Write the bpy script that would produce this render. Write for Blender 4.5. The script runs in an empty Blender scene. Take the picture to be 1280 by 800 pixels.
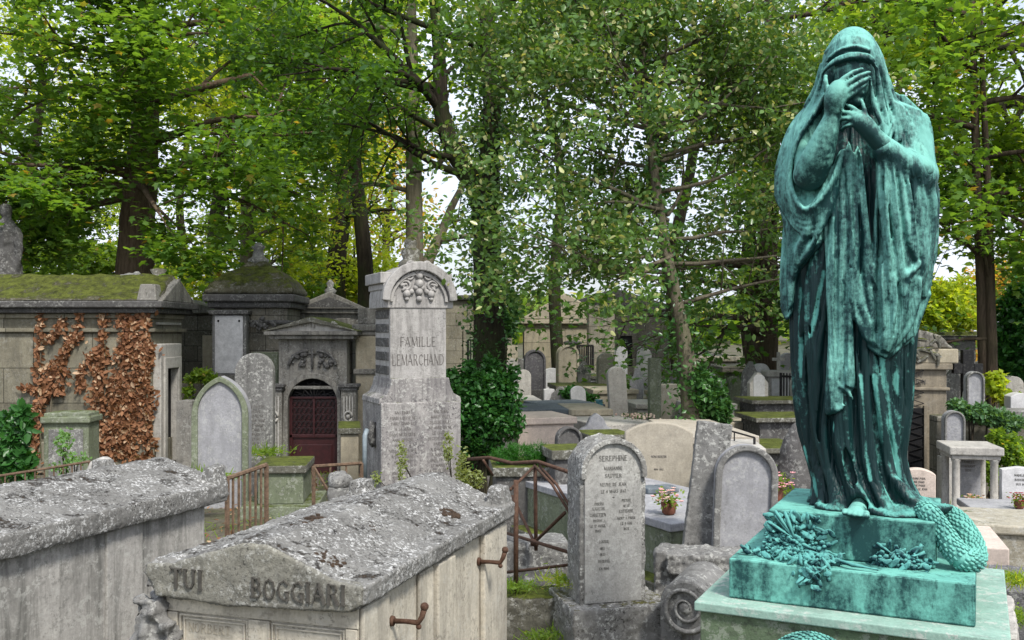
import bpy, bmesh, math, random
import numpy as np
from mathutils import Vector, Matrix
C = bpy.context.scene.collection
scene = bpy.context.scene
F = 1200.0; HY = 415.0; EYE = 2.0
R = math.radians
rng = np.random.default_rng(7)
random.seed(7)

# ------------------------------------------------------------------ objects
def tag(o, label=None, cat=None, group=None, kind=None):
    if label: o['label'] = label
    if cat: o['category'] = cat
    if group: o['group'] = group
    if kind: o['kind'] = kind
    return o
def thing(name, label, cat, loc=(0, 0, 0), rz=0.0, group=None, tilt=(0, 0)):
    o = bpy.data.objects.new(name, None); C.objects.link(o)
    o.empty_display_size = 0.1
    o.location = loc; o.rotation_euler = (R(tilt[0]), R(tilt[1]), R(rz))
    return tag(o, label, cat, group)
def link(name, me, m, parent=None):
    o = bpy.data.objects.new(name, me); C.objects.link(o)
    if m is not None: me.materials.append(m)
    if parent is not None: o.parent = parent
    return o
def W(px, py, D):
    return Vector(((px - 640) / F * D, D, EYE - (py - HY) / F * D))
def X(px, D): return (px - 640) / F * D
def Z(py, D): return EYE - (py - HY) / F * D
def gz(D):
    pts = [(-60, 0), (7, 0), (12, -.25), (17, -.5), (22, -.42), (30, .05), (45, .5), (90, 1.2), (900, 3)]
    for (a, b), (c, d) in zip(pts, pts[1:]):
        if D <= c: return b + (d - b) * max(0, (D - a)) / (c - a)
    return 3

class MB:
    def __init__(s): s.v = []; s.f = []
    def add(s, vs, fs, M=None):
        k = len(s.v)
        if M is not None: vs = [M @ Vector(v) for v in vs]
        s.v += [tuple(v) for v in vs]; s.f += [tuple(i + k for i in f) for f in fs]
        return s
    def box(s, x0, x1, y0, y1, z0, z1, M=None, tx=0, ty=0):
        # tx, ty: inset of the top
        vs = [(x0, y0, z0), (x1, y0, z0), (x1, y1, z0), (x0, y1, z0),
              (x0 + tx, y0 + ty, z1), (x1 - tx, y0 + ty, z1), (x1 - tx, y1 - ty, z1), (x0 + tx, y1 - ty, z1)]
        return s.add(vs, [(3, 2, 1, 0), (4, 5, 6, 7), (0, 1, 5, 4), (1, 2, 6, 5), (2, 3, 7, 6), (3, 0, 4, 7)], M)
    def prism(s, pts, y0, y1, M=None):
        # outline in x,z (counter-clockwise seen from -y) extruded along y
        n = len(pts)
        vs = [(x, y0, z) for x, z in pts] + [(x, y1, z) for x, z in pts]
        fs = [tuple(range(n)), tuple(range(2 * n - 1, n - 1, -1))]
        fs += [(i, i + n, (i + 1) % n + n, (i + 1) % n) for i in range(n)]
        return s.add(vs, fs, M)
    def plate(s, pts, z0, z1, M=None):
        n = len(pts)
        vs = [(x, y, z0) for x, y in pts] + [(x, y, z1) for x, y in pts]
        fs = [tuple(range(n - 1, -1, -1)), tuple(range(n, 2 * n))]
        fs += [(i, (i + 1) % n, (i + 1) % n + n, i + n) for i in range(n)]
        return s.add(vs, fs, M)
    def band(s, outer, inner, y0, y1, M=None):
        # open strip frame between two equal-length outlines (arch mouldings)
        n = len(outer)
        vs = [(x, y0, z) for x, z in outer] + [(x, y0, z) for x, z in inner] + [(x, y1, z) for x, z in outer] + [(x, y1, z) for x, z in inner]
        fs = []
        for i in range(n - 1):
            fs += [(i, i + 1, n + i + 1, n + i), (2 * n + i + 1, 2 * n + i, 3 * n + i, 3 * n + i + 1),
                   (i + 1, i, 2 * n + i, 2 * n + i + 1), (n + i, n + i + 1, 3 * n + i + 1, 3 * n + i)]
        fs += [(0, n, 3 * n, 2 * n), (n - 1, 3 * n - 1, 4 * n - 1, 2 * n - 1)]
        return s.add(vs, fs, M)
    def lathe(s, prof, n=20, M=None):
        vs = []; fs = []
        for r, z in prof:
            for i in range(n):
                a = 2 * math.pi * i / n; vs.append((r * math.cos(a), r * math.sin(a), z))
        for j in range(len(prof) - 1):
            for i in range(n):
                fs.append((j * n + i, j * n + (i + 1) % n, (j + 1) * n + (i + 1) % n, (j + 1) * n + i))
        fs.append(tuple(range(n - 1, -1, -1))); fs.append(tuple(range((len(prof) - 1) * n, len(prof) * n)))
        return s.add(vs, fs, M)
    def tube(s, pts, rad, n=8, M=None, jit=0.0):
        pts = [Vector(p) for p in pts]
        if not hasattr(rad, '__len__'): rad = [rad] * len(pts)
        vs = []; fs = []; up = None
        for i, p in enumerate(pts):
            d = (pts[min(i + 1, len(pts) - 1)] - pts[max(i - 1, 0)])
            if d.length < 1e-9: d = Vector((0, 0, 1))
            d.normalize()
            if up is None: up = d.orthogonal().normalized()
            up = (up - d * up.dot(d))
            if up.length < 1e-5: up = d.orthogonal()
            up.normalize(); w = d.cross(up)
            for k in range(n):
                a = 2 * math.pi * k / n; r = rad[i] * (1 + jit * random.uniform(-1, 1))
                vs.append(p + up * (r * math.cos(a)) + w * (r * math.sin(a)))
        for i in range(len(pts) - 1):
            for k in range(n):
                fs.append((i * n + k, i * n + (k + 1) % n, (i + 1) * n + (k + 1) % n, (i + 1) * n + k))
        fs.append(tuple(range(n - 1, -1, -1))); fs.append(tuple(range((len(pts) - 1) * n, len(pts) * n)))
        return s.add(vs, fs, M)
    def ball(s, c, r, n=10, M=None, sq=(1, 1, 1)):
        prof = [(max(1e-3, r * math.sin(math.pi * j / (n // 2 + 2))), -r * math.cos(math.pi * j / (n // 2 + 2))) for j in range(n // 2 + 3)]
        T = Matrix.Translation(c) @ Matrix.Diagonal((sq[0], sq[1], sq[2], 1))
        return s.lathe(prof, n, (M @ T) if M is not None else T)
    def build(s, name, m, parent=None, smooth=False, bevel=0.0, rough=None, seg=2):
        me = bpy.data.meshes.new(name); me.from_pydata([tuple(v) for v in s.v], [], s.f); me.update()
        o = link(name, me, m, parent)
        if smooth:
            me.polygons.foreach_set('use_smooth', [True] * len(me.polygons))
        if bevel:
            b = o.modifiers.new('bevel', 'BEVEL'); b.width = bevel; b.segments = seg; b.limit_method = 'ANGLE'; b.angle_limit = R(35)
        if rough: roughen(o, *rough)
        return o
_tex = {}
def cloud(size, depth=3, typ='CLOUDS'):
    k = (size, depth, typ)
    if k not in _tex:
        t = bpy.data.textures.new('noise', typ); t.noise_scale = size
        if typ == 'CLOUDS': t.noise_depth = depth
        _tex[k] = t
    return _tex[k]
def roughen(o, voxel, amt, size, amt2=0.0, size2=0.02):
    r = o.modifiers.new('remesh', 'REMESH'); r.mode = 'VOXEL'; r.voxel_size = voxel; r.use_smooth_shade = True
    sm = o.modifiers.new('smooth', 'SMOOTH'); sm.factor = .5; sm.iterations = 1
    d = o.modifiers.new('disp', 'DISPLACE'); d.texture = cloud(size); d.strength = amt; d.mid_level = .5; d.texture_coords = 'LOCAL'
    if amt2:
        d = o.modifiers.new('disp2', 'DISPLACE'); d.texture = cloud(size2, 2); d.strength = amt2; d.mid_level = .5; d.texture_coords = 'LOCAL'
def mesh_np(name, V, Fc, nper, m, parent=None, smooth=False):
    me = bpy.data.meshes.new(name)
    me.vertices.add(len(V)); me.vertices.foreach_set('co', np.ascontiguousarray(V, dtype=np.float32).ravel())
    nf = len(Fc) if Fc.ndim == 2 else len(Fc) // nper
    me.loops.add(nf * nper); me.loops.foreach_set('vertex_index', np.ascontiguousarray(Fc, dtype=np.int32).ravel())
    me.polygons.add(nf)
    me.polygons.foreach_set('loop_start', np.arange(0, nf * nper, nper, dtype=np.int32))
    me.polygons.foreach_set('loop_total', np.full(nf, nper, dtype=np.int32))
    if smooth: me.polygons.foreach_set('use_smooth', np.ones(nf, dtype=bool))
    me.update(calc_edges=True)
    return link(name, me, m, parent)

# ------------------------------------------------------------------ materials
def newmat(name):
    m = bpy.data.materials.new(name); m.use_nodes = True
    nt = m.node_tree; nt.nodes.clear()
    return m, nt
class N:
    def __init__(s, nt): s.nt = nt
    def n(s, t, **kw):
        o = s.nt.nodes.new(t)
        for k, v in kw.items(): setattr(o, k, v)
        return o
    def l(s, a, b): s.nt.links.new(a, b)
    def noise(s, co, scale, detail=4, rough=.6, dist=0.0):
        t = s.n('ShaderNodeTexNoise'); t.inputs['Scale'].default_value = scale; t.inputs['Detail'].default_value = detail
        t.inputs['Roughness'].default_value = rough; t.inputs['Distortion'].default_value = dist
        s.l(co, t.inputs['Vector']); return t.outputs['Fac']
    def voro(s, co, scale, feature='F1'):
        t = s.n('ShaderNodeTexVoronoi'); t.feature = feature; t.inputs['Scale'].default_value = scale
        s.l(co, t.inputs['Vector']); return t.outputs['Distance']
    def mapv(s, co, sc=(1, 1, 1), rot=(0, 0, 0), loc=(0, 0, 0)):
        t = s.n('ShaderNodeMapping'); t.inputs['Scale'].default_value = sc; t.inputs['Rotation'].default_value = rot; t.inputs['Location'].default_value = loc
        s.l(co, t.inputs['Vector']); return t.outputs[0]
    def ramp(s, fac, a, b, lo=0.0, hi=1.0):
        t = s.n('ShaderNodeMapRange'); t.inputs['From Min'].default_value = a; t.inputs['From Max'].default_value = b
        t.inputs['To Min'].default_value = lo; t.inputs['To Max'].default_value = hi
        s.l(fac, t.inputs['Value']); return t.outputs[0]
    def mix(s, fac, a, b, typ='MIX'):
        t = s.n('ShaderNodeMix'); t.data_type = 'RGBA'; t.blend_type = typ
        for v, i in ((fac, 0), (a, 6), (b, 7)):
            if isinstance(v, (int, float)): t.inputs[i].default_value = v
            elif isinstance(v, (tuple, list)): t.inputs[i].default_value = (*v[:3], 1)
            else: s.l(v, t.inputs[i])
        return t.outputs[2]
    def math(s, op, a, b=0.0):
        t = s.n('ShaderNodeMath'); t.operation = op
        for v, i in ((a, 0), (b, 1)):
            if isinstance(v, (int, float)): t.inputs[i].default_value = v
            else: s.l(v, t.inputs[i])
        return t.outputs[0]
    def bump(s, h, strength, dist=.02, prev=None):
        t = s.n('ShaderNodeBump'); t.inputs['Strength'].default_value = strength; t.inputs['Distance'].default_value = dist
        s.l(h, t.inputs['Height'])
        if prev is not None: s.l(prev, t.inputs['Normal'])
        return t.outputs[0]
    def out(s, col, rough, nrm=None, spec=.4, metal=0.0):
        b = s.n('ShaderNodeBsdfPrincipled'); o = s.n('ShaderNodeOutputMaterial')
        if isinstance(col, (tuple, list)): b.inputs['Base Color'].default_value = (*col[:3], 1)
        else: s.l(col, b.inputs['Base Color'])
        if isinstance(rough, (int, float)): b.inputs['Roughness'].default_value = rough
        else: s.l(rough, b.inputs['Roughness'])
        b.inputs['Specular IOR Level'].default_value = spec; b.inputs['Metallic'].default_value = metal
        if nrm is not None: s.l(nrm, b.inputs['Normal'])
        s.l(b.outputs[0], o.inputs[0]); return b
def stone(name, c1, c2, dark=(.035, .033, .03), streak=.5, lichen=.25, pit=.3, moss=.0, sc=1.0, bump=.5, mosscol=(.075, .095, .015), joints=None, liccol=(.5, .5, .46), fine=1.0):
    """weathered stone: two base tones, rain streaks, pale lichen, black crust spots, moss on ledges"""
    m, nt = newmat(name); g = N(nt)
    tc = g.n('ShaderNodeTexCoord').outputs['Object']
    oi = g.n('ShaderNodeObjectInfo')
    add = g.n('ShaderNodeVectorMath'); add.operation = 'ADD'; sc_ = g.n('ShaderNodeVectorMath'); sc_.operation = 'SCALE'; sc_.inputs['Scale'].default_value = 37.0
    cmb = g.n('ShaderNodeCombineXYZ'); g.l(oi.outputs['Random'], cmb.inputs[0]); g.l(oi.outputs['Random'], cmb.inputs[1]); g.l(cmb.outputs[0], sc_.inputs[0])
    g.l(tc, add.inputs[0]); g.l(sc_.outputs[0], add.inputs[1]); co = add.outputs[0]
    big = g.noise(co, 1.6 * sc, 6, .65); mid = g.noise(co, 9 * sc, 6, .7); fin = g.noise(co, 60 * sc * fine, 4, .7)
    col = g.mix(g.ramp(big, .35, .65), c1, c2)
    col = g.mix(g.ramp(mid, .35, .7, 0, .8), col, tuple(x * .55 for x in c1))
    col = g.mix(g.ramp(fin, .35, .65, .45, 0), col, tuple(x * .45 for x in c1))
    if streak:
        st = g.noise(g.mapv(co, (7 * sc, 7 * sc, .7 * sc)), 1.0, 5, .7, .6)
        col = g.mix(g.math('MULTIPLY', g.ramp(st, .46, .7), streak), col, dark)
    if lichen:
        lv = g.noise(g.mapv(co, (1, 1, 1), loc=(5, 3, 1)), 22 * sc * fine, 5, .75)
        lm = g.noise(g.mapv(co, loc=(9, 1, 4)), 4.5 * sc, 5, .75)
        f = g.math('MULTIPLY', g.ramp(lv, .525, .56), g.ramp(lm, .44, .56, .12, 1))
        col = g.mix(g.math('MULTIPLY', f, min(1, lichen * 2)), col, liccol)
    if pit:
        pv = g.noise(g.mapv(co, loc=(2, 7, 3)), 34 * sc * fine, 4, .75); pm = g.noise(g.mapv(co, loc=(4, 2, 8)), 3.2 * sc, 4, .6)
        f = g.math('MULTIPLY', g.ramp(pv, .55, .59), g.ramp(pm, .38, .6))
        col = g.mix(g.math('MULTIPLY', f, min(1, pit * 2)), col, dark)
    h = g.math('ADD', g.math('MULTIPLY', mid, .6), g.math('MULTIPLY', fin, .4))
    if joints:
        br = g.n('ShaderNodeTexBrick'); br.inputs['Scale'].default_value = 1.0
        br.inputs['Brick Width'].default_value = joints[0]; br.inputs['Row Height'].default_value = joints[1]; br.inputs['Mortar Size'].default_value = .008
        br.inputs['Mortar Smooth'].default_value = .3; br.inputs['Bias'].default_value = -.2
        br.inputs['Color1'].default_value = (1, 1, 1, 1); br.inputs['Color2'].default_value = (.72, .72, .7, 1); br.inputs['Mortar'].default_value = (.25, .25, .24, 1)
        # project x+y, z
        sp = g.n('ShaderNodeSeparateXYZ'); g.l(tc, sp.inputs[0]); cb = g.n('ShaderNodeCombineXYZ')
        g.l(g.math('ADD', sp.outputs[0], sp.outputs[1]), cb.inputs[0]); g.l(sp.outputs[2], cb.inputs[1]); g.l(cb.outputs[0], br.inputs['Vector'])
        col = g.mix(1.0, col, br.outputs['Color'], 'MULTIPLY')
        h = g.math('SUBTRACT', h, g.math('MULTIPLY', br.outputs['Fac'], 1.2))
    if moss:
        geo = g.n('ShaderNodeNewGeometry'); sp = g.n('ShaderNodeSeparateXYZ'); g.l(geo.outputs['Normal'], sp.inputs[0])
        mn = g.noise(g.mapv(co, loc=(1, 8, 5)), 3.5 * sc, 8, .85)
        f = g.math('ADD', g.math('MULTIPLY', sp.outputs[2], .35), g.math('ADD', mn, (moss - .5) * .55))
        f = g.ramp(f, .70, .78)
        mc = g.mix(g.ramp(g.noise(co, 7 * sc, 7, .85), .38, .62), tuple(x * .3 for x in mosscol), tuple(x * 1.25 for x in mosscol))
        col = g.mix(f, col, mc)
        h = g.math('ADD', h, g.math('MULTIPLY', g.math('MULTIPLY', f, g.noise(co, 50 * sc, 3, .8)), 1.2))
    g.out(col, .88, g.bump(h, bump, .015 / sc), .25)
    return m
def simple(name, c, rough=.5, var=.3, sc=8, metal=0, spec=.4, bump=.15, c2=None):
    m, nt = newmat(name); g = N(nt); co = g.n('ShaderNodeTexCoord').outputs['Object']
    f = g.noise(co, sc, 5, .7)
    col = g.mix(g.ramp(f, .35, .65), tuple(x * (1 - var) for x in c), c2 or tuple(min(1, x * (1 + var)) for x in c))
    g.out(col, rough, g.bump(g.noise(co, sc * 6, 4, .7), bump, .01), spec, metal); return m
def leafmat(name, c1, c2, c3=None, frac=.0, trans=.45, rough=.45):
    m, nt = newmat(name); g = N(nt)
    geo = g.n('ShaderNodeNewGeometry'); r = geo.outputs['Random Per Island']
    col = g.mix(r, c1, c2)
    co = g.n('ShaderNodeTexCoord').outputs['Object']
    col = g.mix(g.ramp(g.noise(co, .55, 4, .6), .38, .62), col, tuple((a * .35 + b * .65) * .8 for a, b in zip(c1, c2)))
    if c3 is not None:
        fr = g.n('ShaderNodeMath'); fr.operation = 'FRACT'; g.l(g.math('MULTIPLY', r, 17.31), fr.inputs[0])
        col = g.mix(g.ramp(fr.outputs[0], 1 - frac, 1 - frac + .02), col, c3)
    b = g.n('ShaderNodeBsdfPrincipled'); b.inputs['Roughness'].default_value = rough; b.inputs['Specular IOR Level'].default_value = .35
    t = g.n('ShaderNodeBsdfTranslucent'); mx = g.n('ShaderNodeMixShader'); o = g.n('ShaderNodeOutputMaterial')
    g.l(col, b.inputs['Base Color']); tcol = g.mix(1.0, col, (2.1, 1.9, .6), 'MULTIPLY'); g.l(tcol, t.inputs[0])
    mx.inputs[0].default_value = trans; g.l(b.outputs[0], mx.inputs[1]); g.l(t.outputs[0], mx.inputs[2]); g.l(mx.outputs[0], o.inputs[0])
    return m
def bronze(name, light, dark, amount, spots=.3, wash=.5, pleat=0.0, attr=None):
    """verdigris bronze: pale copper salts in vertical runs over dark metal"""
    m, nt = newmat(name); g = N(nt); co = g.n('ShaderNodeTexCoord').outputs['Object']
    a = g.noise(g.mapv(co, (7.5, 7.5, 1.1)), 1.0, 6, .66, .8)
    b = g.noise(g.mapv(co, (1, 1, .6), loc=(3, 1, 2)), 5, 6, .7)
    c = g.noise(co, 45, 5, .75)
    f = g.math('ADD', g.math('MULTIPLY', a, .55), g.math('MULTIPLY', b, .45))
    f = g.math('ADD', f, g.math('MULTIPLY', g.math('SUBTRACT', c, .5), .35))
    geo = g.n('ShaderNodeNewGeometry'); sp = g.n('ShaderNodeSeparateXYZ'); g.l(geo.outputs['Normal'], sp.inputs[0])
    f = g.math('ADD', f, g.math('MULTIPLY', sp.outputs[2], wash * .2))
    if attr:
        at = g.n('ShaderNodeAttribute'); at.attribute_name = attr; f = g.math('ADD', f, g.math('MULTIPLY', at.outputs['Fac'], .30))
    f = g.ramp(f, .62 - amount * .3, .74 - amount * .22)
    lc = g.mix(g.ramp(g.noise(g.mapv(co, loc=(7, 7, 1)), 7, 5, .7), .3, .7), light, (light[0] * .55 + .02, light[1] * .72, light[2] * .72))
    col = g.mix(f, dark, lc)
    s = g.noise(g.mapv(co, (26, 26, 9), loc=(1, 4, 9)), 1.0, 6, .8)
    col = g.mix(g.math('MULTIPLY', g.ramp(s, .56, .68), spots), col, (dark[0] * 1.6, dark[1] * 1.3, dark[2] * 1.2))
    rr = g.ramp(f, 0, 1, .5, .75)
    h = g.math('ADD', g.math('MULTIPLY', c, .5), g.math('MULTIPLY', a, .5))
    nb = g.bump(h, .35, .006)
    if pleat:
        pv = g.noise(g.mapv(co, (15, 15, 1.6), loc=(2, 5, 7)), 1.0, 3, .55, .5)
        nb = g.bump(g.math('ABSOLUTE', g.math('SUBTRACT', pv, .5)), pleat, .09, nb)
    bs = g.out(col, rr, nb, .28); return m

# ------------------------------------------------------------------ lettering (cut serif capitals drawn as strokes)
_L = {
 'A': [((0, 0), (.32, 1)), ((.32, 1), (.66, 0), 2), ((.12, .36), (.52, .36))],
 'B': [((.1, 0), (.1, 1), 2), ((.1, 1), (.4, .97), (.5, .77), (.4, .56), (.1, .53)), ((.1, .53), (.45, .5), (.58, .27), (.45, .04), (.1, 0))],
 'C': [((.62, .82), (.42, 1), (.16, .85), (.05, .5), (.16, .15), (.42, 0), (.62, .16))],
 'D': [((.1, 0), (.1, 1), 2), ((.1, 1), (.4, .95), (.62, .72), (.62, .28), (.4, .05), (.1, 0))],
 'E': [((.1, 0), (.1, 1), 2), ((.1, 1), (.52, 1)), ((.1, .52), (.42, .52)), ((.1, 0), (.54, 0))],
 'F': [((.1, 0), (.1, 1), 2), ((.1, 1), (.52, 1)), ((.1, .52), (.42, .52))],
 'G': [((.62, .82), (.42, 1), (.16, .85), (.05, .5), (.16, .15), (.42, 0), (.62, .14)), ((.6, .0), (.6, .42), 2), ((.46, .42), (.68, .42))],
 'H': [((.1, 0), (.1, 1), 2), ((.6, 0), (.6, 1), 2), ((.1, .52), (.6, .52))],
 'I': [((.12, 0), (.12, 1), 2), ((.02, 0), (.22, 0)), ((.02, 1), (.22, 1))],
 'L': [((.1, 0), (.1, 1), 2), ((.1, 0), (.52, 0)), ((.52, 0), (.52, .16))],
 'M': [((.06, 0), (.1, 1)), ((.1, 1), (.42, .1), 2), ((.42, .1), (.74, 1)), ((.74, 1), (.8, 0), 2)],
 'N': [((.08, 0), (.08, 1)), ((.08, 1), (.6, 0), 2), ((.6, 0), (.6, 1))],
 'O': [((.34, 1), (.14, .86), (.05, .5), (.14, .14), (.34, 0), (.55, .14), (.64, .5), (.55, .86), (.34, 1))],
 'P': [((.1, 0), (.1, 1), 2), ((.1, 1), (.42, .97), (.54, .74), (.42, .5), (.1, .47))],
 'R': [((.1, 0), (.1, 1), 2), ((.1, 1), (.42, .97), (.52, .76), (.4, .54), (.1, .51)), ((.34, .52), (.62, 0), 2)],
 'S': [((.52, .84), (.34, 1), (.12, .88), (.14, .64), (.42, .42), (.5, .2), (.32, 0), (.06, .14))],
 'T': [((.3, 0), (.3, 1), 2), ((0, 1), (.6, 1)), ((0, 1), (0, .86)), ((.6, 1), (.6, .86))],
 'U': [((.08, 1), (.08, .3), (.2, .04), (.42, .04), (.56, .3), (.56, 1)), ((0, 1), (.17, 1)), ((.47, 1), (.66, 1))],
 'V': [((0, 1), (.3, 0), 2), ((.3, 0), (.6, 1))],
 'Q': [((.34, 1), (.14, .86), (.05, .5), (.14, .14), (.34, 0), (.55, .14), (.64, .5), (.55, .86), (.34, 1)), ((.4, .2), (.68, -.1))],
 'J': [((.3, 1), (.3, .2), (.2, 0), (0, .05))], 'Z': [((.02, 1), (.55, 1)), ((.55, 1), (.02, 0), 2), ((.02, 0), (.57, 0))],
 'X': [((0, 1), (.6, 0), 2), ((.6, 1), (0, 0))], 'Y': [((0, 1), (.3, .5)), ((.6, 1), (.3, .5)), ((.3, .5), (.3, 0), 2)],
 '1': [((.1, .8), (.25, 1)), ((.25, 1), (.25, 0), 2)], '8': [((.3, 1), (.1, .8), (.3, .55), (.52, .25), (.3, 0), (.08, .25), (.3, .55), (.5, .8), (.3, 1))],
 '9': [((.52, .7), (.3, .5), (.08, .72), (.3, 1), (.52, .75), (.45, .2), (.15, 0))], '6': [((.5, .9), (.2, .7), (.08, .3), (.3, 0), (.52, .28), (.3, .5), (.1, .35))],
 '7': [((.02, 1), (.55, 1)), ((.55, 1), (.2, 0), 2)], '2': [((.05, .8), (.3, 1), (.52, .75), (.05, 0), (.56, 0))], '4': [((.4, 0), (.4, 1), 2), ((.4, 1), (.02, .3), (.58, .3))], '5': [((.5, 1), (.12, 1), (.1, .6), (.4, .6), (.5, .3), (.3, 0), (.05, .1))], '0': [((.3, 1), (.08, .5), (.3, 0), (.52, .5), (.3, 1))], '3': [((.05, .9), (.3, 1), (.48, .78), (.25, .52), (.52, .25), (.3, 0), (.05, .1))],
}
def lw(ch):
    if ch == ' ': return .45
    return max(p[0] for st in _L.get(ch, []) for p in st if isinstance(p, tuple)) + .17 if ch in _L else .35
def lettering(mb, text, cx, y, z, h, depth=.004, weight=.1, M=None, spread=1.0):
    """text centred on cx in the x,z plane at front y (facing -y)"""
    tot = sum(lw(c) for c in text) * h * spread; x = cx - tot / 2
    for ch in text:
        for st in _L.get(ch, []):
            th = weight * .6
            pts = list(st)
            if not isinstance(pts[-1], tuple): th = weight * 1.25; pts = pts[:-1]
            for (ax, az), (bx, bz) in zip(pts, pts[1:]):
                dx, dz = bx - ax, bz - az; L = math.hypot(dx, dz)
                if L < 1e-6: continue
                t2 = th * (.7 + .6 * abs(dz) / L) / 2 if len(pts) > 2 else th / 2
                nx, nz = -dz / L * t2, dx / L * t2; ex, ez = dx / L * t2 * .6, dz / L * t2 * .6
                q = [(ax - ex + nx, az - ez + nz), (ax - ex - nx, az - ez - nz), (bx + ex - nx, bz + ez - nz), (bx + ex + nx, bz + ez + nz)]
                q = [(x + a * h * spread, z + b * h) for a, b in q]
                mb.prism(q, y - depth, y + .001, M)
        x += lw(ch) * h * spread
    return mb
def arch(w, h, n=16, x0=0.0, z0=0.0, spring=None, pointed=0.0, seg=None):
    """outline of an arched slab, counter-clockwise from bottom left.. bottom right up and over"""
    r = w / 2
    if pointed:
        rp = r * (1 + pointed); top = math.sqrt(rp * rp - (rp - r) ** 2); zs = h - top; pts = [(-r, 0), (r, 0)]
        a1 = math.acos((rp - r) / rp)
        for i in range(n + 1):
            a = a1 * i / n; pts.append((r - rp + rp * math.cos(a), zs + rp * math.sin(a)))
        for i in range(n + 1):
            a = a1 * (1 - i / n); pts.append((-r + rp - rp * math.cos(a), zs + rp * math.sin(a)))
    elif seg:
        pts = [(-r, 0), (r, 0)]; Rr = (r * r + seg * seg) / (2 * seg); a1 = math.asin(min(1, r / Rr))
        for i in range(n + 1):
            a = a1 - 2 * a1 * i / n; pts.append((Rr * math.sin(a), h - Rr + Rr * math.cos(a)))
    else:
        pts = [(-r, 0), (r, 0)]
        for i in range(n + 1):
            a = math.pi * i / n; pts.append((r * math.cos(a), h - r + r * math.sin(a)))
    return [(x0 + x, z0 + z) for x, z in pts]
# ------------------------------------------------------------------ shared materials
M_bronze_l = bronze('verdigris_pale', (.20, .50, .43), (.006, .036, .038), .62, .75, 1.3, .5)
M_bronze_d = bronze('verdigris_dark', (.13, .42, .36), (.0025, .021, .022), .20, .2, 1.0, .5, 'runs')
M_bronze_f = bronze('verdigris_flesh', (.20, .50, .42), (.008, .042, .042), .60, .6, 1.1)
M_bronze_p = bronze('verdigris_block', (.17, .48, .40), (.012, .055, .055), .60, 1.0, .5)
M_bronze_s = bronze('verdigris_spray', (.12, .40, .36), (.006, .035, .045), .6, .4, .9)

# ------------------------------------------------------------------ statue, sculpted as a signed distance field
SC = np.array([1.512, 4.184]); SL = float(np.hypot(*SC)); SV = SC / SL; SU = np.array([SV[1], -SV[0]])
def q(px, py, t=0.0):
    dx, dz = (px - 640) / F, (HY - py) / F
    k = (SL + t) / (dx * SV[0] + SV[1])
    P = np.array([dx * k, k]) - SC
    return np.array([P @ SU, t, EYE + dz * k])
VOX = .0058
gs = np.arange(-.43, .46, VOX, dtype=np.float32); gt = np.arange(-.44, .30, VOX, dtype=np.float32); gzz = np.arange(1.235, 3.40, VOX, dtype=np.float32)
def lerp_tab(zs, tab):
    """tab rows: py, L, R, depth half, t centre -> arrays by z (at t = centre)"""
    rows = []
    for py, L, Rr, b, tc in tab:
        a0, a1 = q(L, py, tc), q(Rr, py, tc); rows.append(((a0[2] + a1[2]) / 2, (a0[0] + a1[0]) / 2, (a1[0] - a0[0]) / 2, b, tc))
    rows.sort(); A = np.array(rows)
    return [np.interp(zs, A[:, 0], A[:, k]).astype(np.float32) for k in (1, 2, 3, 4)], A[0, 0], A[-1, 0]
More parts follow.
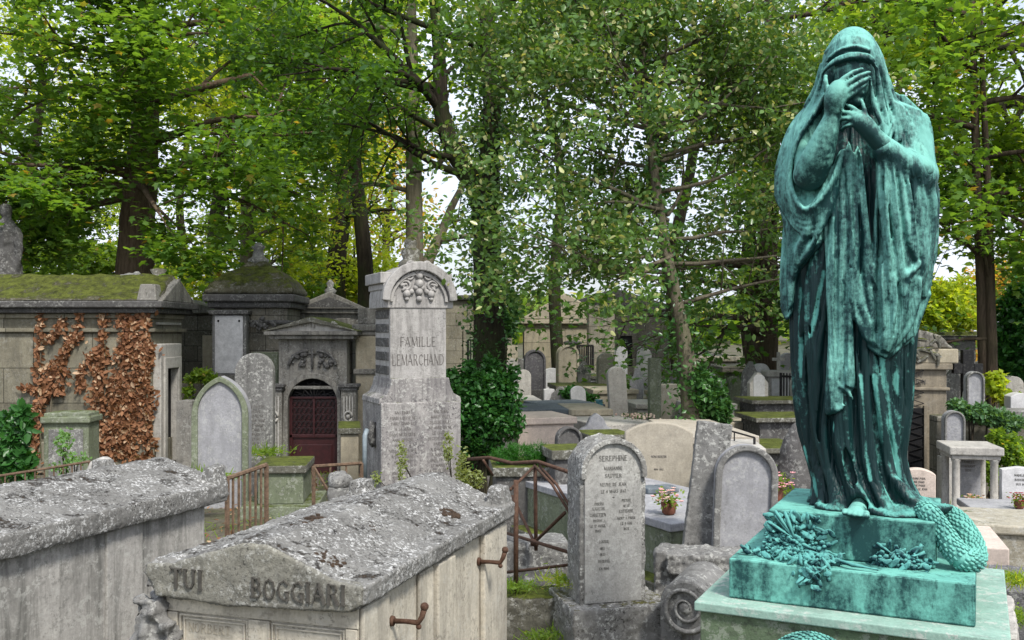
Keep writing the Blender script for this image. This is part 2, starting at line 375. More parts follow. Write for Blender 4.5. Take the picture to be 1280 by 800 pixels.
class Field:
    def __init__(s): s.d = np.full((len(gs), len(gt), len(gzz)), 1.0, np.float32)
    def win(s, lo, hi):
        i = [max(0, int((lo[k] - g[0]) / VOX)) for k, g in enumerate((gs, gt, gzz))]
        j = [min(len(g), int((hi[k] - g[0]) / VOX) + 2) for k, g in enumerate((gs, gt, gzz))]
        sl = tuple(slice(a, b) for a, b in zip(i, j))
        return sl, gs[sl[0]][:, None, None], gt[sl[1]][None, :, None], gzz[sl[2]][None, None, :]
    def merge(s, sl, v, k, op):
        a = s.d[sl]
        if a.size == 0: return
        if op == 'add': h = np.clip(.5 + .5 * (a - v) / k, 0, 1); s.d[sl] = a * (1 - h) + v * h - k * h * (1 - h)
        elif op == 'cut': w = -v; h = np.clip(.5 - .5 * (a - w) / k, 0, 1); s.d[sl] = a * (1 - h) + w * h + k * h * (1 - h)
    def tube(s, P, r, k=.012, op='add', flat=1.0):
        P = [np.asarray(p, np.float32) for p in P]
        if not hasattr(r, '__len__'): r = [r] * len(P)
        m = max(r) + k * 1.6 + .01; A = np.array(P)
        sl, x, y, z = s.win(A.min(0) - m, A.max(0) + m)
        if s.d[sl].size == 0: return
        acc = np.full(s.d[sl].shape, 1.0, np.float32); o0 = [q_.start for q_ in sl]
        for (a, b, ra, rb) in zip(P, P[1:], r, r[1:]):
            s2, x, y, z = s.win(np.minimum(a, b) - m, np.maximum(a, b) + m)
            loc = tuple(slice(q_.start - o, q_.stop - o) for q_, o in zip(s2, o0))
            if acc[loc].size == 0: continue
            ab = b - a; L2 = float(ab @ ab) + 1e-9
            h = np.clip(((x - a[0]) * ab[0] + (y - a[1]) * ab[1] + (z - a[2]) * ab[2]) / L2, 0, 1)
            dx = x - a[0] - h * ab[0]; dy = (y - a[1] - h * ab[1]) / flat; dz = z - a[2] - h * ab[2]
            acc[loc] = np.minimum(acc[loc], np.sqrt(dx * dx + dy * dy + dz * dz) - (ra + (rb - ra) * h))
        s.merge(sl, acc, k, op)
    def ell(s, c, rad, k=.015, op='add'):
        c = np.asarray(c); rad = np.asarray(rad, float); sl, x, y, z = s.win(c - rad - .04, c + rad + .04)
        n = np.sqrt(((x - c[0]) / rad[0]) ** 2 + ((y - c[1]) / rad[1]) ** 2 + ((z - c[2]) / rad[2]) ** 2)
        s.merge(sl, (n - 1) * rad.min(), k, op)
    def mesh(s, name, m, parent):
        d = s.d; ins = d < 0
        # surface nets
        cnt = np.zeros(tuple(n - 1 for n in d.shape), np.int8); acc = np.zeros(cnt.shape + (3,), np.float32)
        S = lambda a, o: a[o[0]:a.shape[0] - 1 + o[0], o[1]:a.shape[1] - 1 + o[1], o[2]:a.shape[2] - 1 + o[2]]
        cs = [(i, j, k) for i in (0, 1) for j in (0, 1) for k in (0, 1)]
        tot = sum(S(ins, c).astype(np.int8) for c in cs); act = (tot > 0) & (tot < 8)
        idx = np.argwhere(act); n = len(idx)
        P = np.zeros((n, 3), np.float64); W_ = np.zeros(n)
        for c in cs:
            for ax in range(3):
                if c[ax]: continue
                c2 = list(c); c2[ax] = 1
                a = d[idx[:, 0] + c[0], idx[:, 1] + c[1], idx[:, 2] + c[2]]; b = d[idx[:, 0] + c2[0], idx[:, 1] + c2[1], idx[:, 2] + c2[2]]
                x = (a < 0) != (b < 0); t = np.where(x, a / np.where(a == b, 1, a - b), 0)
                p = np.tile(np.array(c, float), (n, 1)); p[:, ax] = t
                P[x] += p[x]; W_[x] += 1
        P = (idx + P / W_[:, None]) * VOX
        vid = np.full(act.shape, -1, np.int32); vid[act] = np.arange(n)
        Q = []
        for ax in range(3):
            u, w = [(1, 2), (2, 0), (0, 1)][ax]
            a = np.take(ins, range(0, ins.shape[ax] - 1), ax); b = np.take(ins, range(1, ins.shape[ax]), ax)
            e = np.argwhere(a != b)
            e = e[(e[:, u] > 0) & (e[:, w] > 0) & (e[:, u] < act.shape[u]) & (e[:, w] < act.shape[w])]
            sgn = a[tuple(e.T)]
            def at(du, dw):
                k = e.copy(); k[:, u] -= du; k[:, w] -= dw; return vid[tuple(k.T)]
            quad = np.stack([at(1, 1), at(0, 1), at(0, 0), at(1, 0)], 1)
            quad[~sgn] = quad[~sgn][:, ::-1]; Q.append(quad)
        Q = np.concatenate(Q); Q = Q[(Q >= 0).all(1)]
        # one light relaxation of the net
        for _ in range(2):
            nb = np.zeros_like(P); c = np.zeros(n)
            for i in range(4):
                np.add.at(nb, Q[:, i], P[Q[:, (i + 1) % 4]]); np.add.at(c, Q[:, i], 1)
                np.add.at(nb, Q[:, (i + 1) % 4], P[Q[:, i]]); np.add.at(c, Q[:, (i + 1) % 4], 1)
            P = P * .55 + .45 * nb / np.maximum(c, 1)[:, None]
        P += np.array([gs[0], gt[0], gzz[0]])
        V = np.zeros_like(P); V[:, 0] = SU[0] * P[:, 0] + SV[0] * P[:, 1]; V[:, 1] = SU[1] * P[:, 0] + SV[1] * P[:, 1]; V[:, 2] = P[:, 2] - 1.25
        return mesh_np(name, V, Q, 4, m, parent, True)
BODY = [  # py, left, right, half depth, centre t
    (652, 1008, 1172, .215, -.02), (640, 1010, 1162, .21, -.02), (620, 1019, 1148, .20, -.02), (600, 1019, 1136, .185, -.01), (570, 1011, 1128, .175, 0), (540, 1003, 1131, .17, 0), (500, 998, 1135, .17, 0),
    (450, 996, 1137, .17, 0), (400, 994, 1142, .17, 0), (350, 993, 1148, .168, .0), (300, 996, 1152, .165, .0), (250, 1000, 1150, .16, .0),
    (200, 1004, 1146, .155, .0), (170, 1006, 1144, .14, .01), (145, 1012, 1136, .12, .01), (125, 1030, 1118, .10, .0), (105, 1045, 1100, .07, -.02), (95, 1050, 1092, .06, -.02)]
(BS, BA, BB, BT), bz0, bz1 = lerp_tab(gzz, BODY)
def smooth_arr(a, n=9):
    k = np.ones(n) / n; return np.convolve(np.pad(a, n // 2, mode='edge'), k, 'valid').astype(np.float32)
BS, BA, BB, BT = map(smooth_arr, (BS, BA, BB, BT))
Xg, Tg, Zg = gs[:, None, None], gt[None, :, None], gzz[None, None, :]
ex = (Xg - BS) / BA; et = (Tg - BT) / BB
rr = np.sqrt(ex * ex + et * et) + 1e-6
body = ((rr - 1) * np.minimum(BA, BB)).astype(np.float32)
th = np.arctan2(et, ex)
body = np.maximum(body, np.maximum(Zg - bz1, 1.252 - Zg))
def front(px, py, out=0.0):
    """point on the front of the body seen at px,py"""
    t = -.1
    for _ in range(6):
        p = q(px, py, t); k = int(np.clip((p[2] - gzz[0]) / VOX, 0, len(gzz) - 1))
        e = np.clip((p[0] - BS[k]) / BA[k], -.97, .97); t = BT[k] - BB[k] * math.sqrt(1 - e * e) - out
    return q(px, py, t)
def fr(L, out=0.0, sub=4):
    P = [front(x, y, out) for x, y in L]; o = []
    for i in range(len(P) - 1):
        p0 = P[max(i - 1, 0)]; p1 = P[i]; p2 = P[i + 1]; p3 = P[min(i + 2, len(P) - 1)]
        for k in range(sub):
            u = k / sub; o.append(.5 * ((2 * p1) + (-p0 + p2) * u + (2 * p0 - 5 * p1 + 4 * p2 - p3) * u * u + (-p0 + 3 * p1 - 3 * p2 + p3) * u ** 3))
    o.append(P[-1]); return o
def spl(L, sub=4):
    P = [q(*p) for p in L]; o = []
    for i in range(len(P) - 1):
        p0 = P[max(i - 1, 0)]; p1 = P[i]; p2 = P[i + 1]; p3 = P[min(i + 2, len(P) - 1)]
        for k in range(sub):
            u = k / sub; o.append(.5 * ((2 * p1) + (-p0 + p2) * u + (2 * p0 - 5 * p1 + 4 * p2 - p3) * u * u + (-p0 + 3 * p1 - 3 * p2 + p3) * u ** 3))
    o.append(P[-1]); return o
def taper(n, r, e0=.35, e1=.35):
    return [r * (e0 + (1 - e0) * min(1, i / (n * .25 + 1e-6))) * (e1 + (1 - e1) * min(1, (n - 1 - i) / (n * .25 + 1e-6))) for i in range(n)]
def polysdf(pts, sx, sz):
    """signed distance to polygon in the s,z plane (negative inside)"""
    P = np.array([(q(x, y, -.12)[0], q(x, y, -.12)[2]) for x, y in pts]); d = np.full((len(sx), len(sz)), 1e9, np.float32); c = np.zeros(d.shape, bool)
    Xs, Zs = sx[:, None], sz[None, :]
    for (ax, az), (bx, bz) in zip(P, np.roll(P, -1, 0)):
        ux, uz = bx - ax, bz - az; h = np.clip(((Xs - ax) * ux + (Zs - az) * uz) / (ux * ux + uz * uz + 1e-12), 0, 1)
        d = np.minimum(d, (Xs - ax - h * ux) ** 2 + (Zs - az - h * uz) ** 2)
        cond = ((az > Zs) != (bz > Zs)) & (Xs < (bx - ax) * (Zs - az) / (bz - az + 1e-12) + ax); c ^= cond
    d = np.sqrt(d); d[c] *= -1; return d
statue = thing('bronze_statue', 'life-size green bronze statue of a veiled mourning woman hiding her face in her hands', 'statue', (float(SC[0]), float(SC[1]), 1.25))

# ---- gown
G = Field()
wob = .25 * np.sin(Zg * 4.0) + .12 * np.sin(Zg * 9 + 1)
fold = 2 * np.abs(np.sin(th * 8 + wob * 3 + .9 * np.sin(th * 3 + Zg * 1.5))) ** .8 - 1
low = np.clip((2.9 - Zg) / 1.0, .15, 1)
G.d = body - (.018 * low * fold + .004 * (2 * np.abs(np.sin(th * 19 + Zg * 3)) ** .8 - 1)).astype(np.float32)
ridges = [  # px polylines, radius
    ([(1092, 440), (1098, 490), (1105, 540), (1112, 580), (1122, 615), (1140, 640)], .017), ([(1080, 440), (1083, 500), (1088, 550), (1094, 600), (1104, 632), (1118, 648)], .016),
    ([(1100, 445), (1110, 500), (1118, 550), (1126, 595), (1140, 622), (1166, 634)], .014), ([(1052, 515), (1046, 545), (1056, 580), (1072, 610), (1085, 632), (1098, 646)], .016),
    ([(1070, 440), (1074, 490), (1078, 540), (1082, 580), (1094, 618)], .012), ([(1028, 320), (1018, 380), (1008, 440), (1006, 500)], .012), ([(1015, 330), (1004, 390), (1000, 450)], .012),
    ([(1036, 350), (1028, 410), (1020, 470), (1016, 530), (1024, 580)], .012), ([(1040, 420), (1036, 480), (1030, 540), (1036, 590), (1044, 628)], .012), ([(1128, 440), (1122, 470), (1126, 500), (1118, 540), (1122, 580)], .013),
    ([(1134, 430), (1132, 480), (1130, 520), (1124, 560)], .012), ([(1006, 540), (1014, 580), (1020, 610), (1016, 636)], .014), ([(1110, 450), (1116, 520), (1122, 570), (1132, 605), (1152, 626)], .010),
    ([(1074, 190), (1078, 250), (1084, 300), (1088, 345)], .007), ([(1066, 190), (1070, 240), (1078, 300)], .007), ([(1094, 200), (1098, 260), (1096, 330)], .007)]
for L, r in ridges:
    P = fr(L, .006); G.tube(P, taper(len(P), r * 1.15), .008)
grooves = [([(1086, 450), (1091, 510), (1098, 560), (1108, 605), (1124, 632)], .012), ([(1066, 450), (1068, 510), (1070, 560), (1074, 590)], .013), ([(1044, 400), (1042, 450), (1038, 520), (1036, 560)], .012),
    ([(1022, 360), (1012, 430), (1010, 500)], .010), ([(1104, 450), (1114, 520), (1120, 570), (1130, 605)], .009), ([(1030, 470), (1024, 540), (1028, 590)], .010), ([(1056, 560), (1062, 590), (1070, 612)], .02)]
for L, r in grooves:
    P = fr(L, .004); G.tube(P, taper(len(P), r), .008, 'cut')
# hollow over the foot
G.ell(q(1074, 640, -.235), (.042, .09, .06), .02, 'cut')
# hem spreading on the block, right and left
for L, r in (([(1090, 640, -.23), (1115, 648, -.26), (1140, 646, -.24), (1165, 640, -.16)], .026), ([(1125, 610, -.18), (1145, 630, -.2), (1170, 636, -.14), (1188, 634, -.08)], .024),
             ([(1120, 600, -.17), (1142, 622, -.16), (1172, 630, -.08)], .020), ([(1104, 640, -.2), (1130, 640, -.2), (1160, 642, -.2)], .03), ([(1022, 632, -.17), (1040, 640, -.2), (1056, 640, -.2)], .022)):
    P = spl(L); G.tube(P, taper(len(P), r, .7, .5), .02)
G.d = np.maximum(G.d, 1.2502 - Zg)
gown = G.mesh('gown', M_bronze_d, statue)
# runs of pale copper salts, each with its own line
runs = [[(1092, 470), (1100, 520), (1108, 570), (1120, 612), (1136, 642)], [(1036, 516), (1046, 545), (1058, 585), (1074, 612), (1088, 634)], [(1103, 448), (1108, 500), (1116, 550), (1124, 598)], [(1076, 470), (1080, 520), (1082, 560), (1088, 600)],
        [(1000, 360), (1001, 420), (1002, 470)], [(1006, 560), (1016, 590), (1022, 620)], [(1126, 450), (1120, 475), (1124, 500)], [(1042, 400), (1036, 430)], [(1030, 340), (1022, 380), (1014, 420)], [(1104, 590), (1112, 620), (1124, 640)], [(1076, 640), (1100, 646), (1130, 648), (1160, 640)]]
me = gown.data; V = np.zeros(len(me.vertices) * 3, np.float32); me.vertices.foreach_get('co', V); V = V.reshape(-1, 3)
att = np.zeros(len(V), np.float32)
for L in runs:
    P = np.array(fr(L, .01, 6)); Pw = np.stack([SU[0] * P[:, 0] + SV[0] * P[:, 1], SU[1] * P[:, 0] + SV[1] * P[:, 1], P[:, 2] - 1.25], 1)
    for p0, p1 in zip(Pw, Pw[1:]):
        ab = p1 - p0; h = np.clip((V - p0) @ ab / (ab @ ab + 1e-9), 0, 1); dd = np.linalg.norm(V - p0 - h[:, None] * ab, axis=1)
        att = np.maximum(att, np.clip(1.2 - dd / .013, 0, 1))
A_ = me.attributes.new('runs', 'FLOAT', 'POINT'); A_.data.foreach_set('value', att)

# ---- mantle: thick cloth on the body, cut to its outline in front, all round at the back
Mt = Field()
foldm = 2 * np.abs(np.sin(th * 10 + 1.2 * np.sin(Zg * 2.4) + .8 * np.sin(th * 4))) ** .8 - 1
shell = body - .024 - (.018 * foldm + .005 * (2 * np.abs(np.sin(th * 24 + Zg * 3.5)) ** .8 - 1)).astype(np.float32)
shell = np.maximum(shell, -(body + .02))
right_ = [(1092, 165), (1122, 128), (1180, 140), (1185, 300), (1170, 330), (1164, 366), (1150, 398), (1143, 420), (1124, 436), (1106, 448), (1096, 436), (1082, 425), (1072, 400), (1064, 375), (1058, 345), (1070, 330), (1086, 345), (1093, 330), (1094, 280), (1098, 240), (1098, 200)]
mid_ = [(1044, 236), (1052, 205), (1061, 178), (1067, 196), (1072, 182), (1078, 200), (1082, 240), (1088, 300), (1092, 345), (1078, 352), (1064, 335), (1062, 380), (1064, 440), (1066, 484), (1052, 480), (1052, 506), (1032, 518), (1034, 470), (1038, 420), (1034, 370), (1036, 300)]
left_ = [(960, 120), (1040, 118), (1036, 160), (1040, 230), (1036, 270), (1028, 300), (1012, 318), (1002, 330), (994, 345), (990, 380), (980, 400), (960, 360)]
pm = np.minimum(np.minimum(polysdf(right_, gs, gzz), polysdf(mid_, gs, gzz)), polysdf(left_, gs, gzz))[:, None, :]
backm = np.maximum(-(Tg - .03), 2.15 - Zg + .05 * np.sin(th * 5))       # the cloth goes round behind
mask = np.minimum(pm, backm)
Mt.d = np.maximum(shell, mask).astype(np.float32); Mt.d = np.maximum(Mt.d, Zg - 3.06)
# hood
hc = q(1066, 92, -.09)
hood = Field()
hood.ell(q(1065, 83, -.075), (.116, .155, .165), .03)
hood.ell(q(1067, 112, -.03), (.125, .14, .16), .05)
hood.tube(spl([(1084, 72, -.06), (1097, 110, -.07), (1112, 148, -.08)]), [.05, .055, .05, .045, .045, .04, .04, .04, .04], .03)
hood.tube(spl([(1044, 72, -.06), (1038, 105, -.07), (1018, 140, -.06), (996, 165, -.05)]), [.045, .045, .042, .04, .036, .034, .032, .032, .032, .032, .032, .032, .032], .03)
hood.tube([q(1066, 120, .02), q(1070, 190, .04)], .15, .06)
for L, r in ((([(1032, 78, -.17), (1045, 66, -.215), (1066, 58, -.235), (1088, 62, -.205)]), .007), (([(1030, 66, -.12), (1050, 52, -.18), (1075, 48, -.19), (1092, 60, -.15)]), .006),
             (([(1028, 92, -.17), (1040, 80, -.215), (1062, 72, -.245), (1084, 73, -.225), (1096, 86, -.19)]), .010), (([(1096, 86, -.19), (1099, 110, -.17), (1104, 135, -.16), (1112, 158, -.16)]), .012),
             (([(1092, 60, -.14), (1104, 90, -.13), (1112, 120, -.12), (1122, 150, -.12), (1120, 172, -.13)]), .012), (([(1088, 100, -.18), (1092, 130, -.18), (1100, 150, -.18), (1108, 170, -.16)]), .010),
             (([(1098, 70, -.1), (1110, 100, -.09), (1120, 130, -.08), (1128, 160, -.09)]), .010), (([(1028, 92, -.17), (1024, 110, -.15), (1018, 130, -.13)]), .009),
             (([(1026, 80, -.1), (1020, 108, -.09), (1006, 132, -.08)]), .010), (([(1112, 158, -.16), (1104, 172, -.18), (1094, 170, -.18)]), .010), (([(1106, 150, -.16), (1098, 162, -.18), (1090, 160, -.185)]), .009)):
    P = spl(L); hood.tube(P, taper(len(P), r * 1.1, .5, .5), .012)
for L, r in (([(1040, 50, -.13), (1060, 44, -.16), (1080, 48, -.15), (1094, 62, -.12), (1104, 84, -.1), (1114, 112, -.1)], .006), ([(1028, 84, -.15), (1024, 104, -.14), (1014, 128, -.12), (1002, 146, -.11)], .007), ([(1102, 100, -.13), (1108, 130, -.13), (1116, 158, -.14), (1112, 176, -.16)], .008), ([(1095, 110, -.17), (1098, 136, -.17), (1106, 160, -.17)], .006),
             ([(1034, 72, -.19), (1050, 62, -.22), (1072, 60, -.23), (1090, 66, -.2)], .006), ([(1030, 86, -.18), (1044, 74, -.225), (1064, 67, -.245), (1086, 69, -.225), (1095, 78, -.2)], .007)):
    P = spl(L); hood.tube(P, taper(len(P), r, .5, .5), .006)
# face opening
hood.ell(q(1062, 106, -.235), (.084, .13, .072), .015, 'cut')
hood.ell(q(1062, 126, -.22), (.076, .12, .085), .02, 'cut')
hood.ell(q(1066, 160, -.24), (.074, .13, .105), .02, 'cut')
Mt.merge((slice(None),) * 3, hood.d, .02, 'add'); del hood
# shoulder of her left arm and sleeve falling from the forearm
Mt.tube(spl([(1116, 140, -.02), (1134, 152, -.03), (1145, 180, -.05), (1150, 215, -.08)]), [.05, .052, .054, .056, .058, .060, .062, .064, .064, .064, .064, .064, .064], .03)
Mt.tube(spl([(1149, 222, -.10), (1130, 209, -.17), (1107, 188, -.225)]), [.072, .072, .070, .068, .066, .062, .058, .055, .052], .03)
for L, r in ((([(1112, 195, -.205), (1120, 250, -.185), (1126, 310, -.165), (1130, 345, -.16)]), .045), (([(1135, 205, -.14), (1142, 260, -.12), (1144, 320, -.12), (1142, 350, -.12)]), .055), (([(1108, 330, -.16), (1112, 380, -.165), (1108, 425, -.165)]), .04), (([(1130, 330, -.14), (1130, 380, -.15), (1116, 420, -.16)]), .04)):
    P = spl(L); Mt.tube(P, taper(len(P), r, .8, .7), .03)
for L, r in ((([(1105, 190, -.25), (1112, 240, -.235), (1120, 290, -.225), (1128, 340, -.21), (1138, 352, -.2)]), .014), (([(1120, 200, -.22), (1130, 250, -.215), (1138, 300, -.205), (1148, 332, -.185)]), .014),
             (([(1136, 208, -.18), (1145, 250, -.175), (1148, 300, -.17), (1152, 330, -.15)]), .018), (([(1156, 215, -.12), (1164, 250, -.1), (1162, 290, -.09), (1157, 330, -.08), (1154, 370, -.08)]), .026),
             (([(1164, 215, -.05), (1168, 250, -.03), (1164, 300, -.02), (1158, 345, -.03)]), .022),
             (([(1100, 186, -.245), (1100, 230, -.235), (1106, 290, -.225), (1108, 340, -.21), (1106, 400, -.2), (1102, 438, -.19)]), .013), (([(1112, 300, -.22), (1116, 350, -.21), (1112, 400, -.205), (1106, 436, -.2)]), .014),
             (([(1122, 320, -.21), (1130, 370, -.2), (1126, 405, -.19), (1110, 438, -.19)]), .014), (([(1148, 330, -.18), (1140, 340, -.2), (1126, 350, -.205)]), .013), (([(1150, 350, -.16), (1146, 380, -.16), (1134, 412, -.165), (1112, 440, -.18)]), .013)):
    P = spl(L); Mt.tube(P, taper(len(P), r, .6, .45), .014)
for L, r in ((([(1111, 200, -.275), (1115, 260, -.262), (1123, 320, -.25)]), .007), (([(1128, 210, -.25), (1136, 260, -.245), (1144, 310, -.235)]), .008), (([(1146, 222, -.2), (1150, 260, -.2), (1152, 310, -.18)]), .009), (([(1138, 152, -.1), (1126, 172, -.12), (1124, 190, -.18)]), .007), (([(1124, 188, -.2), (1140, 194, -.17), (1158, 200, -.13)]), .006), (([(1130, 182, -.18), (1146, 184, -.13)]), .005)):
    P = spl(L); Mt.tube(P, taper(len(P), r), .007, 'cut')
Mt.tube(spl([(1040, 225, -.165), (1030, 255, -.17), (1016, 284, -.15), (1002, 315, -.12)]), .032, .02)
# centre and V folds on the front
for L, r in (([(1050, 195), (1052, 240), (1052, 300), (1050, 360), (1050, 420), (1052, 478)], .013), ([(1060, 186), (1064, 240), (1068, 300), (1072, 350), (1078, 390), (1094, 430)], .013), ([(1040, 240), (1040, 300), (1040, 360), (1040, 420), (1042, 470), (1036, 512)], .011),
             ([(1070, 200), (1076, 250), (1084, 300), (1090, 350), (1096, 400), (1102, 436)], .012), ([(1058, 330), (1064, 370), (1074, 405), (1092, 428), (1106, 442)], .012), ([(1060, 300), (1060, 360), (1061, 420), (1063, 480)], .009), ([(1030, 270), (1034, 320), (1036, 380)], .008),
             ([(1046, 480), (1058, 488), (1066, 500)], .009), ([(1034, 512), (1046, 514), (1056, 506)], .009), ([(1076, 412), (1090, 418), (1102, 430)], .008), ([(1078, 420), (1092, 428), (1104, 442)], .008), ([(1084, 432), (1094, 440), (1106, 446)], .007), ([(1100, 345), (1104, 380), (1104, 420)], .010), ([(1088, 340), (1096, 370), (1100, 410)], .009)):
    P = fr(L, .026); Mt.tube(P, taper(len(P), r, .6, .5), .010)
for L, r in (([(1056, 215), (1058, 280), (1058, 340), (1057, 400), (1058, 460)], .010), ([(1046, 230), (1046, 300), (1045, 380), (1046, 450)], .009), ([(1066, 220), (1071, 290), (1078, 350), (1088, 400)], .011), ([(1090, 350), (1099, 390), (1103, 425)], .010)):
    P = fr(L, .038); Mt.tube(P, taper(len(P), r), .006, 'cut')
fine = [[(1106, 200, -.262), (1108, 260, -.25), (1112, 320, -.235), (1112, 380, -.215)], [(1116, 205, -.252), (1121, 260, -.24), (1128, 320, -.225)], [(1124, 205, -.24), (1131, 260, -.228), (1140, 315, -.21)],
        [(1133, 212, -.222), (1141, 265, -.215), (1148, 320, -.19)], [(1150, 225, -.17), (1157, 265, -.15), (1158, 310, -.13)], [(1160, 230, -.13), (1166, 270, -.1), (1163, 320, -.08)],
        [(1102, 330, -.22), (1104, 370, -.222), (1105, 410, -.218), (1104, 436, -.205)], [(1118, 345, -.222), (1120, 380, -.22), (1114, 415, -.215), (1107, 438, -.205)], [(1134, 345, -.2), (1134, 375, -.2), (1124, 408, -.2), (1110, 440, -.2)]]
for L in fine:
    P = spl(L); Mt.tube(P, taper(len(P), .0085, .4, .4), .010)
# left loop of the veil round the elbow
LO = np.array([(1026, 106, -.08), (1014, 128, -.06), (993, 154, -.04), (979, 184, -.04), (972, 215, -.05), (972, 245, -.07), (984, 270, -.11), (1000, 290, -.155), (1020, 290, -.175), (1038, 262, -.185), (1050, 214, -.18)])
LI = np.array([(1030, 118, -.17), (1020, 140, -.17), (1004, 162, -.16), (993, 186, -.15), (988, 215, -.15), (990, 240, -.165), (1002, 260, -.19), (1018, 258, -.21), (1034, 236, -.215), (1044, 214, -.205), (1054, 188, -.18)])
for f_, r_, dt in [(.30, .026, .03), (.6, .028, .03), (.88, .024, .03)] + [(f_, .0115, 0) for f_ in (0, .16, .34, .52, .68, .84, 1)]:
    P = spl([tuple(a * (1 - f_) + b * f_ + np.array([math.sin(i * 2.1 + f_ * 9) * 1.0, 0, dt if dt else -.010])) for i, (a, b) in enumerate(zip(LO, LI))]); Mt.tube(P, taper(len(P), r_, .6, .6), .006 if dt == 0 else .02)
for L, r in ((([(1016, 142, -.12), (1002, 162, -.11), (992, 185, -.1), (989, 215, -.1)]), .014), (([(1008, 150, 0), (991, 175, .02), (981, 210, .02), (981, 250, 0), (990, 285, -.05), (994, 320, -.08), (990, 350, -.07)]), .03),
             (([(1032, 232, -.2), (1022, 262, -.2), (1010, 290, -.18), (1000, 310, -.14)]), .013), (([(1040, 240, -.2), (1030, 275, -.2), (1016, 305, -.18), (1000, 330, -.14)]), .012), (([(1008, 290, -.17), (998, 315, -.14), (993, 345, -.12)]), .016), (([(996, 200, -.02), (1000, 240, -.06), (1010, 262, -.12)]), .045)):
    P = spl(L); Mt.tube(P, taper(len(P), r, .6, .6), .012)
for L in ([(1042, 225), (1037, 265), (1029, 298), (1014, 318), (1003, 332), (995, 348), (991, 385), (984, 398)], [(1062, 338), (1063, 380), (1065, 440), (1066, 484), (1053, 484), (1051, 504), (1034, 516), (1035, 470), (1038, 420), (1036, 370), (1037, 300), (1043, 240)],
          [(1097, 205), (1097, 240), (1094, 280), (1092, 330), (1084, 350)], [(1061, 345), (1066, 375), (1074, 402), (1083, 424), (1106, 446), (1124, 435), (1142, 420), (1150, 398), (1162, 368)]):
    P = fr(L, .020); Mt.tube(P, .0085, .010)
Mt.mesh('mantle', M_bronze_l, statue)

# ---- figure: head, forearms and hands, foot
Fg = Field()
Fg.ell(q(1065, 102, -.125), (.080, .10, .112), .02)
Fg.ell(q(1066, 86, -.175), (.072, .05, .055), .02)
Fg.tube([q(1068, 120, -.08), q(1072, 165, -.02)], .05, .03)
Fg.tube(spl([(1046, 88, -.185), (1058, 82, -.2), (1078, 82, -.2)]), .012, .01)         # brow
Fg.ell(q(1070, 104, -.2), (.014, .022, .024), .012)                                     # nose
Fg.tube([q(1064, 118, -.185), q(1078, 117, -.185)], .008, .008)                         # lips
Fg.ell(q(1071, 128, -.17), (.024, .022, .018), .015)
Fg.tube(spl([(998, 165, -.05), (1000, 190, -.10), (1012, 216, -.17)]), .048, .03)     # upper arm
Fg.tube(spl([(1013, 217, -.19), (1024, 192, -.23), (1034, 165, -.255), (1042, 142, -.27)]), [.066, .068, .068, .067, .063, .059, .055, .051, .047, .042, .038, .035, .034], .03)
Fg.ell(q(1012, 222, -.18), (.056, .055, .05), .03)
# right hand against the brow: palm, four fingers, thumb
Fg.tube(spl([(1042, 138, -.275), (1044, 124, -.285), (1048, 112, -.28)]), [.034, .037, .040, .043, .045, .046, .046, .043, .040], .012)
for L, r in ((([(1037, 126, -.27), (1034, 112, -.27), (1032, 102, -.262), (1032, 95, -.25)]), .0115), (([(1043, 112, -.285), (1054, 99, -.288), (1066, 91, -.275), (1077, 87, -.25)]), .0125),
             (([(1048, 116, -.29), (1060, 104, -.295), (1074, 95.5, -.28), (1086, 91, -.25)]), .0125), (([(1051, 121, -.288), (1064, 111, -.292), (1077, 102.5, -.278), (1087, 97.5, -.25)]), .0120), (([(1053, 127, -.282), (1065, 118, -.286), (1075, 110.5, -.27), (1083, 105.5, -.248)]), .0112)):
    P = spl(L, 3); n = len(P); rad = [r * (1 - .25 * i / n) * (1.12 if i in (n // 3, 2 * n // 3) else 1) for i in range(n)]; Fg.tube(P, rad, .0025)
for a in (1038, 1042.5, 1047, 1051.5):   # tendons of the back of the hand
    P = spl([(a, 120, -.318), (a + .5, 130, -.313), (a + 1, 140, -.303)]); Fg.tube(P, .0045, .006)
# left forearm and hand under the chin
Fg.tube(spl([(1150, 214, -.13), (1125, 200, -.19), (1104, 182, -.235), (1088, 166, -.26)]), [.05, .05, .049, .048, .047, .046, .045, .043, .041, .039, .037, .035, .034], .03)
Fg.tube(spl([(1088, 165, -.262), (1078, 154, -.27), (1070, 148, -.268)]), [.034, .036, .038, .038, .038, .037, .036, .034, .032], .012)
for L, r in ((([(1074, 141, -.28), (1066, 135, -.28), (1060, 132, -.265), (1057, 133, -.25)]), .0105), (([(1069, 144, -.285), (1060, 141, -.285), (1053, 141, -.268), (1050, 144, -.25)]), .011),
             (([(1067, 149, -.285), (1057, 148, -.285), (1051, 150, -.265), (1049, 154, -.25)]), .011), (([(1070, 156, -.28), (1060, 157, -.28), (1054, 160, -.262), (1053, 164, -.25)]), .010), (([(1082, 145, -.28), (1080, 136, -.28), (1078, 129, -.262), (1076, 125, -.25)]), .0105)):
    P = spl(L, 3); n = len(P); rad = [r * (1 - .25 * i / n) for i in range(n)]; Fg.tube(P, rad, .004)
# body under the cloth down to the ankle
Fg.tube([q(1068, 120, -.03), q(1072, 165, .0), q(1072, 300, 0), q(1073, 450, -.01), q(1073, 605, -.11)], [.05, .07, .08, .06, .035], .03)
Fg.tube([q(1072, 165, .0), q(1140, 155, -.02), q(1150, 214, -.13)], .045, .03)
Fg.tube([q(1072, 165, .0), q(1004, 165, -.03)], .045, .03)
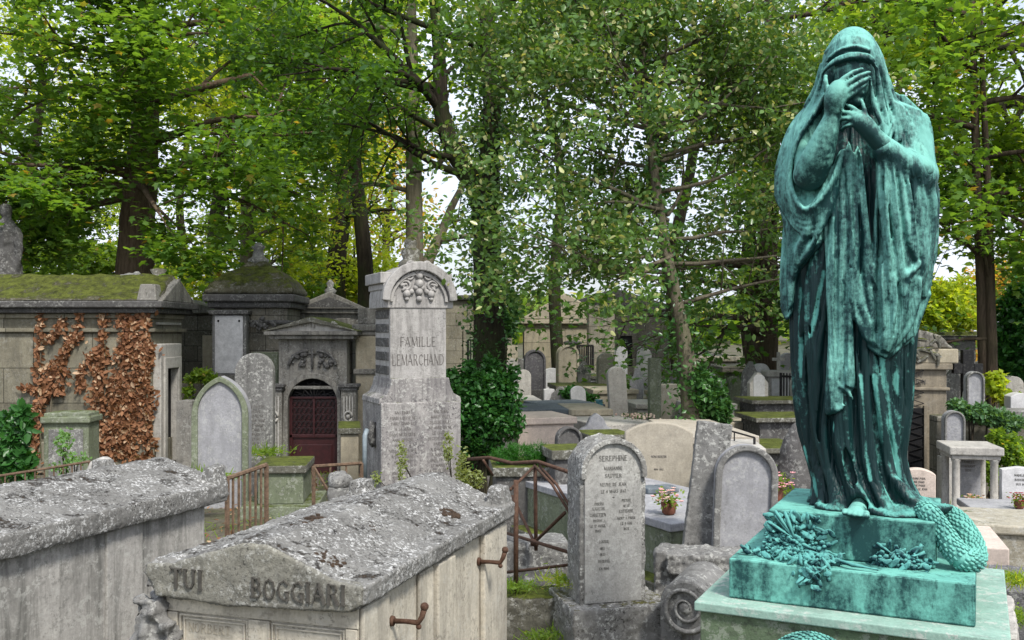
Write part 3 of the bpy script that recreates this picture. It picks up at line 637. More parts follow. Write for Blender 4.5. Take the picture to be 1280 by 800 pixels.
# ankle, foot, toes
Fg.tube(spl([(1073, 600, -.12), (1074, 622, -.15), (1073, 638, -.19)]), [.036, .034, .032, .031, .031, .032, .032, .032, .032], .015)
Fg.tube(spl([(1073, 637, -.20), (1071, 642, -.26), (1070, 645.5, -.30)]), [.036, .037, .038, .039, .040, .040, .040, .039, .036], .012, flat=1.3)
for i, (x, l) in enumerate(((1056, .030), (1062, .038), (1068, .044), (1074.5, .048), (1083, .052))):
    p = q(x, 646, -.31 + .004 * abs(i - 4)); e = p + np.array([0, -l, -.004]); p[2] = 1.268; e[2] = 1.264; Fg.tube([p, e], [.0125, .011 + .003 * (i == 4)], .0025)
Fg.d = np.maximum(Fg.d, 1.2502 - Zg)
Fg.mesh('figure', M_bronze_f, statue)
del G, Mt, Fg, body, rr, th, ex, et, fold, foldm, shell, mask, backm, wob
# ------------------------------------------------------------------ foliage
def leaf_shape(kind):
    if kind == 'kite': V = [(0, 0, 0), (.28, .45, .06), (0, 1, -.05), (-.28, .45, .06)]; Fc = [(0, 1, 2), (0, 2, 3)]
    elif kind == 'oval': V = [(0, 0, 0), (.26, .3, .07), (.22, .7, .07), (0, 1, -.02), (-.22, .7, .07), (-.26, .3, .07)]; Fc = [(0, 1, 2), (0, 2, 3), (0, 3, 4), (0, 4, 5)]
    elif kind == 'maple':
        V = [(0, .0, 0), (.42, .12, .02), (.30, .34, .04), (.58, .62, -.04), (.24, .62, .04), (0, 1.05, -.08), (-.24, .62, .04), (-.58, .62, -.04), (-.30, .34, .04), (-.42, .12, .02)]
        Fc = [(0, 1, 2), (0, 2, 4), (2, 3, 4), (0, 4, 6), (4, 5, 6), (0, 6, 8), (6, 7, 8), (0, 8, 9)]
    elif kind == 'blade': V = [(-.05, 0, 0), (.05, 0, 0), (.03, .6, .08), (0, 1, .0), (-.03, .6, .08)]; Fc = [(0, 1, 2), (0, 2, 4), (2, 3, 4)]
    return np.array(V, np.float32), np.array(Fc, np.int32)
def leaves_arrays(P, size, kind, up=.6, rg=rng, outd=None, var=.3):
    """P: leaf base points; up: how level the blades lie (0..1)"""
    n = len(P); V, Fc = leaf_shape(kind)
    d = rg.normal(size=(n, 3)); d[:, 2] *= (1 - up * .7); d[:, 2] -= .25 * up
    if outd is not None: d += outd * .8
    d /= np.linalg.norm(d, axis=1, keepdims=True) + 1e-9
    nrm = rg.normal(size=(n, 3)) * (1.05 - up); nrm[:, 2] += up * 1.6
    nrm -= d * (nrm * d).sum(1, keepdims=True); nrm /= np.linalg.norm(nrm, axis=1, keepdims=True) + 1e-9
    s = np.cross(d, nrm); sz = size * rg.uniform(1 - var, 1 + var, n)
    A = (V[None, :, 0:1] * s[:, None] + V[None, :, 1:2] * d[:, None] + V[None, :, 2:3] * nrm[:, None]) * sz[:, None, None] + P[:, None]
    Fa = Fc[None] + (np.arange(n) * len(V))[:, None, None]
    return A.reshape(-1, 3), Fa.reshape(-1, 3)
def leaves_mesh(name, P, size, m, parent, kind='kite', up=.6, **k):
    A, Fa = leaves_arrays(np.asarray(P), size, kind, up, **k); return mesh_np(name, A, Fa, 3, m, parent)
M_lf_maple = leafmat('maple_leaf', (.075, .17, .035), (.17, .30, .06), (.34, .24, .06), .03, .52)
M_lf_holly = leafmat('glossy_leaf', (.05, .13, .035), (.17, .29, .075), (.42, .44, .20), .14, .3, .26)
M_lf_dark = leafmat('dark_leaf', (.035, .10, .022), (.09, .19, .03), None, 0, .42)
M_lf_yel = leafmat('lime_leaf', (.22, .34, .04), (.42, .50, .07), (.45, .38, .08), .05, .58)
M_lf_mid = leafmat('mid_leaf', (.10, .20, .03), (.24, .36, .06), (.38, .30, .08), .03, .55)
M_lf_aut = leafmat('autumn_leaf', (0.434, 0.186, 0.046), (0.500, 0.403, 0.093), (0.186, 0.248, 0.046), .3, .5)
M_lf_shrub = leafmat('shrub_leaf', (0.019, 0.085, 0.019), (0.054, 0.171, 0.034), None, 0, .25, .35)
M_lf_dead = leafmat('dead_creeper', (.13, .05, .022), (.33, .16, .075), (.46, .32, .2), .15, .15, .75)
M_lf_ivy = leafmat('ivy_leaf', (0.028, 0.093, 0.023), (0.078, 0.186, 0.046), None, 0, .2, .35)
def barkmat(name, c1, c2, green=.2):
    m, nt = newmat(name); g = N(nt); co = g.n('ShaderNodeTexCoord').outputs['Object']
    a = g.noise(g.mapv(co, (9, 9, 1.4)), 1.6, 7, .75, .5); b = g.noise(co, 1.5, 4, .6)
    col = g.mix(g.ramp(a, .35, .65), c1, c2); col = g.mix(g.math('MULTIPLY', g.ramp(b, .45, .65), green), col, (.05, .08, .02))
    g.out(col, .95, g.bump(a, 1.0, .05), .15); return m
M_bark = barkmat('bark_brown', (.045, .032, .022), (.13, .095, .07)); M_barkd = barkmat('bark_dark', (.018, .015, .011), (.055, .045, .032), .5); M_barkg = barkmat('bark_grey', (.10, .085, .06), (.22, .19, .14), .35)

def grow(start, d, length, r, levels, rg, mb, tips, gravity=-.05, spread=.8, nchild=(5, 7), segs=6, curl=.25, twigr=.006):
    """recursive limb; collects leaf-bearing twig points in tips"""
    pts = [Vector(start)]; dirs = Vector(d).normalized(); rads = [r]
    for i in range(segs):
        dirs = (dirs + Vector(rg.normal(0, curl, 3)) * .5 + Vector((0, 0, gravity))).normalized()
        pts.append(pts[-1] + dirs * (length / segs)); rads.append(max(twigr, r * (1 - .93 * (i + 1) / segs)))
    if r > .008: mb.tube(pts, rads, 7 if r > .06 else (5 if r > .02 else 3))
    if levels == 0:
        for i in range(1, len(pts)): tips.append((pts[i], dirs)); tips.append(((pts[i] + pts[i - 1]) / 2, dirs))
        return
    n = rg.integers(*nchild)
    for k in range(n):
        u = .25 + .75 * (k + rg.random() * .8) / n; i = min(segs - 1, int(u * segs)); p = pts[i].lerp(pts[i + 1], u * segs - i) if u < 1 else pts[-1]
        side = Vector(rg.normal(0, 1, 3)); side -= dirs * side.dot(dirs); side.normalize()
        nd = (dirs * (1 - spread * .55) + side * spread + Vector((0, 0, .06))).normalized()
        grow(p, nd, length * rg.uniform(.42, .62), max(twigr, rads[i] * .55), levels - 1, rg, mb, tips, gravity, spread, nchild, max(3, segs - 1), curl, twigr)
def tree(label, trunk, rad, limbs, leafm, bark, lsize, nleaf, kind='oval', seed=1, spreadp=.14, levels=2, name='tree', group=None, up=.6, nchild=(5, 7), extra=None, gravity=-.03, ivy=None, ivyn=0, zmin=None):
    """trunk: world points; limbs: (start, direction, length, radius)"""
    g0 = gz(trunk[0][1]) - .12
    if trunk[0][2] > g0 + .15: trunk = [(trunk[0][0], trunk[0][1], g0)] + list(trunk); rad = [rad[0] * 1.25] + list(rad)
    rg = np.random.default_rng(seed); B = Vector(trunk[0]); t = thing(name, label, 'tree', tuple(B), 0, group)
    T = [Vector(p) - B for p in trunk]; T2 = []; r2 = []
    for i in range(len(T) - 1):
        p0, p1, p2, p3 = T[max(i - 1, 0)], T[i], T[i + 1], T[min(i + 2, len(T) - 1)]
        for k in range(6):
            u = k / 6; T2.append(.5 * ((2 * p1) + (-p0 + p2) * u + (2 * p0 - 5 * p1 + 4 * p2 - p3) * u * u + (-p0 + 3 * p1 - 3 * p2 + p3) * u ** 3)); r2.append(rad[i] + (rad[i + 1] - rad[i]) * u)
    T2.append(T[-1]); r2.append(rad[-1]); m1 = MB().tube(T2, r2, 14, jit=.05); m1.build('trunk', bark, t, smooth=True)
    mb = MB(); tips = []
    for item in limbs:
        if len(item) == 2:                      # a limb laid out point by point, with its own side shoots
            PP = [Vector(p) - B for p in item[0]]; Q2 = []; R2 = []; ra = item[1]
            for i in range(len(PP) - 1):
                p0, p1, p2, p3 = PP[max(i - 1, 0)], PP[i], PP[i + 1], PP[min(i + 2, len(PP) - 1)]
                for k in range(5):
                    u = k / 5; Q2.append(.5 * ((2 * p1) + (-p0 + p2) * u + (2 * p0 - 5 * p1 + 4 * p2 - p3) * u * u + (-p0 + 3 * p1 - 3 * p2 + p3) * u ** 3)); R2.append(ra[i] + (ra[i + 1] - ra[i]) * u)
            Q2.append(PP[-1]); R2.append(ra[-1]); mb.tube(Q2, R2, 10, jit=.05)
            for i in range(6, len(Q2), 3):
                dd = Vector(rg.normal(0, 1, 3)); grow(Q2[i], (dd.x, dd.y, abs(dd.z) * .5), rg.uniform(1.4, 2.4), R2[i] * .4, 1, rg, mb, tips, gravity, .8, nchild)
            continue
        s_, d, L, r = item
        if not hasattr(s_, '__len__'):
            u = s_ * (len(T2) - 1); i = min(len(T2) - 2, int(u)); s_ = T2[i].lerp(T2[i + 1], u - i)
        else: s_ = Vector(s_) - B
        grow(s_, d, L, r, levels, rg, mb, tips, gravity, .8, nchild)
    if mb.v: mb.build('limbs', bark, t, smooth=True)
    tp = np.array([tuple(p) for p, _ in tips]); 
    if len(tp):
        idx = rg.integers(0, len(tp), nleaf); P = tp[idx] + rg.normal(0, spreadp, (nleaf, 3)) * np.array([1, 1, .6])
        if extra is not None: P = np.concatenate([P, extra(rg) - np.array(tuple(B))])
        if zmin is not None:
            hx = P[:, 0]; keep = (P[:, 2] + B.z > zmin + .25 * np.sin(hx * 4) * rg.random(len(P))) | ((np.abs(hx + .1) < .42) & (P[:, 2] + B.z > 1.15)) ; P = P[keep]
        leaves_mesh('crown', P, lsize, leafm, t, kind, up, rg=rg)
    if ivy is not None:
        n = ivyn; k = rg.integers(0, int(len(T2) * .85), n); u = rg.random(n)[:, None]; A = np.array([tuple(p) for p in T2]); Q = A[k] * (1 - u) + A[np.minimum(k + 1, len(A) - 1)] * u
        a = rg.random(n) * 6.283; rr_ = np.array(r2)[k] + rg.random(n) ** 1.5 * .22; Q[:, 0] += np.cos(a) * rr_; Q[:, 1] += np.sin(a) * rr_
        leaves_mesh('ivy', Q, .085, ivy, t, 'kite', .25, rg=rg)
    return t
def radial(n, lo, hi, L, r, rg, el=(.0, .6), azr=(0, 6.283)):
    out = []
    for k in range(n):
        a = azr[0] + (azr[1] - azr[0]) * (k + rg.random() * .8) / n; e = rg.uniform(*el)
        out.append((lo + (hi - lo) * rg.random(), (math.cos(a), math.sin(a), e), L * rg.uniform(.75, 1.15), r * rg.uniform(.7, 1.1)))
    return out
# ------------------------------------------------------------------ statue: plinth blocks, sprays, garland
def rotz(d, loc=(0, 0, 0)): return Matrix.Translation(loc) @ Matrix.Rotation(R(d), 4, 'Z')
PM = rotz(-26)                                   # plinth frame, origin at statue foot (z = 0 is 1.25)
mb = MB().box(-.33, .317, -.295, .33, -.1856, 0, PM); mb.build('plinth_block', M_bronze_p, statue, bevel=.008)
mb = MB().box(-.46, .46, -.46, .46, -.35, -.1857, PM); mb.build('plinth_step', M_bronze_p, statue, bevel=.008)
def oriented(mbx, c, d, L, w, t, n=6, up=(0, 0, 1)):
    d = Vector(d).normalized(); u = Vector(up); u = (u - d * u.dot(d))
    if u.length < 1e-3: u = d.orthogonal()
    u.normalize(); s = d.cross(u); Mx = Matrix.Translation(c) @ Matrix((( s.x, d.x, u.x, 0), (s.y, d.y, u.y, 0), (s.z, d.z, u.z, 0), (0, 0, 0, 1)))
    mbx.ball((0, 0, 0), 1, n, Mx @ Matrix.Diagonal((w, L, t, 1)))
def prof(p, x, out=0.0):
    if p < .1856: return Vector((x, -.295 - out, -p))
    p -= .1856
    if p < .165: return Vector((x, -.295 - p, -.1856 + out))
    p -= .165; return Vector((x, -.46 - out, -.1856 - p))
rs = random.Random(3)
def spray(cx, cp, rx, rp, nl, nf, stems, name='flower_spray'):
    m1 = MB()
    for _ in range(nl):
        x = cx + max(-rx, min(rx, rs.gauss(0, rx * .5))); p = min(.43, max(.02, cp + max(-rp, min(rp, rs.gauss(0, rp * .5))))); x = max(x, -.325 if p < .2 else -.445); c = prof(p, x, rs.uniform(.004, .028))
        d = Vector((rs.uniform(-1, 1), rs.uniform(-.6, .1), rs.uniform(-.8, .8))); oriented(m1, c, d, rs.uniform(.018, .04), rs.uniform(.007, .014), .0028, 6, (rs.uniform(-.5, .5), -1, .4))
    for _ in range(nf):
        x = max(-.32, cx + max(-rx, min(rx, rs.gauss(0, rx * .45)))); p = min(.42, max(.03, cp + rs.gauss(0, rp * .4))); c = prof(p, x, rs.uniform(.01, .03)); r = rs.uniform(.011, .020)
        for k in range(5):
            a = k * 1.257 + rs.random(); oriented(m1, c + Vector((math.cos(a) * r, -.004, math.sin(a) * r)), Vector((math.cos(a), -.4, math.sin(a))), r * .9, r * .7, r * .4, 6, (0, -1, .3))
        m1.ball(c + Vector((0, -.010, .004)), r * .5, 8)
    for pts in stems:
        P = [prof(p, x, o) for x, p, o in pts]; P2 = []
        for a, b in zip(P, P[1:]):
            P2 += [a.lerp(b, k / 4) for k in range(4)]
        P2.append(P[-1]); m1.tube(P2, [.006 + .003 * math.sin(i) for i in range(len(P2))], 7)
    m1.v = [tuple(PM @ Vector(v)) for v in m1.v]
    return m1.build(name, M_bronze_s, statue, smooth=True)
spray(-.24, .17, .17, .15, 270, 22, [[(-.30, .0, .02), (-.24, .08, .03), (-.17, .18, .03), (-.12, .28, .03), (-.04, .34, .02)], [(-.33, .05, .02), (-.25, .09, .035), (-.16, .14, .03), (-.05, .16, .02)], [(-.26, .0, .02), (-.22, .10, .035), (-.2, .22, .03), (-.2, .33, .02)],
      [(-.3, .02, .02), (-.2, .13, .03), (-.12, .17, .03), (-.02, .155, .012)], [(-.2, .2, .03), (-.1, .26, .03), (.02, .33, .02), (.12, .34, .012)]])
spray(-.13, .31, .1, .12, 100, 3, [[(-.12, .25, .02), (-.08, .34, .02), (-.06, .40, .01)]])
spray(.20, .18, .10, .07, 110, 12, [[(.10, .10, .01), (.15, .13, .02), (.22, .18, .02)], [(.08, .16, .02), (.17, .18, .03), (.28, .12, .01)], [(.15, .2, .02), (.22, .16, .03), (.27, .09, .01)]])
def scaled_tube(pts, r, name, m, parent, ns=15, step=.0105, s=1.0):
    P = []
    for i in range(len(pts) - 1):
        p0, p1, p2, p3 = pts[max(i - 1, 0)], pts[i], pts[i + 1], pts[min(i + 2, len(pts) - 1)]
        for k in range(10):
            u = k / 10; P.append(.5 * ((2 * p1) + (-p0 + p2) * u + (2 * p0 - 5 * p1 + 4 * p2 - p3) * u * u + (-p0 + 3 * p1 - 3 * p2 + p3) * u ** 3))
    P.append(pts[-1]); m1 = MB(); rr_ = [r * (1 - .5 * (abs(i / len(P) - .5) * 2) ** 6) for i in range(len(P))]
    m1.tube(P, [x * .92 for x in rr_], 16)
    acc = 0; up = Vector((0, 0, 1)); ring = 0
    for a, b, rad in zip(P, P[1:], rr_):
        acc += (b - a).length
        if acc < step: continue
        acc = 0; ring += 1; d = (b - a).normalized(); u = (up - d * up.dot(d)).normalized(); up = u; w = d.cross(u)
        for k in range(ns):
            an = 2 * math.pi * (k + .5 * (ring % 2)) / ns + rs.uniform(-.12, .12); o = u * math.cos(an) + w * math.sin(an)
            oriented(m1, a + o * (rad * .97), d + o * rs.uniform(.1, .35), .0115 * s, .0068 * s, .0042 * s, 5, o)
    return m1.build(name, m, parent, smooth=True)
O = Vector((float(SC[0]), float(SC[1]), 1.25))
gp = [W(1150, 637, 3.92), W(1160, 641, 3.86), W(1173, 660, 3.83), W(1190, 684, 3.79), W(1204, 699, 3.765), W(1217, 700, 3.80), W(1217, 684, 3.87), W(1205, 662, 3.93), W(1192, 647, 3.99), W(1176, 638, 4.05)]
scaled_tube([p - O for p in gp], .046, 'garland', bronze('verdigris_garland', (.18, .50, .42), (.01, .10, .10), .85, .25, .4), statue)
# stone pedestal under the bronze
M_ped = stone('pedestal_mossy', (.16, .22, .13), (.08, .13, .06), streak=.35, lichen=.12, pit=.25, moss=.42, mosscol=(.07, .12, .03), bump=.5)
M_slab = stone('pedestal_cap', (.38, .56, .47), (.25, .42, .34), streak=.15, lichen=.3, pit=.1, bump=.3)
ped = thing('pedestal', 'square mossy stone pedestal carrying the green bronze statue', 'pedestal', (O.x, O.y, 0), -26)
MB().box(-.555, .555, -.555, .555, -.1, .862).build('shaft', M_ped, ped, bevel=.006)
MB().box(-.575, .575, -.575, .575, .8625, .8995).build('cap_slab', M_slab, ped, bevel=.005)
MB().box(-.66, .66, -.66, .66, -.15, .25).build('base', M_ped, ped, bevel=.01)
wr = thing('bronze_wreath', 'round green bronze wreath hung on the front of the statue pedestal', 'wreath', tuple(Vector((O.x, O.y, .66)) + Matrix.Rotation(R(-26), 3, 'Z') @ Vector((-.10, -.625, 0))), -26)
ring = [Vector((.145 * math.cos(a), 0, .145 * math.sin(a))) for a in [2 * math.pi * k / 16 for k in range(17)]]
scaled_tube(ring, .048, 'leaf_ring', M_bronze_p, wr)

# ------------------------------------------------------------------ stone kinds
S_lid = stone('crusted_lid', (.28, .275, .255), (.13, .125, .115), dark=(.018, .016, .015), streak=.0, lichen=.42, pit=.5, moss=.16, sc=1.5, bump=1.3, liccol=(.57, .57, .55), mosscol=(.09, .06, .035), fine=1.7)
S_front = stone('pediment_stone', (.29, .28, .23), (.17, .165, .145), streak=.25, lichen=.25, pit=.35, moss=.05, sc=1.5, bump=.9, fine=1.5)
S_cream = stone('cream_limestone', (.66, .60, .48), (.48, .45, .38), streak=.6, lichen=.1, pit=.3, dark=(.14, .13, .11), bump=.3)
S_pale = stone('pale_stone', (.60, .57, .51), (.44, .42, .39), streak=.35, lichen=.2, pit=.2, bump=.4)
S_grey = stone('grey_stone', (.27, .265, .25), (.17, .168, .16), streak=.5, lichen=.3, pit=.3, bump=.6)
S_dark = stone('dark_stone', (.13, .125, .12), (.075, .073, .07), streak=.5, lichen=.15, pit=.3, bump=.5)
S_green = stone('algae_stone', (.24, .27, .18), (.14, .165, .10), streak=.3, lichen=.15, pit=.25, moss=.3, bump=.4)
S_moss = stone('mossy_stone', (.20, .19, .15), (.10, .10, .08), streak=.4, lichen=.25, pit=.35, moss=.52, bump=.8, mosscol=(.10, .12, .02))
S_white = stone('white_marble', (.72, .71, .70), (.60, .60, .60), streak=.12, lichen=.0, pit=.05, bump=.15)
S_greymar = stone('grey_marble', (.42, .42, .43), (.32, .32, .34), streak=.2, lichen=.15, pit=.12, bump=.2)
S_pink = stone('pink_granite', (.74, .62, .53), (.64, .54, .47), streak=.05, lichen=.0, pit=.08, bump=.12)
S_tan = stone('tan_stone', (.52, .46, .34), (.40, .35, .26), streak=.25, lichen=.08, pit=.12, bump=.3)
S_wall = stone('ashlar_wall', (.40, .36, .27), (.21, .20, .165), streak=.45, lichen=.15, pit=.2, moss=.15, bump=.4, joints=(.75, .42))
S_walld = stone('dark_ashlar', (.23, .21, .165), (.13, .125, .10), streak=.5, lichen=.12, pit=.3, moss=.25, bump=.5, joints=(.6, .35))
S_chapel = stone('chapel_stone', (.33, .31, .27), (.17, .165, .15), streak=.8, dark=(.03, .028, .025), lichen=.15, pit=.3, moss=.15, bump=.5)
S_black = stone('black_granite', (.03, .03, .032), (.02, .02, .022), dark=(.01, .01, .01), streak=.1, lichen=.04, pit=0, bump=.1)
S_bluegr = stone('blue_granite', (.16, .19, .21), (.12, .14, .16), streak=.1, lichen=.1, pit=0, bump=.1)
M_rust = simple('rusty_iron', (.10, .045, .025), .75, .45, 30, 0, .3, .4, c2=(.115, .065, .042))
M_iron = simple('dark_iron', (.022, .020, .020), .55, .4, 20, .3, .4)
M_cut = simple('cut_letter', (.135, .125, .115), .95, .3, 20)
M_cutd = simple('cut_letter_dark', (.07, .065, .055), .95, .3, 20)
M_door = simple('oxblood_door', (.045, .009, .010), .45, .3, 10, 0, .5)
M_void = simple('dark_interior', (.008, .008, .009), .9, .2, 4)
M_soil = simple('soil_crust', (.045, .028, .016), .95, .5, 30, bump=.8)

# ------------------------------------------------------------------ foreground tombs
GRD = -20
t1 = thing('box_tomb', 'grey crusted gabled tomb lettered on its front, cream sides with iron hooks, bottom centre', 'tomb', (-1.001, 3.703, 0), -17.5)
t1.scale = (1.055, .98, 1)
zl = .953
def lid_outline(w, ap, e):
    h = w / 2
    return [(-h + .03, -.005), (-.1, -.022), (h - .05, 0), (h, .03), (h + .005, e), (h - .09, e + .01), (.06, ap), (-.04, ap), (-h + .1, e + .03), (-h - .01, e + .02), (-h - .02, e - .02), (-h + .005, .05)]
mb = MB().prism([(x, z + zl) for x, z in lid_outline(.90, .245, .10)], 0, 1.9)
for sx in (-1, 1):
    for y in (.0, 1.74):
        if sx == 1 and y == 0: continue
        x0, x1 = (sx * .455, sx * .33) if sx > 0 else (-.46, -.33)
        mb.box(min(x0, x1), max(x0, x1), y - .01, y + .15, zl + .03, zl + (.20 if y else .145), tx=.025, ty=.02)
mb.build('lid', S_lid, t1, rough=(.007, .020, .12, .011, .014))
# dressed front face of the lid with worn lettering
mb = MB().prism([(x * .985, z * .97 + zl + .004) for x, z in lid_outline(.90, .235, .10)], -.014, .05)
mb.build('pediment', S_front, t1, rough=(.0075, .012, .06, .005, .018))
mb = MB(); lettering(mb, 'TUI', -.265, -.017, zl + .04, .074, .006, .12); lettering(mb, 'BOGGIARI', .20, -.017, zl + .03, .074, .006, .12, spread=.93)
mb.build('inscription', M_cutd, t1)
for (x, y, s) in ((-.05, .42, .13), (.16, .62, .05), (.30, 1.3, .05), (.24, .14, .06)):
    m1 = MB()
    for _ in range(int(60 * s / .06)):
        a = rs.random() * 6.28; d = s * rs.random() ** .6; xx = x + d * math.cos(a) * .9; yy = y + d * math.sin(a) * 1.2
        zz = zl + .245 - abs(xx) * .38 + .004
        m1.ball((xx, yy, zz), rs.uniform(.008, .018), 6, sq=(1, 1, .5))
    m1.build('crust_patch', M_soil, t1)
mb = MB().box(-.40, .40, .06, 1.84, -.1, zl + .01)
mb.build('chest', S_cream, t1, bevel=.006)
mb = MB().box(-.405, .405, .045, .058, zl - .075, zl + .005)
for x0, x1 in ((-.40, -.355), (-.045, .045), (.355, .40)): mb.box(x0, x1, .043, .0585, .05, zl - .078)
for x0, x1 in ((-.355, -.045), (.045, .355)):
    o_ = [(x0, .1), (x1, .1), (x1, zl - .08), (x0, zl - .08), (x0, .1)]
    for k, (ins, yy) in enumerate(((.012, .049), (.028, .053))):
        i2 = [(x0 + ins, .1 + ins), (x1 - ins, .1 + ins), (x1 - ins, zl - .08 - ins), (x0 + ins, zl - .08 - ins), (x0 + ins, .1 + ins)]
        pr = ins - .008
        i1 = [(x0 + pr, .1 + pr), (x1 - pr, .1 + pr), (x1 - pr, zl - .08 - pr), (x0 + pr, zl - .08 - pr), (x0 + pr, .1 + pr)]
        mb.band(i1, i2, yy, .0595)
mb.build('panel_frame', S_cream, t1, bevel=.003)
mb = MB(); lettering(mb, 'NORBERT', -.22, .0595, zl - .155, .035, .002, .09); mb.build('inscription', simple('faint_cut', (.30, .27, .21), .95, .3, 60), t1)
mb = MB()
for y0, y1, d in ((.06, .30, .022), (.62, .78, .02), (.80, 1.02, .035), (1.04, 1.14, .018), (1.46, 1.84, .03)): mb.box(.401, .40 + d, y0, y1, -.1, zl + .002)
mb.build('pilaster', S_cream, t1, bevel=.012)
for y in (.36, 1.44):
    m1 = MB(); m1.tube([(.40, y, zl - .13), (.412, y, zl - .13)], [.022, .020], 12)
    m1.tube([(.41, y, zl - .13), (.46, y + .005, zl - .128), (.51, y + .008, zl - .13), (.525, y + .008, zl - .105), (.535, y + .008, zl - .07)], [.011, .010, .012, .011, .012], 10)
    m1.ball((.536, y + .008, zl - .062), .017, 10); m1.ball((.512, y + .008, zl - .145), .012, 8); m1.build('iron_hook', M_rust, t1, smooth=True)
m1 = MB().box(-.53, -.38, -.03, .30, -.1, zl - .02, tx=.03); m1.box(-.50, -.34, -.02, .1, .1, zl - .1)
m1.build('broken_corner', S_grey, t1, rough=(.013, .12, .07, .03, .03))

t2 = thing('box_tomb', 'long grey crusted gabled tomb with a stained plain side, bottom left corner', 'tomb', (-3.0, 3.95, 0), GRD)
t2.name = 'box_tomb'
out2 = [(-.475, 0), (.475, 0), (.485, .03), (.485, .118), (.43, .128), (.03, .252), (-.03, .252), (-.43, .128), (-.485, .118), (-.485, .03)]
mb = MB().prism([(x, z + zl) for x, z in out2], 0, 2.3)
for x0, x1 in ((-.49, -.37), (.37, .49)):
    for y in (0, 2.16): mb.box(x0, x1, y, y + .145, zl + .04, zl + .225, tx=.02, ty=.02)
mb.build('lid', S_lid, t2, rough=(.009, .022, .12, .011, .016))
S_side = stone('stained_side', (.50, .48, .44), (.34, .33, .31), streak=.95, lichen=.2, pit=.2, bump=.35, dark=(.09, .09, .08))
mb = MB().plate([(-.41, .05), (.41, .05), (.41, 2.17), (.34, 2.25), (-.34, 2.25), (-.41, 2.17)], -.1, zl + .012); mb.build('chest', S_side, t2, bevel=.02)
MB().box(.36, .425, 1.35, 1.62, -.1, zl - .002).build('pilaster', S_side, t2, bevel=.006)

# kerb with rusty brace railing between tomb and stele
kt = thing('grave_kerb', 'mossy stone kerb wall below the rusty brace railing', 'kerb', (.22, 6.25, 0), 4)
mb = MB().box(-.75, .32, -.13, .16, -.1, .31); mb.build('kerb_stone', S_moss, kt, rough=(.015, .03, .07, .012, .03))
MB().box(-.75, .25, .75, 1.1, -.1, .46).build('rear_kerb', S_grey, kt, rough=(.02, .03, .08, .01, .03))
rl = thing('brace_railing', 'rusty iron grave railing of crossed braces right of the lettered tomb', 'railing', tuple(W(645, 740, 6.2)), 0)
B = Vector(rl.location)
def rt(pts, r, name, n=8):
    m1 = MB().tube([Vector(p) - B for p in pts], r, n); return m1.build(name, M_rust, rl, smooth=True)
rt([W(645, 742, 6.2), W(645, 600, 6.2)], .016, 'post'); rt([W(670, 688, 6.9), W(669, 585, 6.9)], .014, 'post')
rt([W(585, 574, 7.6), W(612, 572, 7.4), W(640, 579, 7.2), W(672, 577, 6.9), W(705, 588, 6.6), W(740, 600, 6.3)], .014, 'top_rail')
rt([W(668, 582, 6.9), W(690, 605, 6.5), W(712, 641, 6.15)], .010, 'brace'); rt([W(674, 582, 6.9), W(696, 606, 6.5), W(713, 634, 6.15)], .010, 'brace')
rt([W(706, 641, 6.2), W(668, 678, 6.9), W(640, 620, 7.2)], .012, 'brace'); rt([W(638, 612, 6.2), W(668, 583, 6.9)], .010, 'brace'); rt([W(604, 575, 7.4), W(616, 594, 7.5)], .010, 'brace')
rt([W(632, 666, 7.2), W(710, 690, 6.15)], .012, 'lower_rail'); rt([W(628, 716, 6.6), W(712, 706, 6.15)], .010, 'lower_rail')
rt([W(668, 674, 6.9), W(668, 682, 6.9)], .03, 'collar')

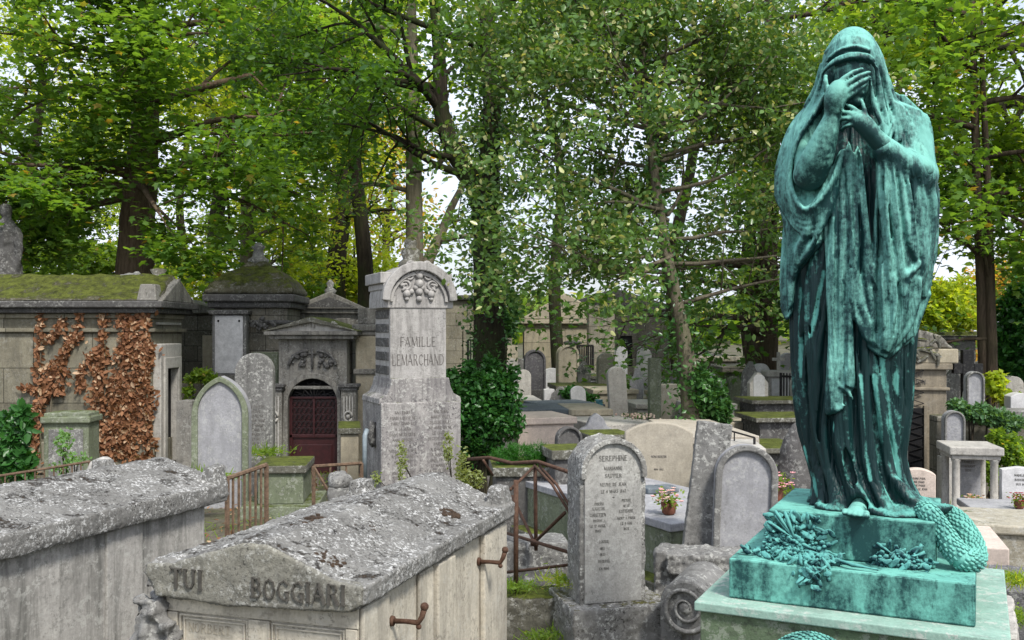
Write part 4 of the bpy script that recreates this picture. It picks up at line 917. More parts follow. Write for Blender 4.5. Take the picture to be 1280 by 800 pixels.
# ------------------------------------------------------------------ helper: stones of the middle ground
def hstone(name, label, cat, px, D, top, w, base, mat, kind='round', depth=.14, rz=0, panel=None, text=None, plinth=None, tilt=(0, 0), group=None, baseh=None, txth=.05, rim=False, tmat=None, z0=None, rough=None):
    """upright gravestone: px centre, D distance, top pixel row, width px; plinth=(width factor, height m)"""
    if group is None and cat == 'headstone': group = 'headstones standing among the tombs'
    w = w / F * D; zb = gz(D) if z0 is None else z0; H = Z(top, D) - zb
    t = thing(name, label, cat, (X(px, D), D, zb), rz, group, tilt)
    ph = 0.0
    if plinth:
        ph = plinth[1]; MB().box(-w * plinth[0] / 2, w * plinth[0] / 2, -depth * 1.1, depth * 1.1, -.15, ph, tx=.01, ty=.01).build('base', base or mat, t, bevel=.012, rough=rough)
    h = H - ph + .03; k = dict(round={}, seg=dict(seg=w * .16), seg2=dict(seg=w * .3), point=dict(pointed=.55), flat=dict(seg=.01))
    if kind == 'gable': o_ = [(-w / 2, 0), (w / 2, 0), (w / 2, h - w * .55), (w * .12, h - w * .05), (w * .12, h), (-w * .12, h), (-w * .12, h - w * .05), (-w / 2, h - w * .55)]
    elif kind == 'shoulder': o_ = [(-w / 2, 0), (w / 2, 0), (w / 2, h * .8), (w * .42, h * .83), (w * .3, h * .85), (w * .18, h * .95), (0, h), (-w * .18, h * .95), (-w * .3, h * .85), (-w * .42, h * .83), (-w / 2, h * .8)]
    else: o_ = arch(w, h, 14, **k[kind])
    o_ = [(x, z + ph - .03) for x, z in o_]
    b = MB().prism(o_, -depth / 2, depth / 2).build('slab', mat, t, bevel=min(.015, w * .03) if not rough else 0, rough=rough)
    if rim and kind in ('round', 'point', 'seg2'):
        oo = arch(w * 1.02, h, 16, z0=ph - .03, **k[kind])[1:]; ii = arch(w * .80, h - w * .10, 16, z0=ph - .03, **k[kind])[1:]
        oo = [(oo[0][0], ph + .02)] + oo[1:] + [(-oo[0][0], ph + .02)]; ii = [(ii[0][0], ph + .02)] + ii[1:] + [(-ii[0][0], ph + .02)]
        MB().band(oo, ii, -depth / 2 - .035, -depth / 2 + .02).build('rim', rim if rim is not True else mat, t, bevel=.01, rough=rough)
    if panel:
        pw, z0_, z1_ = panel[:3]; pm = panel[3]
        oo = [(x, z0_ + z) for x, z in arch(w * pw, z1_ - z0_, 12, **(k.get(kind, {}) if kind != 'gable' else dict(seg=.05)))]
        MB().prism(oo, -depth / 2 - .008, -depth / 2 + .005).build('tablet', pm, t, bevel=.003)
    if text:
        m1 = MB(); yy = -depth / 2 - (.010 if panel else .001)
        for i, ln in enumerate(text):
            s_, hh, zz = ln; lettering(m1, s_, 0, yy, zz, hh, .0025, .14)
        m1.build('inscription', tmat or M_cut, t)
    return t
def rows(zt, zb, hh, w, seed=0, pitch=1.9):
    """lines of small worn capitals filling a block"""
    r_ = random.Random(seed); out = []; z = zt
    words = ['MARIE', 'LOUISE', 'DECEDE', 'LE', 'EPOUSE', 'NE', 'A', 'PARIS', 'JEAN', 'VEUVE', 'JULES', 'ANS', 'DANS', 'SA', 'ANNE', 'PAUL', 'EMILE']
    while z > zb:
        s_ = ''; lim = w * r_.uniform(.6, .95)
        while True:
            n_ = (s_ + ' ' + r_.choice(words)).strip()
            if sum(lw(c) for c in n_) * hh > lim: break
            s_ = n_
        if s_: out.append((s_, hh, z))
        z -= hh * pitch
    return out
def boxtomb(name, label, px, D, w, L, h, mat, rz=0, top=None, group=None, over=.04, th=.1, cat='tomb', steps=0, z0=None, gable=0):
    if h > 5: h = Z(h, D) - (gz(D) if z0 is None else z0)
    if group is None: group = 'low tombs between the headstones'
    zb = gz(D) if z0 is None else z0; t = thing(name, label, cat, (X(px, D), D, zb), rz, group)
    z = 0
    for k in range(steps):
        e = .14 * (steps - k); MB().box(-w / 2 - e, w / 2 + e, -e, L + e, -.15 if k == 0 else z + .001, z + .14).build('step', mat, t, bevel=.012); z += .14
    MB().box(-w / 2 + over, w / 2 - over, over, L - over, -.15 if z == 0 else z + .001, h - th).build('chest', mat, t, bevel=.012)
    m1 = MB()
    if gable: m1.prism([(-w / 2, h - th), (w / 2, h - th), (w / 2, h), (0, h + gable), (-w / 2, h)], 0, L)
    else: m1.box(-w / 2, w / 2, 0, L, h - th + .001, h)
    m1.build('cover_slab', top or mat, t, bevel=.015)
    return t
def pot(label, px, py, D, c, s=1.0, group=None):
    p = W(px, py, D); t = thing('flower_pot', label, 'flowers', tuple(p), 0, group)
    MB().lathe([(.05 * s, 0), (.075 * s, .02 * s), (.09 * s, .13 * s), (.085 * s, .135 * s), (.06 * s, .12 * s)], 14).build('pot', M_potm, t, smooth=True)
    n = 160; P0 = np.stack([rng.normal(0, .07 * s, n), rng.normal(0, .07 * s, n), np.abs(rng.normal(.17 * s, .05 * s, n))], 1)
    leaves_mesh('foliage', P0, .05 * s, M_lf_mid, t, 'kite', up=.5)
    n = 42; P0 = np.stack([rng.normal(0, .08 * s, n), rng.normal(0, .08 * s, n), rng.uniform(.14 * s, .29 * s, n)], 1); m1 = MB()
    for p in P0:
        for k in range(5):
            a = k * 1.256; oriented(m1, Vector(p) + Vector((math.cos(a), math.sin(a), 0)) * .014 * s, (math.cos(a), math.sin(a), .5), .016 * s, .012 * s, .005 * s, 5)
    m1.build('blossoms', c, t); return t
M_potm = simple('terracotta', (.16, .06, .035), .8)
# ------------------------------------------------------------------ near stones, right of centre
D = 5.9
t = thing('headstone', 'lichened round-topped stele with a raised rim and closely lettered white face', 'headstone', (X(766, D), D, 0), 14)
zb = Z(753, D); w = .43; h = Z(547, D) - zb
S_rim = stone('lichen_rim', (.36, .35, .32), (.20, .195, .185), streak=.25, lichen=.5, pit=.5, moss=.22, sc=1.7, bump=.9, mosscol=(.16, .15, .03))
S_face = stone('lettered_face', (.50, .49, .45), (.38, .37, .35), streak=.25, lichen=.3, pit=.2, sc=1.5, bump=.35)
o_ = arch(w, h + .02, 16); MB().prism([(x, z + zb - .02) for x, z in o_], 0, .25).build('slab', S_rim, t, rough=(.010, .022, .07, .007, .015))
oo = arch(w * 1.0, h, 18, z0=zb); ii = arch(w * .84, h - .035, 18, z0=zb); MB().band([(-w / 2, zb + h - w / 2 - .03)] + oo[2:][::-1] + [(w / 2, zb + h - w / 2 - .03)], [(-w * .42, zb + h - w / 2 - .03)] + ii[2:][::-1] + [(w * .42, zb + h - w / 2 - .03)], -.035, .02).build('rim', S_rim, t, rough=(.007, .008, .05))
MB().prism([(x, z + zb + .004) for x, z in arch(w * .86, h - .03, 16)], -.012, .02).build('tablet', S_face, t, bevel=.004)
m1 = MB(); yy = -.0125
for s_, hh, zz, cx in (('SEREPHINE', .030, .845, 0), ('MARIANNE', .020, .79, 0), ('SAUTIER', .022, .745, 0), ('VEUVE DE JEAN', .019, .695, 0), ('LE 4 MARS 1861', .018, .655, 0), ('IIIIIIII', .004, .625, 0),
    ('JOSEPH', .015, .585, -.095), ('VAUCOR', .017, .555, -.095), ('CHRETIEN', .019, .518, -.10), ('DECEDE', .013, .487, -.1), ('LE 12 AVRIL', .015, .455, -.1), ('1868', .016, .425, -.1), ('PIERRE', .015, .60, .085), ('NE LE', .013, .568, .085), ('ESTIENNE', .017, .535, .085), ('MORT A PARIS', .014, .495, .085), ('LE 9 MAI', .015, .462, .085), ('1874', .015, .43, .085),
    ('LOUISE', .016, .36, -.06), ('NEE', .015, .32, -.07), ('1821', .015, .285, -.07), ('DECEDEE', .015, .245, -.06), ('EN 1890', .015, .20, -.06)):
    lettering(m1, s_, cx, yy, zb + zz * h / .98, hh, .0022, .15)
m1.build('inscription', simple('worn_cut', (.17, .165, .15), .95, .5, 60), t)
MB().box(-.29, .34, -.12, .42, -.1, zb).build('base', S_rim, t, rough=(.013, .03, .07, .012, .02))

D = 6.9; zb = .1
t = thing('leaning_slab', 'plain grey slab leaning backwards beside a round-topped stone, left of the statue plinth', 'slab', (X(868, D), D, zb), -8, None, (-5, 7))
MB().box(-.125, .125, -.05, .10, 0, Z(527, D) - zb).build('slab', S_grey, t, rough=(.012, .012, .08, .005, .02))
hstone('headstone', 'smooth grey arched stele with sunken round-headed panel between leaning slab and statue', 'headstone', 925, 6.8, 556, 75, None, S_greymar, 'round', .16, -6, rim=S_grey, tilt=(-3, 2.5), z0=.05)
t = thing('stone_kerb', 'broken grey kerb stones behind the fallen scroll stone', 'kerb', (X(860, 6.5), 6.5, .1), -12)
MB().box(-.22, .35, -.1, .2, 0, .42).build('kerb_stone', S_grey, t, rough=(.015, .05, .08, .02, .03)); MB().box(-.14, .08, -.16, -.04, .30, .42).build('rubble', S_grey, t, rough=(.012, .05, .06, .02, .02))
D = 5.6; p = W(857, 760, D)
t = thing('scroll_stone', 'fallen grey stone volute rolled into a spiral scroll, beside the mossy pedestal', 'stone scroll', tuple(p), -24)
m1 = MB(); n = 28
m1.prism([(.158 * math.cos(2 * math.pi * k / n), .165 * math.sin(2 * math.pi * k / n)) for k in range(n)], 0, .52)
m1.box(-.158, -.02, .01, .50, -.85, .03); m1.build('scroll_body', S_grey, t, bevel=.02)
sp = [(.14 * (1 - k / 75) * math.cos(-.4 - k * .2), -.012, .146 * (1 - k / 75) * math.sin(-.4 - k * .2)) for k in range(62)]
MB().tube(sp, [.016 * (1 - k / 90) for k in range(62)], 8).build('spiral', S_grey, t, smooth=True); MB().ball((0, -.0, 0), .04, 12, sq=(1, .5, 1)).build('spiral_eye', S_grey, t, smooth=True)

# large algae-green block tomb with a white cover, crossing behind the lettered stele
t = thing('block_tomb', 'wide low tomb with algae-green sides and pale smooth top behind the lettered stele', 'tomb', (1.22, 7.35, 0), 27)
MB().box(0, 1.15, 0, 2.5, -.15, .47).build('chest', S_green, t, bevel=.01); MB().box(-.02, 1.17, -.02, 2.52, .4702, .535).build('cover_slab', S_greymar, t, bevel=.008)
MB().box(-.16, 1.3, -.25, 2.7, -.15, .1).build('step', S_moss, t, bevel=.02)
pot('pot of white and pink roses on the pale tomb top beside the leaning slab', 836, 643, 7.7, simple('cream_blossom', (.75, .62, .50), .7, c2=(.8, .35, .35)), .72)
boxtomb('low_tomb', 'low pale block under the pink bouquet left of the statue plinth', 966, 9.0, .4, .5, 630, S_greymar, -10)
pot('pink artificial bouquet just left of the statue plinth', 968, 628, 9.2, simple('pink_blossom', (.75, .36, .38), .7), 1.0)
t = thing('bluish_plaque', 'small blue-grey open-book plaque lying on the pale tomb top', 'plaque', (X(823, 8.8), 8.8, .537), 20)
MB().box(-.16, 0, -.1, .1, 0, .05, tx=.0).build('left_page', S_bluegr, t, bevel=.01); MB().box(.004, .16, -.1, .1, 0, .05).build('right_page', S_bluegr, t, bevel=.01)

# ------------------------------------------------------------------ Lemarchand stele
D = 12.0; zb = gz(D); sc = D / F
t = thing('family_monument', 'tall pale arched stele lettered FAMILLE LEMARCHAND with carved ornament and urn finial', 'monument', (X(508, D), D + .5, zb), 22)
S_lem = stone('lemarchand_stone', (.52, .50, .47), (.38, .365, .35), streak=.6, lichen=.12, pit=.3, moss=.18, sc=1.2, bump=.4, dark=(.07, .065, .06))
S_lemd = stone('lemarchand_base', (.40, .38, .36), (.25, .235, .23), streak=.8, lichen=.3, pit=.4, moss=.25, sc=1.2, bump=.6, dark=(.055, .05, .055))
y1 = Z(503, D) - zb; y2 = Z(340, D) - zb
MB().box(-.52, .52, -.50, .50, -.15, y1).build('base', S_lemd, t, bevel=.015)
MB().box(-.56, .56, -.54, .54, -.15, .18).build('foot', S_lemd, t, bevel=.015)
pts = [(-.54, y1 - .02), (.54, y1 - .02), (.53, y1 + .05), (.44, y1 + .10), (.40, y1 + .18), (.375, y1 + .30), (-.375, y1 + .30), (-.40, y1 + .18), (-.44, y1 + .10), (-.53, y1 + .05)]
MB().prism(pts, -.46, .46).build('flared_course', S_lemd, t, bevel=.01)
MB().box(-.37, .37, -.36, .40, y1 + .28, y2 - .10).build('shaft', S_lem, t, bevel=.012)
m1 = MB().box(-.50, -.30, -.39, .44, y2 - .14, y2 - .0); m1.box(-.46, -.30, -.385, .42, y2 - .22, y2 - .1405); m1.box(-.42, -.30, -.38, .41, y2 - .30, y2 - .2205)
m1.box(.30, .44, -.39, .44, y2 - .10, y2 + .0); m1.build('cornice', S_lem, t, bevel=.012)
top = Z(328, D) - zb
ar = arch(.92, top - (y2 - .45), 20, z0=y2 - .45); MB().prism(ar, -.375, .38).build('arched_head', S_lem, t, bevel=.012)
a1 = arch(.98, top + .02 - (y2 - .45), 20, z0=y2 - .45)[2:]; a2 = arch(.78, top - .09 - (y2 - .45), 20, z0=y2 - .45)[2:]
MB().band(a1[::-1], a2[::-1], -.46, -.37).build('arch_moulding', S_lem, t, bevel=.012)
a3 = arch(.76, top - .11 - (y2 - .45), 20, z0=y2 - .45)[2:]; a4 = arch(.68, top - .15 - (y2 - .45), 20, z0=y2 - .45)[2:]; MB().band(a3[::-1], a4[::-1], -.41, -.37).build('arch_moulding', S_lem, t, bevel=.006)
mt_ = []
for k, zz in enumerate(np.linspace(y1 + .34, y2 - .40, 6)): MB().box(-.385, -.365, -.30, .34, zz, zz + .11).build('side_rustication', S_dark, t, bevel=.01)
# carved cluster of fruit and scrolls
m1 = MB(); zc = y2 - .02
for (x, z, r) in ((0, .10, .065), (0, -.02, .05), (.0, -.12, .06), (0, -.22, .05), (0, -.31, .04), (-.035, .03, .04), (.035, .03, .04), (-.04, -.17, .035), (.04, -.17, .035), (-.16, -.25, .05), (.16, -.25, .05), (-.1, -.22, .035), (.1, -.22, .035), (-.16, -.31, .03), (.16, -.31, .03)): m1.ball((x, -.39, zc + z), r, 10, sq=(1, .9, 1))
for sx in (-1, 1):
    for (cx, cz, r0) in ((.13, -.02, .08), (.17, -.15, .075), (.10, .11, .06)):
        m1.tube([(sx * (cx + r0 * (1 - k / 22) * math.cos(k * .5)), -.385, zc + cz + r0 * (1 - k / 22) * math.sin(k * .5)) for k in range(18)], .016, 6)
    for k in range(7):
        a = .6 + k * .33; oriented(m1, (sx * (.10 + .12 * math.sin(a)), -.385, zc - .08 + .17 * math.cos(a)), (sx * math.sin(a), 0, math.cos(a)), .045, .022, .02, 6, (0, -1, 0))
m1.build('carved_ornament', S_lem, t, smooth=True)
m1 = MB(); lettering(m1, 'FAMILLE', .0, -.361, Z(432, D) - zb - .01, .115, .003, .10, spread=.84); lettering(m1, 'LEMARCHAND', .0, -.361, Z(457, D) - zb, .135, .003, .10, spread=.64); m1.build('inscription', M_cut, t)
m1 = MB()
for i, (s_, hh, zz) in enumerate(rows(y1 - .14, .22, .034, .42, 5, 2.0)): lettering(m1, s_, -.24, -.501, zz, hh, .002, .14)
for i, (s_, hh, zz) in enumerate(rows(y1 - .14, .30, .034, .40, 9, 2.0)): lettering(m1, s_, .25, -.501, zz, hh, .002, .14)
m1.build('inscription', M_cut, t)
zt = top
MB().lathe([(.17, zt - .06), (.15, zt + .04), (.10, zt + .08), (.13, zt + .16), (.12, zt + .2), (.07, zt + .23), (.085, zt + .28), (.075, zt + .33), (.04, zt + .37), (.015, zt + .4)], 16, Matrix.Translation((0, 0, 0))).build('urn_finial', S_moss, t, smooth=True)
MB().tube([(-.525, -.2, y1 - .55), (-.56, -.2, y1 - .5), (-.57, -.2, y1 - .35), (-.54, -.2, y1 - .25)], .05, 10).build('side_bracket', S_dark, t, smooth=True)
t = thing('bronze_pipe', 'thin grey rainwater pipe running down the left flank of the tall lettered monument', 'pipe', tuple(W(456, 600, 11.9)), 0)
MB().tube([(0, 0, 0), (0, 0, .55), (.02, .05, .62)], .03, 8).build('pipe_tube', simple('zinc', (.2, .24, .26), .5), t, smooth=True)
t.name = 'drain_pipe'

# ------------------------------------------------------------------ chapels
def door_frame(t, x0, x1, z0, z1, y, mat, wd=.12, proud=.05):
    MB().band([(x0 - wd, z0), (x0 - wd, z1 + wd), (x1 + wd, z1 + wd), (x1 + wd, z0)], [(x0, z0), (x0, z1), (x1, z1), (x1, z0)], y - proud, y + .02).build('door_frame', mat, t, bevel=.01)
# big creeper-covered mausoleum on the left
D0 = 17.0; zb = gz(D0); xr = X(190, D0); xs = X(226, 21.5)
t = thing('mausoleum', 'large creeper-covered stone mausoleum with mossy roof and side door, far left', 'mausoleum', (xr, D0, zb), 0)
Hc = Z(385, D0) - zb; dep = 1.55; wl = 7.6
S_maus = stone('mausoleum_wall', (.32, .29, .21), (.20, .19, .14), streak=.5, lichen=.1, pit=.2, moss=.1, sc=.6, bump=.4, joints=(1.05, .62), fine=1.5)
MB().box(-wl, 0, 0, dep, -.3, Hc).build('wall', S_maus, t, bevel=.01)
zz = Z(413, D0) - zb
m1 = MB(); m1.box(-wl - .05, .07, -.07, dep + .05, zz - .03, zz + .035); m1.box(-wl - .05, .05, -.05, dep + .05, Hc - .18, Hc - .10); m1.box(-wl - .03, .05, -.05, dep, .0, .55); m1.build('string_course', S_maus, t, bevel=.012)
m1 = MB(); m1.box(-wl - .22, .26, -.26, dep + .22, Hc + .001, Hc + .12); m1.box(-wl - .14, .16, -.16, dep + .14, Hc - .09, Hc - .0005); m1.build('cornice', S_dark, t, bevel=.02)
rt_ = Z(346, D0 + .9) - zb
m1 = MB(); m1.add([(-wl - .2, -.2, Hc + .121), (.14, -.2, Hc + .121), (.14, dep + .2, Hc + .121), (-wl - .2, dep + .2, Hc + .121), (-wl - .2, dep / 2, rt_ + .05), (.10, dep / 2, rt_ + .05)], [(0, 1, 5, 4), (1, 2, 5), (2, 3, 4, 5), (3, 0, 4), (3, 2, 1, 0)])
M_moss = stone('roof_moss', (.12, .11, .07), (.07, .07, .04), streak=0, lichen=.1, pit=.3, moss=.52, sc=1.0, bump=1.0, mosscol=(.095, .11, .018)); m1.build('roof', M_moss, t, rough=(.06, .10, .35, .05, .1))
# gable end over the side door and corner block
pl = [(-1.0, Hc + .12), (.78, Hc + .12), (-.11, Hc + .56)]
Mg = Matrix.Translation((.10, .9, 0)) @ Matrix.Rotation(R(90), 4, 'Z')
MB().prism(pl, -.12, .10, Mg).build('gable', S_chapel, t, bevel=.02)
MB().box(-.22, .14, -.16, .2, Hc + .125, Hc + .42, tx=.05, ty=.05).build('corner_block', S_chapel, t, bevel=.02)
# side face (towards +x): frieze panel, door frame, door
Ms = Matrix.Rotation(R(90), 4, 'Z')      # local x runs along depth, -y is the outside (+x side)
def side(name, x0, x1, z0, z1, d, mat, bv=.012): return MB().box(x0, x1, -d, .02, z0, z1, Ms).build(name, mat, t, bevel=bv)
side('frieze_panel', .18, 1.38, zz + .10, Hc - .25, .045, S_pale); zd1 = Z(460, 17.6) - zb
x0, x1 = .30, .88; wd = .24
MB().band([(x0 - wd, .1), (x0 - wd, zd1 + .45), (x1 + wd, zd1 + .45), (x1 + wd, .1)], [(x0, .1), (x0, zd1), (x1, zd1), (x1, .1)], -.14, .02, Ms).build('door_frame', S_pale, t, bevel=.02)
MB().band([(x0 - .14, .1), (x0 - .14, zd1 + .2), (x1 + .14, zd1 + .2), (x1 + .14, .1)], [(x0, .1), (x0, zd1), (x1, zd1), (x1, .1)], -.18, -.141, Ms).build('door_frame', S_pale, t, bevel=.01)
dr = side('door', x0, x1, .1, zd1, .02, M_void, 0); m1 = MB()
for k in range(4): m1.box(x0 + .06 + k * .14, x0 + .09 + k * .14, -.05, -.03, .2, zd1 - .1, Ms)
m1.build('door_bars', M_iron, dr)
m1 = MB()
for a in range(3): m1.lathe([(.055, -.01), (.055, .004)], 12, Matrix.Translation((X(88, D0) - xr + .055 * math.cos(a * 2.09 + 1.57), -.004, Z(393, D0) - zb + .055 * math.sin(a * 2.09 + 1.57))) @ Matrix.Rotation(R(90), 4, 'X'))
m1.build('trefoil_vent', M_void, t)
m1 = MB(); m1.ball((0, 0, .05), .1, 10, sq=(1.6, 1, .7)); m1.ball((.14, 0, .08), .08, 8); m1.ball((-.14, 0, .03), .07, 8)
tt = thing('carved_fragment', 'small carved stone fragment lying on the mossy mausoleum roof at the tree trunk', 'fragment', (X(162, 18.2), 18.2, Z(346, 18.2) - .05), 0); m1.build('carving', S_grey, tt, rough=(.02, .04, .08))
tt = thing('carved_fragment', 'mossy urn fragment on the mausoleum roof ridge right of the trunk', 'fragment', (X(198, 18.6), 18.6, Z(345, 18.6) - .1), 0)
MB().lathe([(.12, 0), (.18, .06), (.1, .12), (.16, .22), (.05, .26)], 12).build('urn_body', S_moss, tt, smooth=True)
# creeper
def creeper(name, label, blobs, D, m, size, dens, stems, cat='creeper'):
    t = thing(name, label, cat, (X(blobs[0][0], D), D, gz(D))); B = Vector(t.location); P = []
    for (x0, y0, x1, y1, wpx) in blobs:
        L = math.hypot(x1 - x0, y1 - y0); n = int(L * wpx * dens); u = rng.random(n); wv = rng.normal(0, wpx * .5, n) * (.55 + .45 * np.sin(u * L * .11 + x0))
        dx, dy = (x1 - x0) / L, (y1 - y0) / L; px = x0 + (x1 - x0) * u - dy * wv; py = y0 + (y1 - y0) * u + dx * wv; dd = D - .03 - rng.random(n) ** 2 * .10
        P.append(np.stack([(px - 640) / F * D, dd, EYE - (py - HY) / F * D], 1))
    P = np.concatenate(P) - np.array(tuple(B)); Pw = np.stack([P[:, 0], P[:, 2], -P[:, 1]], 1); A, Fa = leaves_arrays(Pw, size, 'oval', .62, var=.6)
    A = np.stack([A[:, 0], -A[:, 2], A[:, 1]], 1); mesh_np('foliage', A, Fa, 3, m, t)
    m1 = MB()
    for L in stems: m1.tube([W(x, y, D - .05 - .1 * k % .1) - B for k, (x, y) in enumerate(L)], [.014] * len(L), 5)
    if m1.v: m1.build('stems', M_barkg, t)
    return t
creeper('dead_creeper', 'withered rust-brown creeper spreading over the mausoleum wall and its corner', [(183, 378, 186, 580, 13), (158, 390, 150, 570, 14), (132, 380, 128, 470, 8), (150, 470, 140, 575, 30), (120, 440, 128, 575, 14), (108, 378, 96, 420, 7), (96, 415, 70, 470, 15), (54, 380, 48, 480, 5), (70, 470, 44, 520, 16), (44, 510, 46, 580, 14), (105, 455, 100, 490, 7), (30, 485, 80, 490, 12), (168, 400, 172, 470, 16), (165, 470, 165, 575, 26), (60, 430, 82, 400, 8)], D0, M_lf_dead, .084, .42,
        [[(186, 580), (184, 500), (186, 380)], [(150, 575), (156, 500), (150, 390)], [(60, 575), (64, 500), (78, 430), (108, 380)], [(122, 530), (150, 505), (180, 480)], [(120, 560), (160, 548), (188, 540)], [(52, 575), (48, 500), (54, 380)], [(128, 560), (132, 470), (130, 385)]])
creeper('ivy_bush', 'dark green ivy and fern clump at the foot of the mausoleum, left edge', [(14, 520, 20, 580, 18), (30, 510, 20, 560, 14), (0, 560, 25, 590, 16), (5, 585, 40, 580, 14)], 15.5, M_lf_shrub, .13, 1.1, [[(20, 585), (18, 520)]])
hstone('cippus', 'small mossy square cippus with a projecting cap in front of the creeper', 'cippus', 90, 14.5, 514, 54, None, S_green, 'flat', .45, 4)
t = bpy.context.scene.objects['cippus']; hh = Z(514, 14.5) - gz(14.5); MB().box(-.36, .36, -.28, .28, hh - .16, hh - .06).build('cap', S_green, t, bevel=.02); MB().box(-.25, .25, -.24, -.228, .15, hh - .25).build('tablet', S_grey, t, bevel=.01)
t = thing('boulder', 'rounded pale boulder on the kerb just above the left tomb lid', 'boulder', tuple(W(128, 588, 9.0))); MB().box(-.14, .14, -.12, .12, -1.0, -.06).build('support_block', S_grey, t, rough=(.02, .03, .1)); MB().ball((0, 0, .0), .13, 12, sq=(1.1, 1, .95)).build('rock', S_pale, t, rough=(.02, .05, .1))
t = thing('boulder', 'lichened boulder with yellow moss beside the brown gate before the door chapel', 'boulder', tuple(W(425, 598, 9.6))); MB().box(-.11, .11, -.1, .1, -1.0, -.08).build('support_block', S_grey, t, rough=(.02, .03, .1)); MB().ball((0, 0, -.03), .12, 12, sq=(1.1, 1, .9)).build('rock', S_grey, t, rough=(.02, .06, .1))
# fences on the left
def fence(label, pA, pB, n, hgt, m, name='iron_fence', r=.008, tops=False, group=None):
    A, Bp = Vector(pA), Vector(pB); t = thing(name, label, 'fence', tuple(A), 0, group); d = Bp - A
    MB().tube([(0, 0, 0), d], r * 1.5, 6).build('top_rail', m, t); MB().tube([(0, 0, -hgt * .8), d + Vector((0, 0, -hgt * .8))], r * 1.2, 6).build('lower_rail', m, t)
    for k in range(n + 1):
        p = d * (k / n); e = .06 if tops else 0; rr_ = r * (1.8 if k in (0, n) else 1); MB().tube([p + Vector((0, 0, e)), p + Vector((0, 0, -hgt))], rr_, 6).build('bar', m, t)
    return t
M_rustl = simple('pale_rust', (.13, .085, .055), .8, .4, 25, 0, .3, .4)
fence('low rusty iron fence behind the bottom-left tomb lid', W(-20, 598, 8.6), W(112, 577, 9.6), 11, 1.0, M_rustl)
fence('short rusty barred fence panel between the two lidded tombs', W(284, 598, 7.6), W(333, 581, 8.0), 7, 1.0, M_rustl, r=.012)
t = fence('brown iron gate rails in front of the door chapel', W(392, 583, 9.8), W(452, 579, 10.4), 3, 1.0, M_rustl, r=.012)
MB().tube([Vector((0, 0, 0)), Vector((.18, 0, -.3))], .015, 6).build('brace', M_rustl, t)
# gothic stele etc
hstone('headstone', 'pointed gothic stele with a raised green rim and smooth grey face', 'headstone', 278, 12.5, 470, 68, None, S_greymar, 'point', .22, 2, rim=S_green)
hstone('headstone', 'tall dark round-topped stele on a stepped base between gothic stele and door chapel', 'headstone', 319, 14.0, 441, 47, None, S_grey, 'round', .2, 3, plinth=(1.15, .55), text=rows(1.25, .7, .035, .42, 2))
boxtomb('low_tomb', 'stepped mossy low tomb with beaded edge left of the red-brown chapel door', 350, 11.6, .62, .9, 582, S_green, 5, top=S_moss, steps=1)
hstone('stone_post', 'slender pale pilaster post standing right of the mausoleum door', 'post', 234, 16.5, 500, 20, None, S_chapel, 'flat', .3, 0, plinth=(1.2, .2))
# ruined wall chapel between
t = thing('mausoleum', 'narrow brown ashlar mausoleum glimpsed between the creeper mausoleum and domed tomb', 'mausoleum', (X(247, 22), 22, gz(22)), 0); hh = Z(392, 22) - gz(22)
MB().box(-.75, .75, 0, 3, -.3, hh).build('wall', S_walld, t, bevel=.01); MB().box(.12, .6, -.04, .001, .9, hh - .5).build('pale_panel', S_tan, t, bevel=.01); MB().prism([(-.85, hh + .001), (.85, hh + .001), (-.4, hh + .35)], -.15, 3.1).build('roof', S_chapel, t, bevel=.02)
t = thing('ledge_wall', 'low plant-topped garden wall behind the gothic stele', 'wall', (X(247, 18.5), 18.5, gz(18.5)), 0); hh = Z(478, 18.5) - gz(18.5); MB().box(-.5, .75, 0, .5, -.3, hh).build('wall_block', S_moss, t, rough=(.04, .06, .2))
# domed mausoleum
D = 19.0; zb = gz(D); t = thing('mausoleum', 'dark square mausoleum with a moss-covered domed roof and stone finial', 'mausoleum', (X(313, D), D, zb), 3)
hz = Z(385, D) - zb; wv = .72
MB().box(-wv, wv, 0, 1.5, -.3, hz).build('wall', S_walld, t, bevel=.02)
m1 = MB(); m1.box(-wv - .10, wv + .10, -.1, 1.6, hz + .001, hz + .12); m1.box(-wv - .18, wv + .18, -.18, 1.68, hz + .121, hz + .27); m1.box(-wv - .05, wv + .05, -.05, 1.55, hz - .32, hz - .24); m1.build('cornice', S_dark, t, bevel=.03)
zr = hz + .27; ztp = Z(340, D) - zb
vs_ = []; fs_ = []
for i, (s_, z_) in enumerate(((.88, 0), (.86, .12), (.74, .30), (.52, .48), (.24, .62), (.20, .72))):
    zc = zr + (ztp - zr + .25) * z_ / .72; a = s_
    vs_ += [(-a, .75 - a, zc), (a, .75 - a, zc), (a, .75 + a, zc), (-a, .75 + a, zc)]
for i in range(5):
    for k in range(4): fs_.append((i * 4 + k, i * 4 + (k + 1) % 4, i * 4 + 4 + (k + 1) % 4, i * 4 + 4 + k))
fs_.append((20, 21, 22, 23)); fs_.append((3, 2, 1, 0)); MB().add(vs_, fs_).build('domed_roof', M_moss, t, rough=(.05, .08, .2))
zt = ztp + .2; MB().lathe([(.2, zt), (.22, zt + .1), (.12, zt + .16), (.10, zt + .3), (.15, zt + .36), (.04, zt + .45)], 12, Matrix.Translation((0, .75, 0))).build('finial', S_grey, t, smooth=True)
t = thing('wall_tablet', 'white marble tablet with two black bolts on the dark domed mausoleum front', 'tablet', (X(292, D), D - .3, zb), 3); x0, x1 = -.27, .27; z0 = Z(466, D) - zb; z1 = Z(395, D) - zb
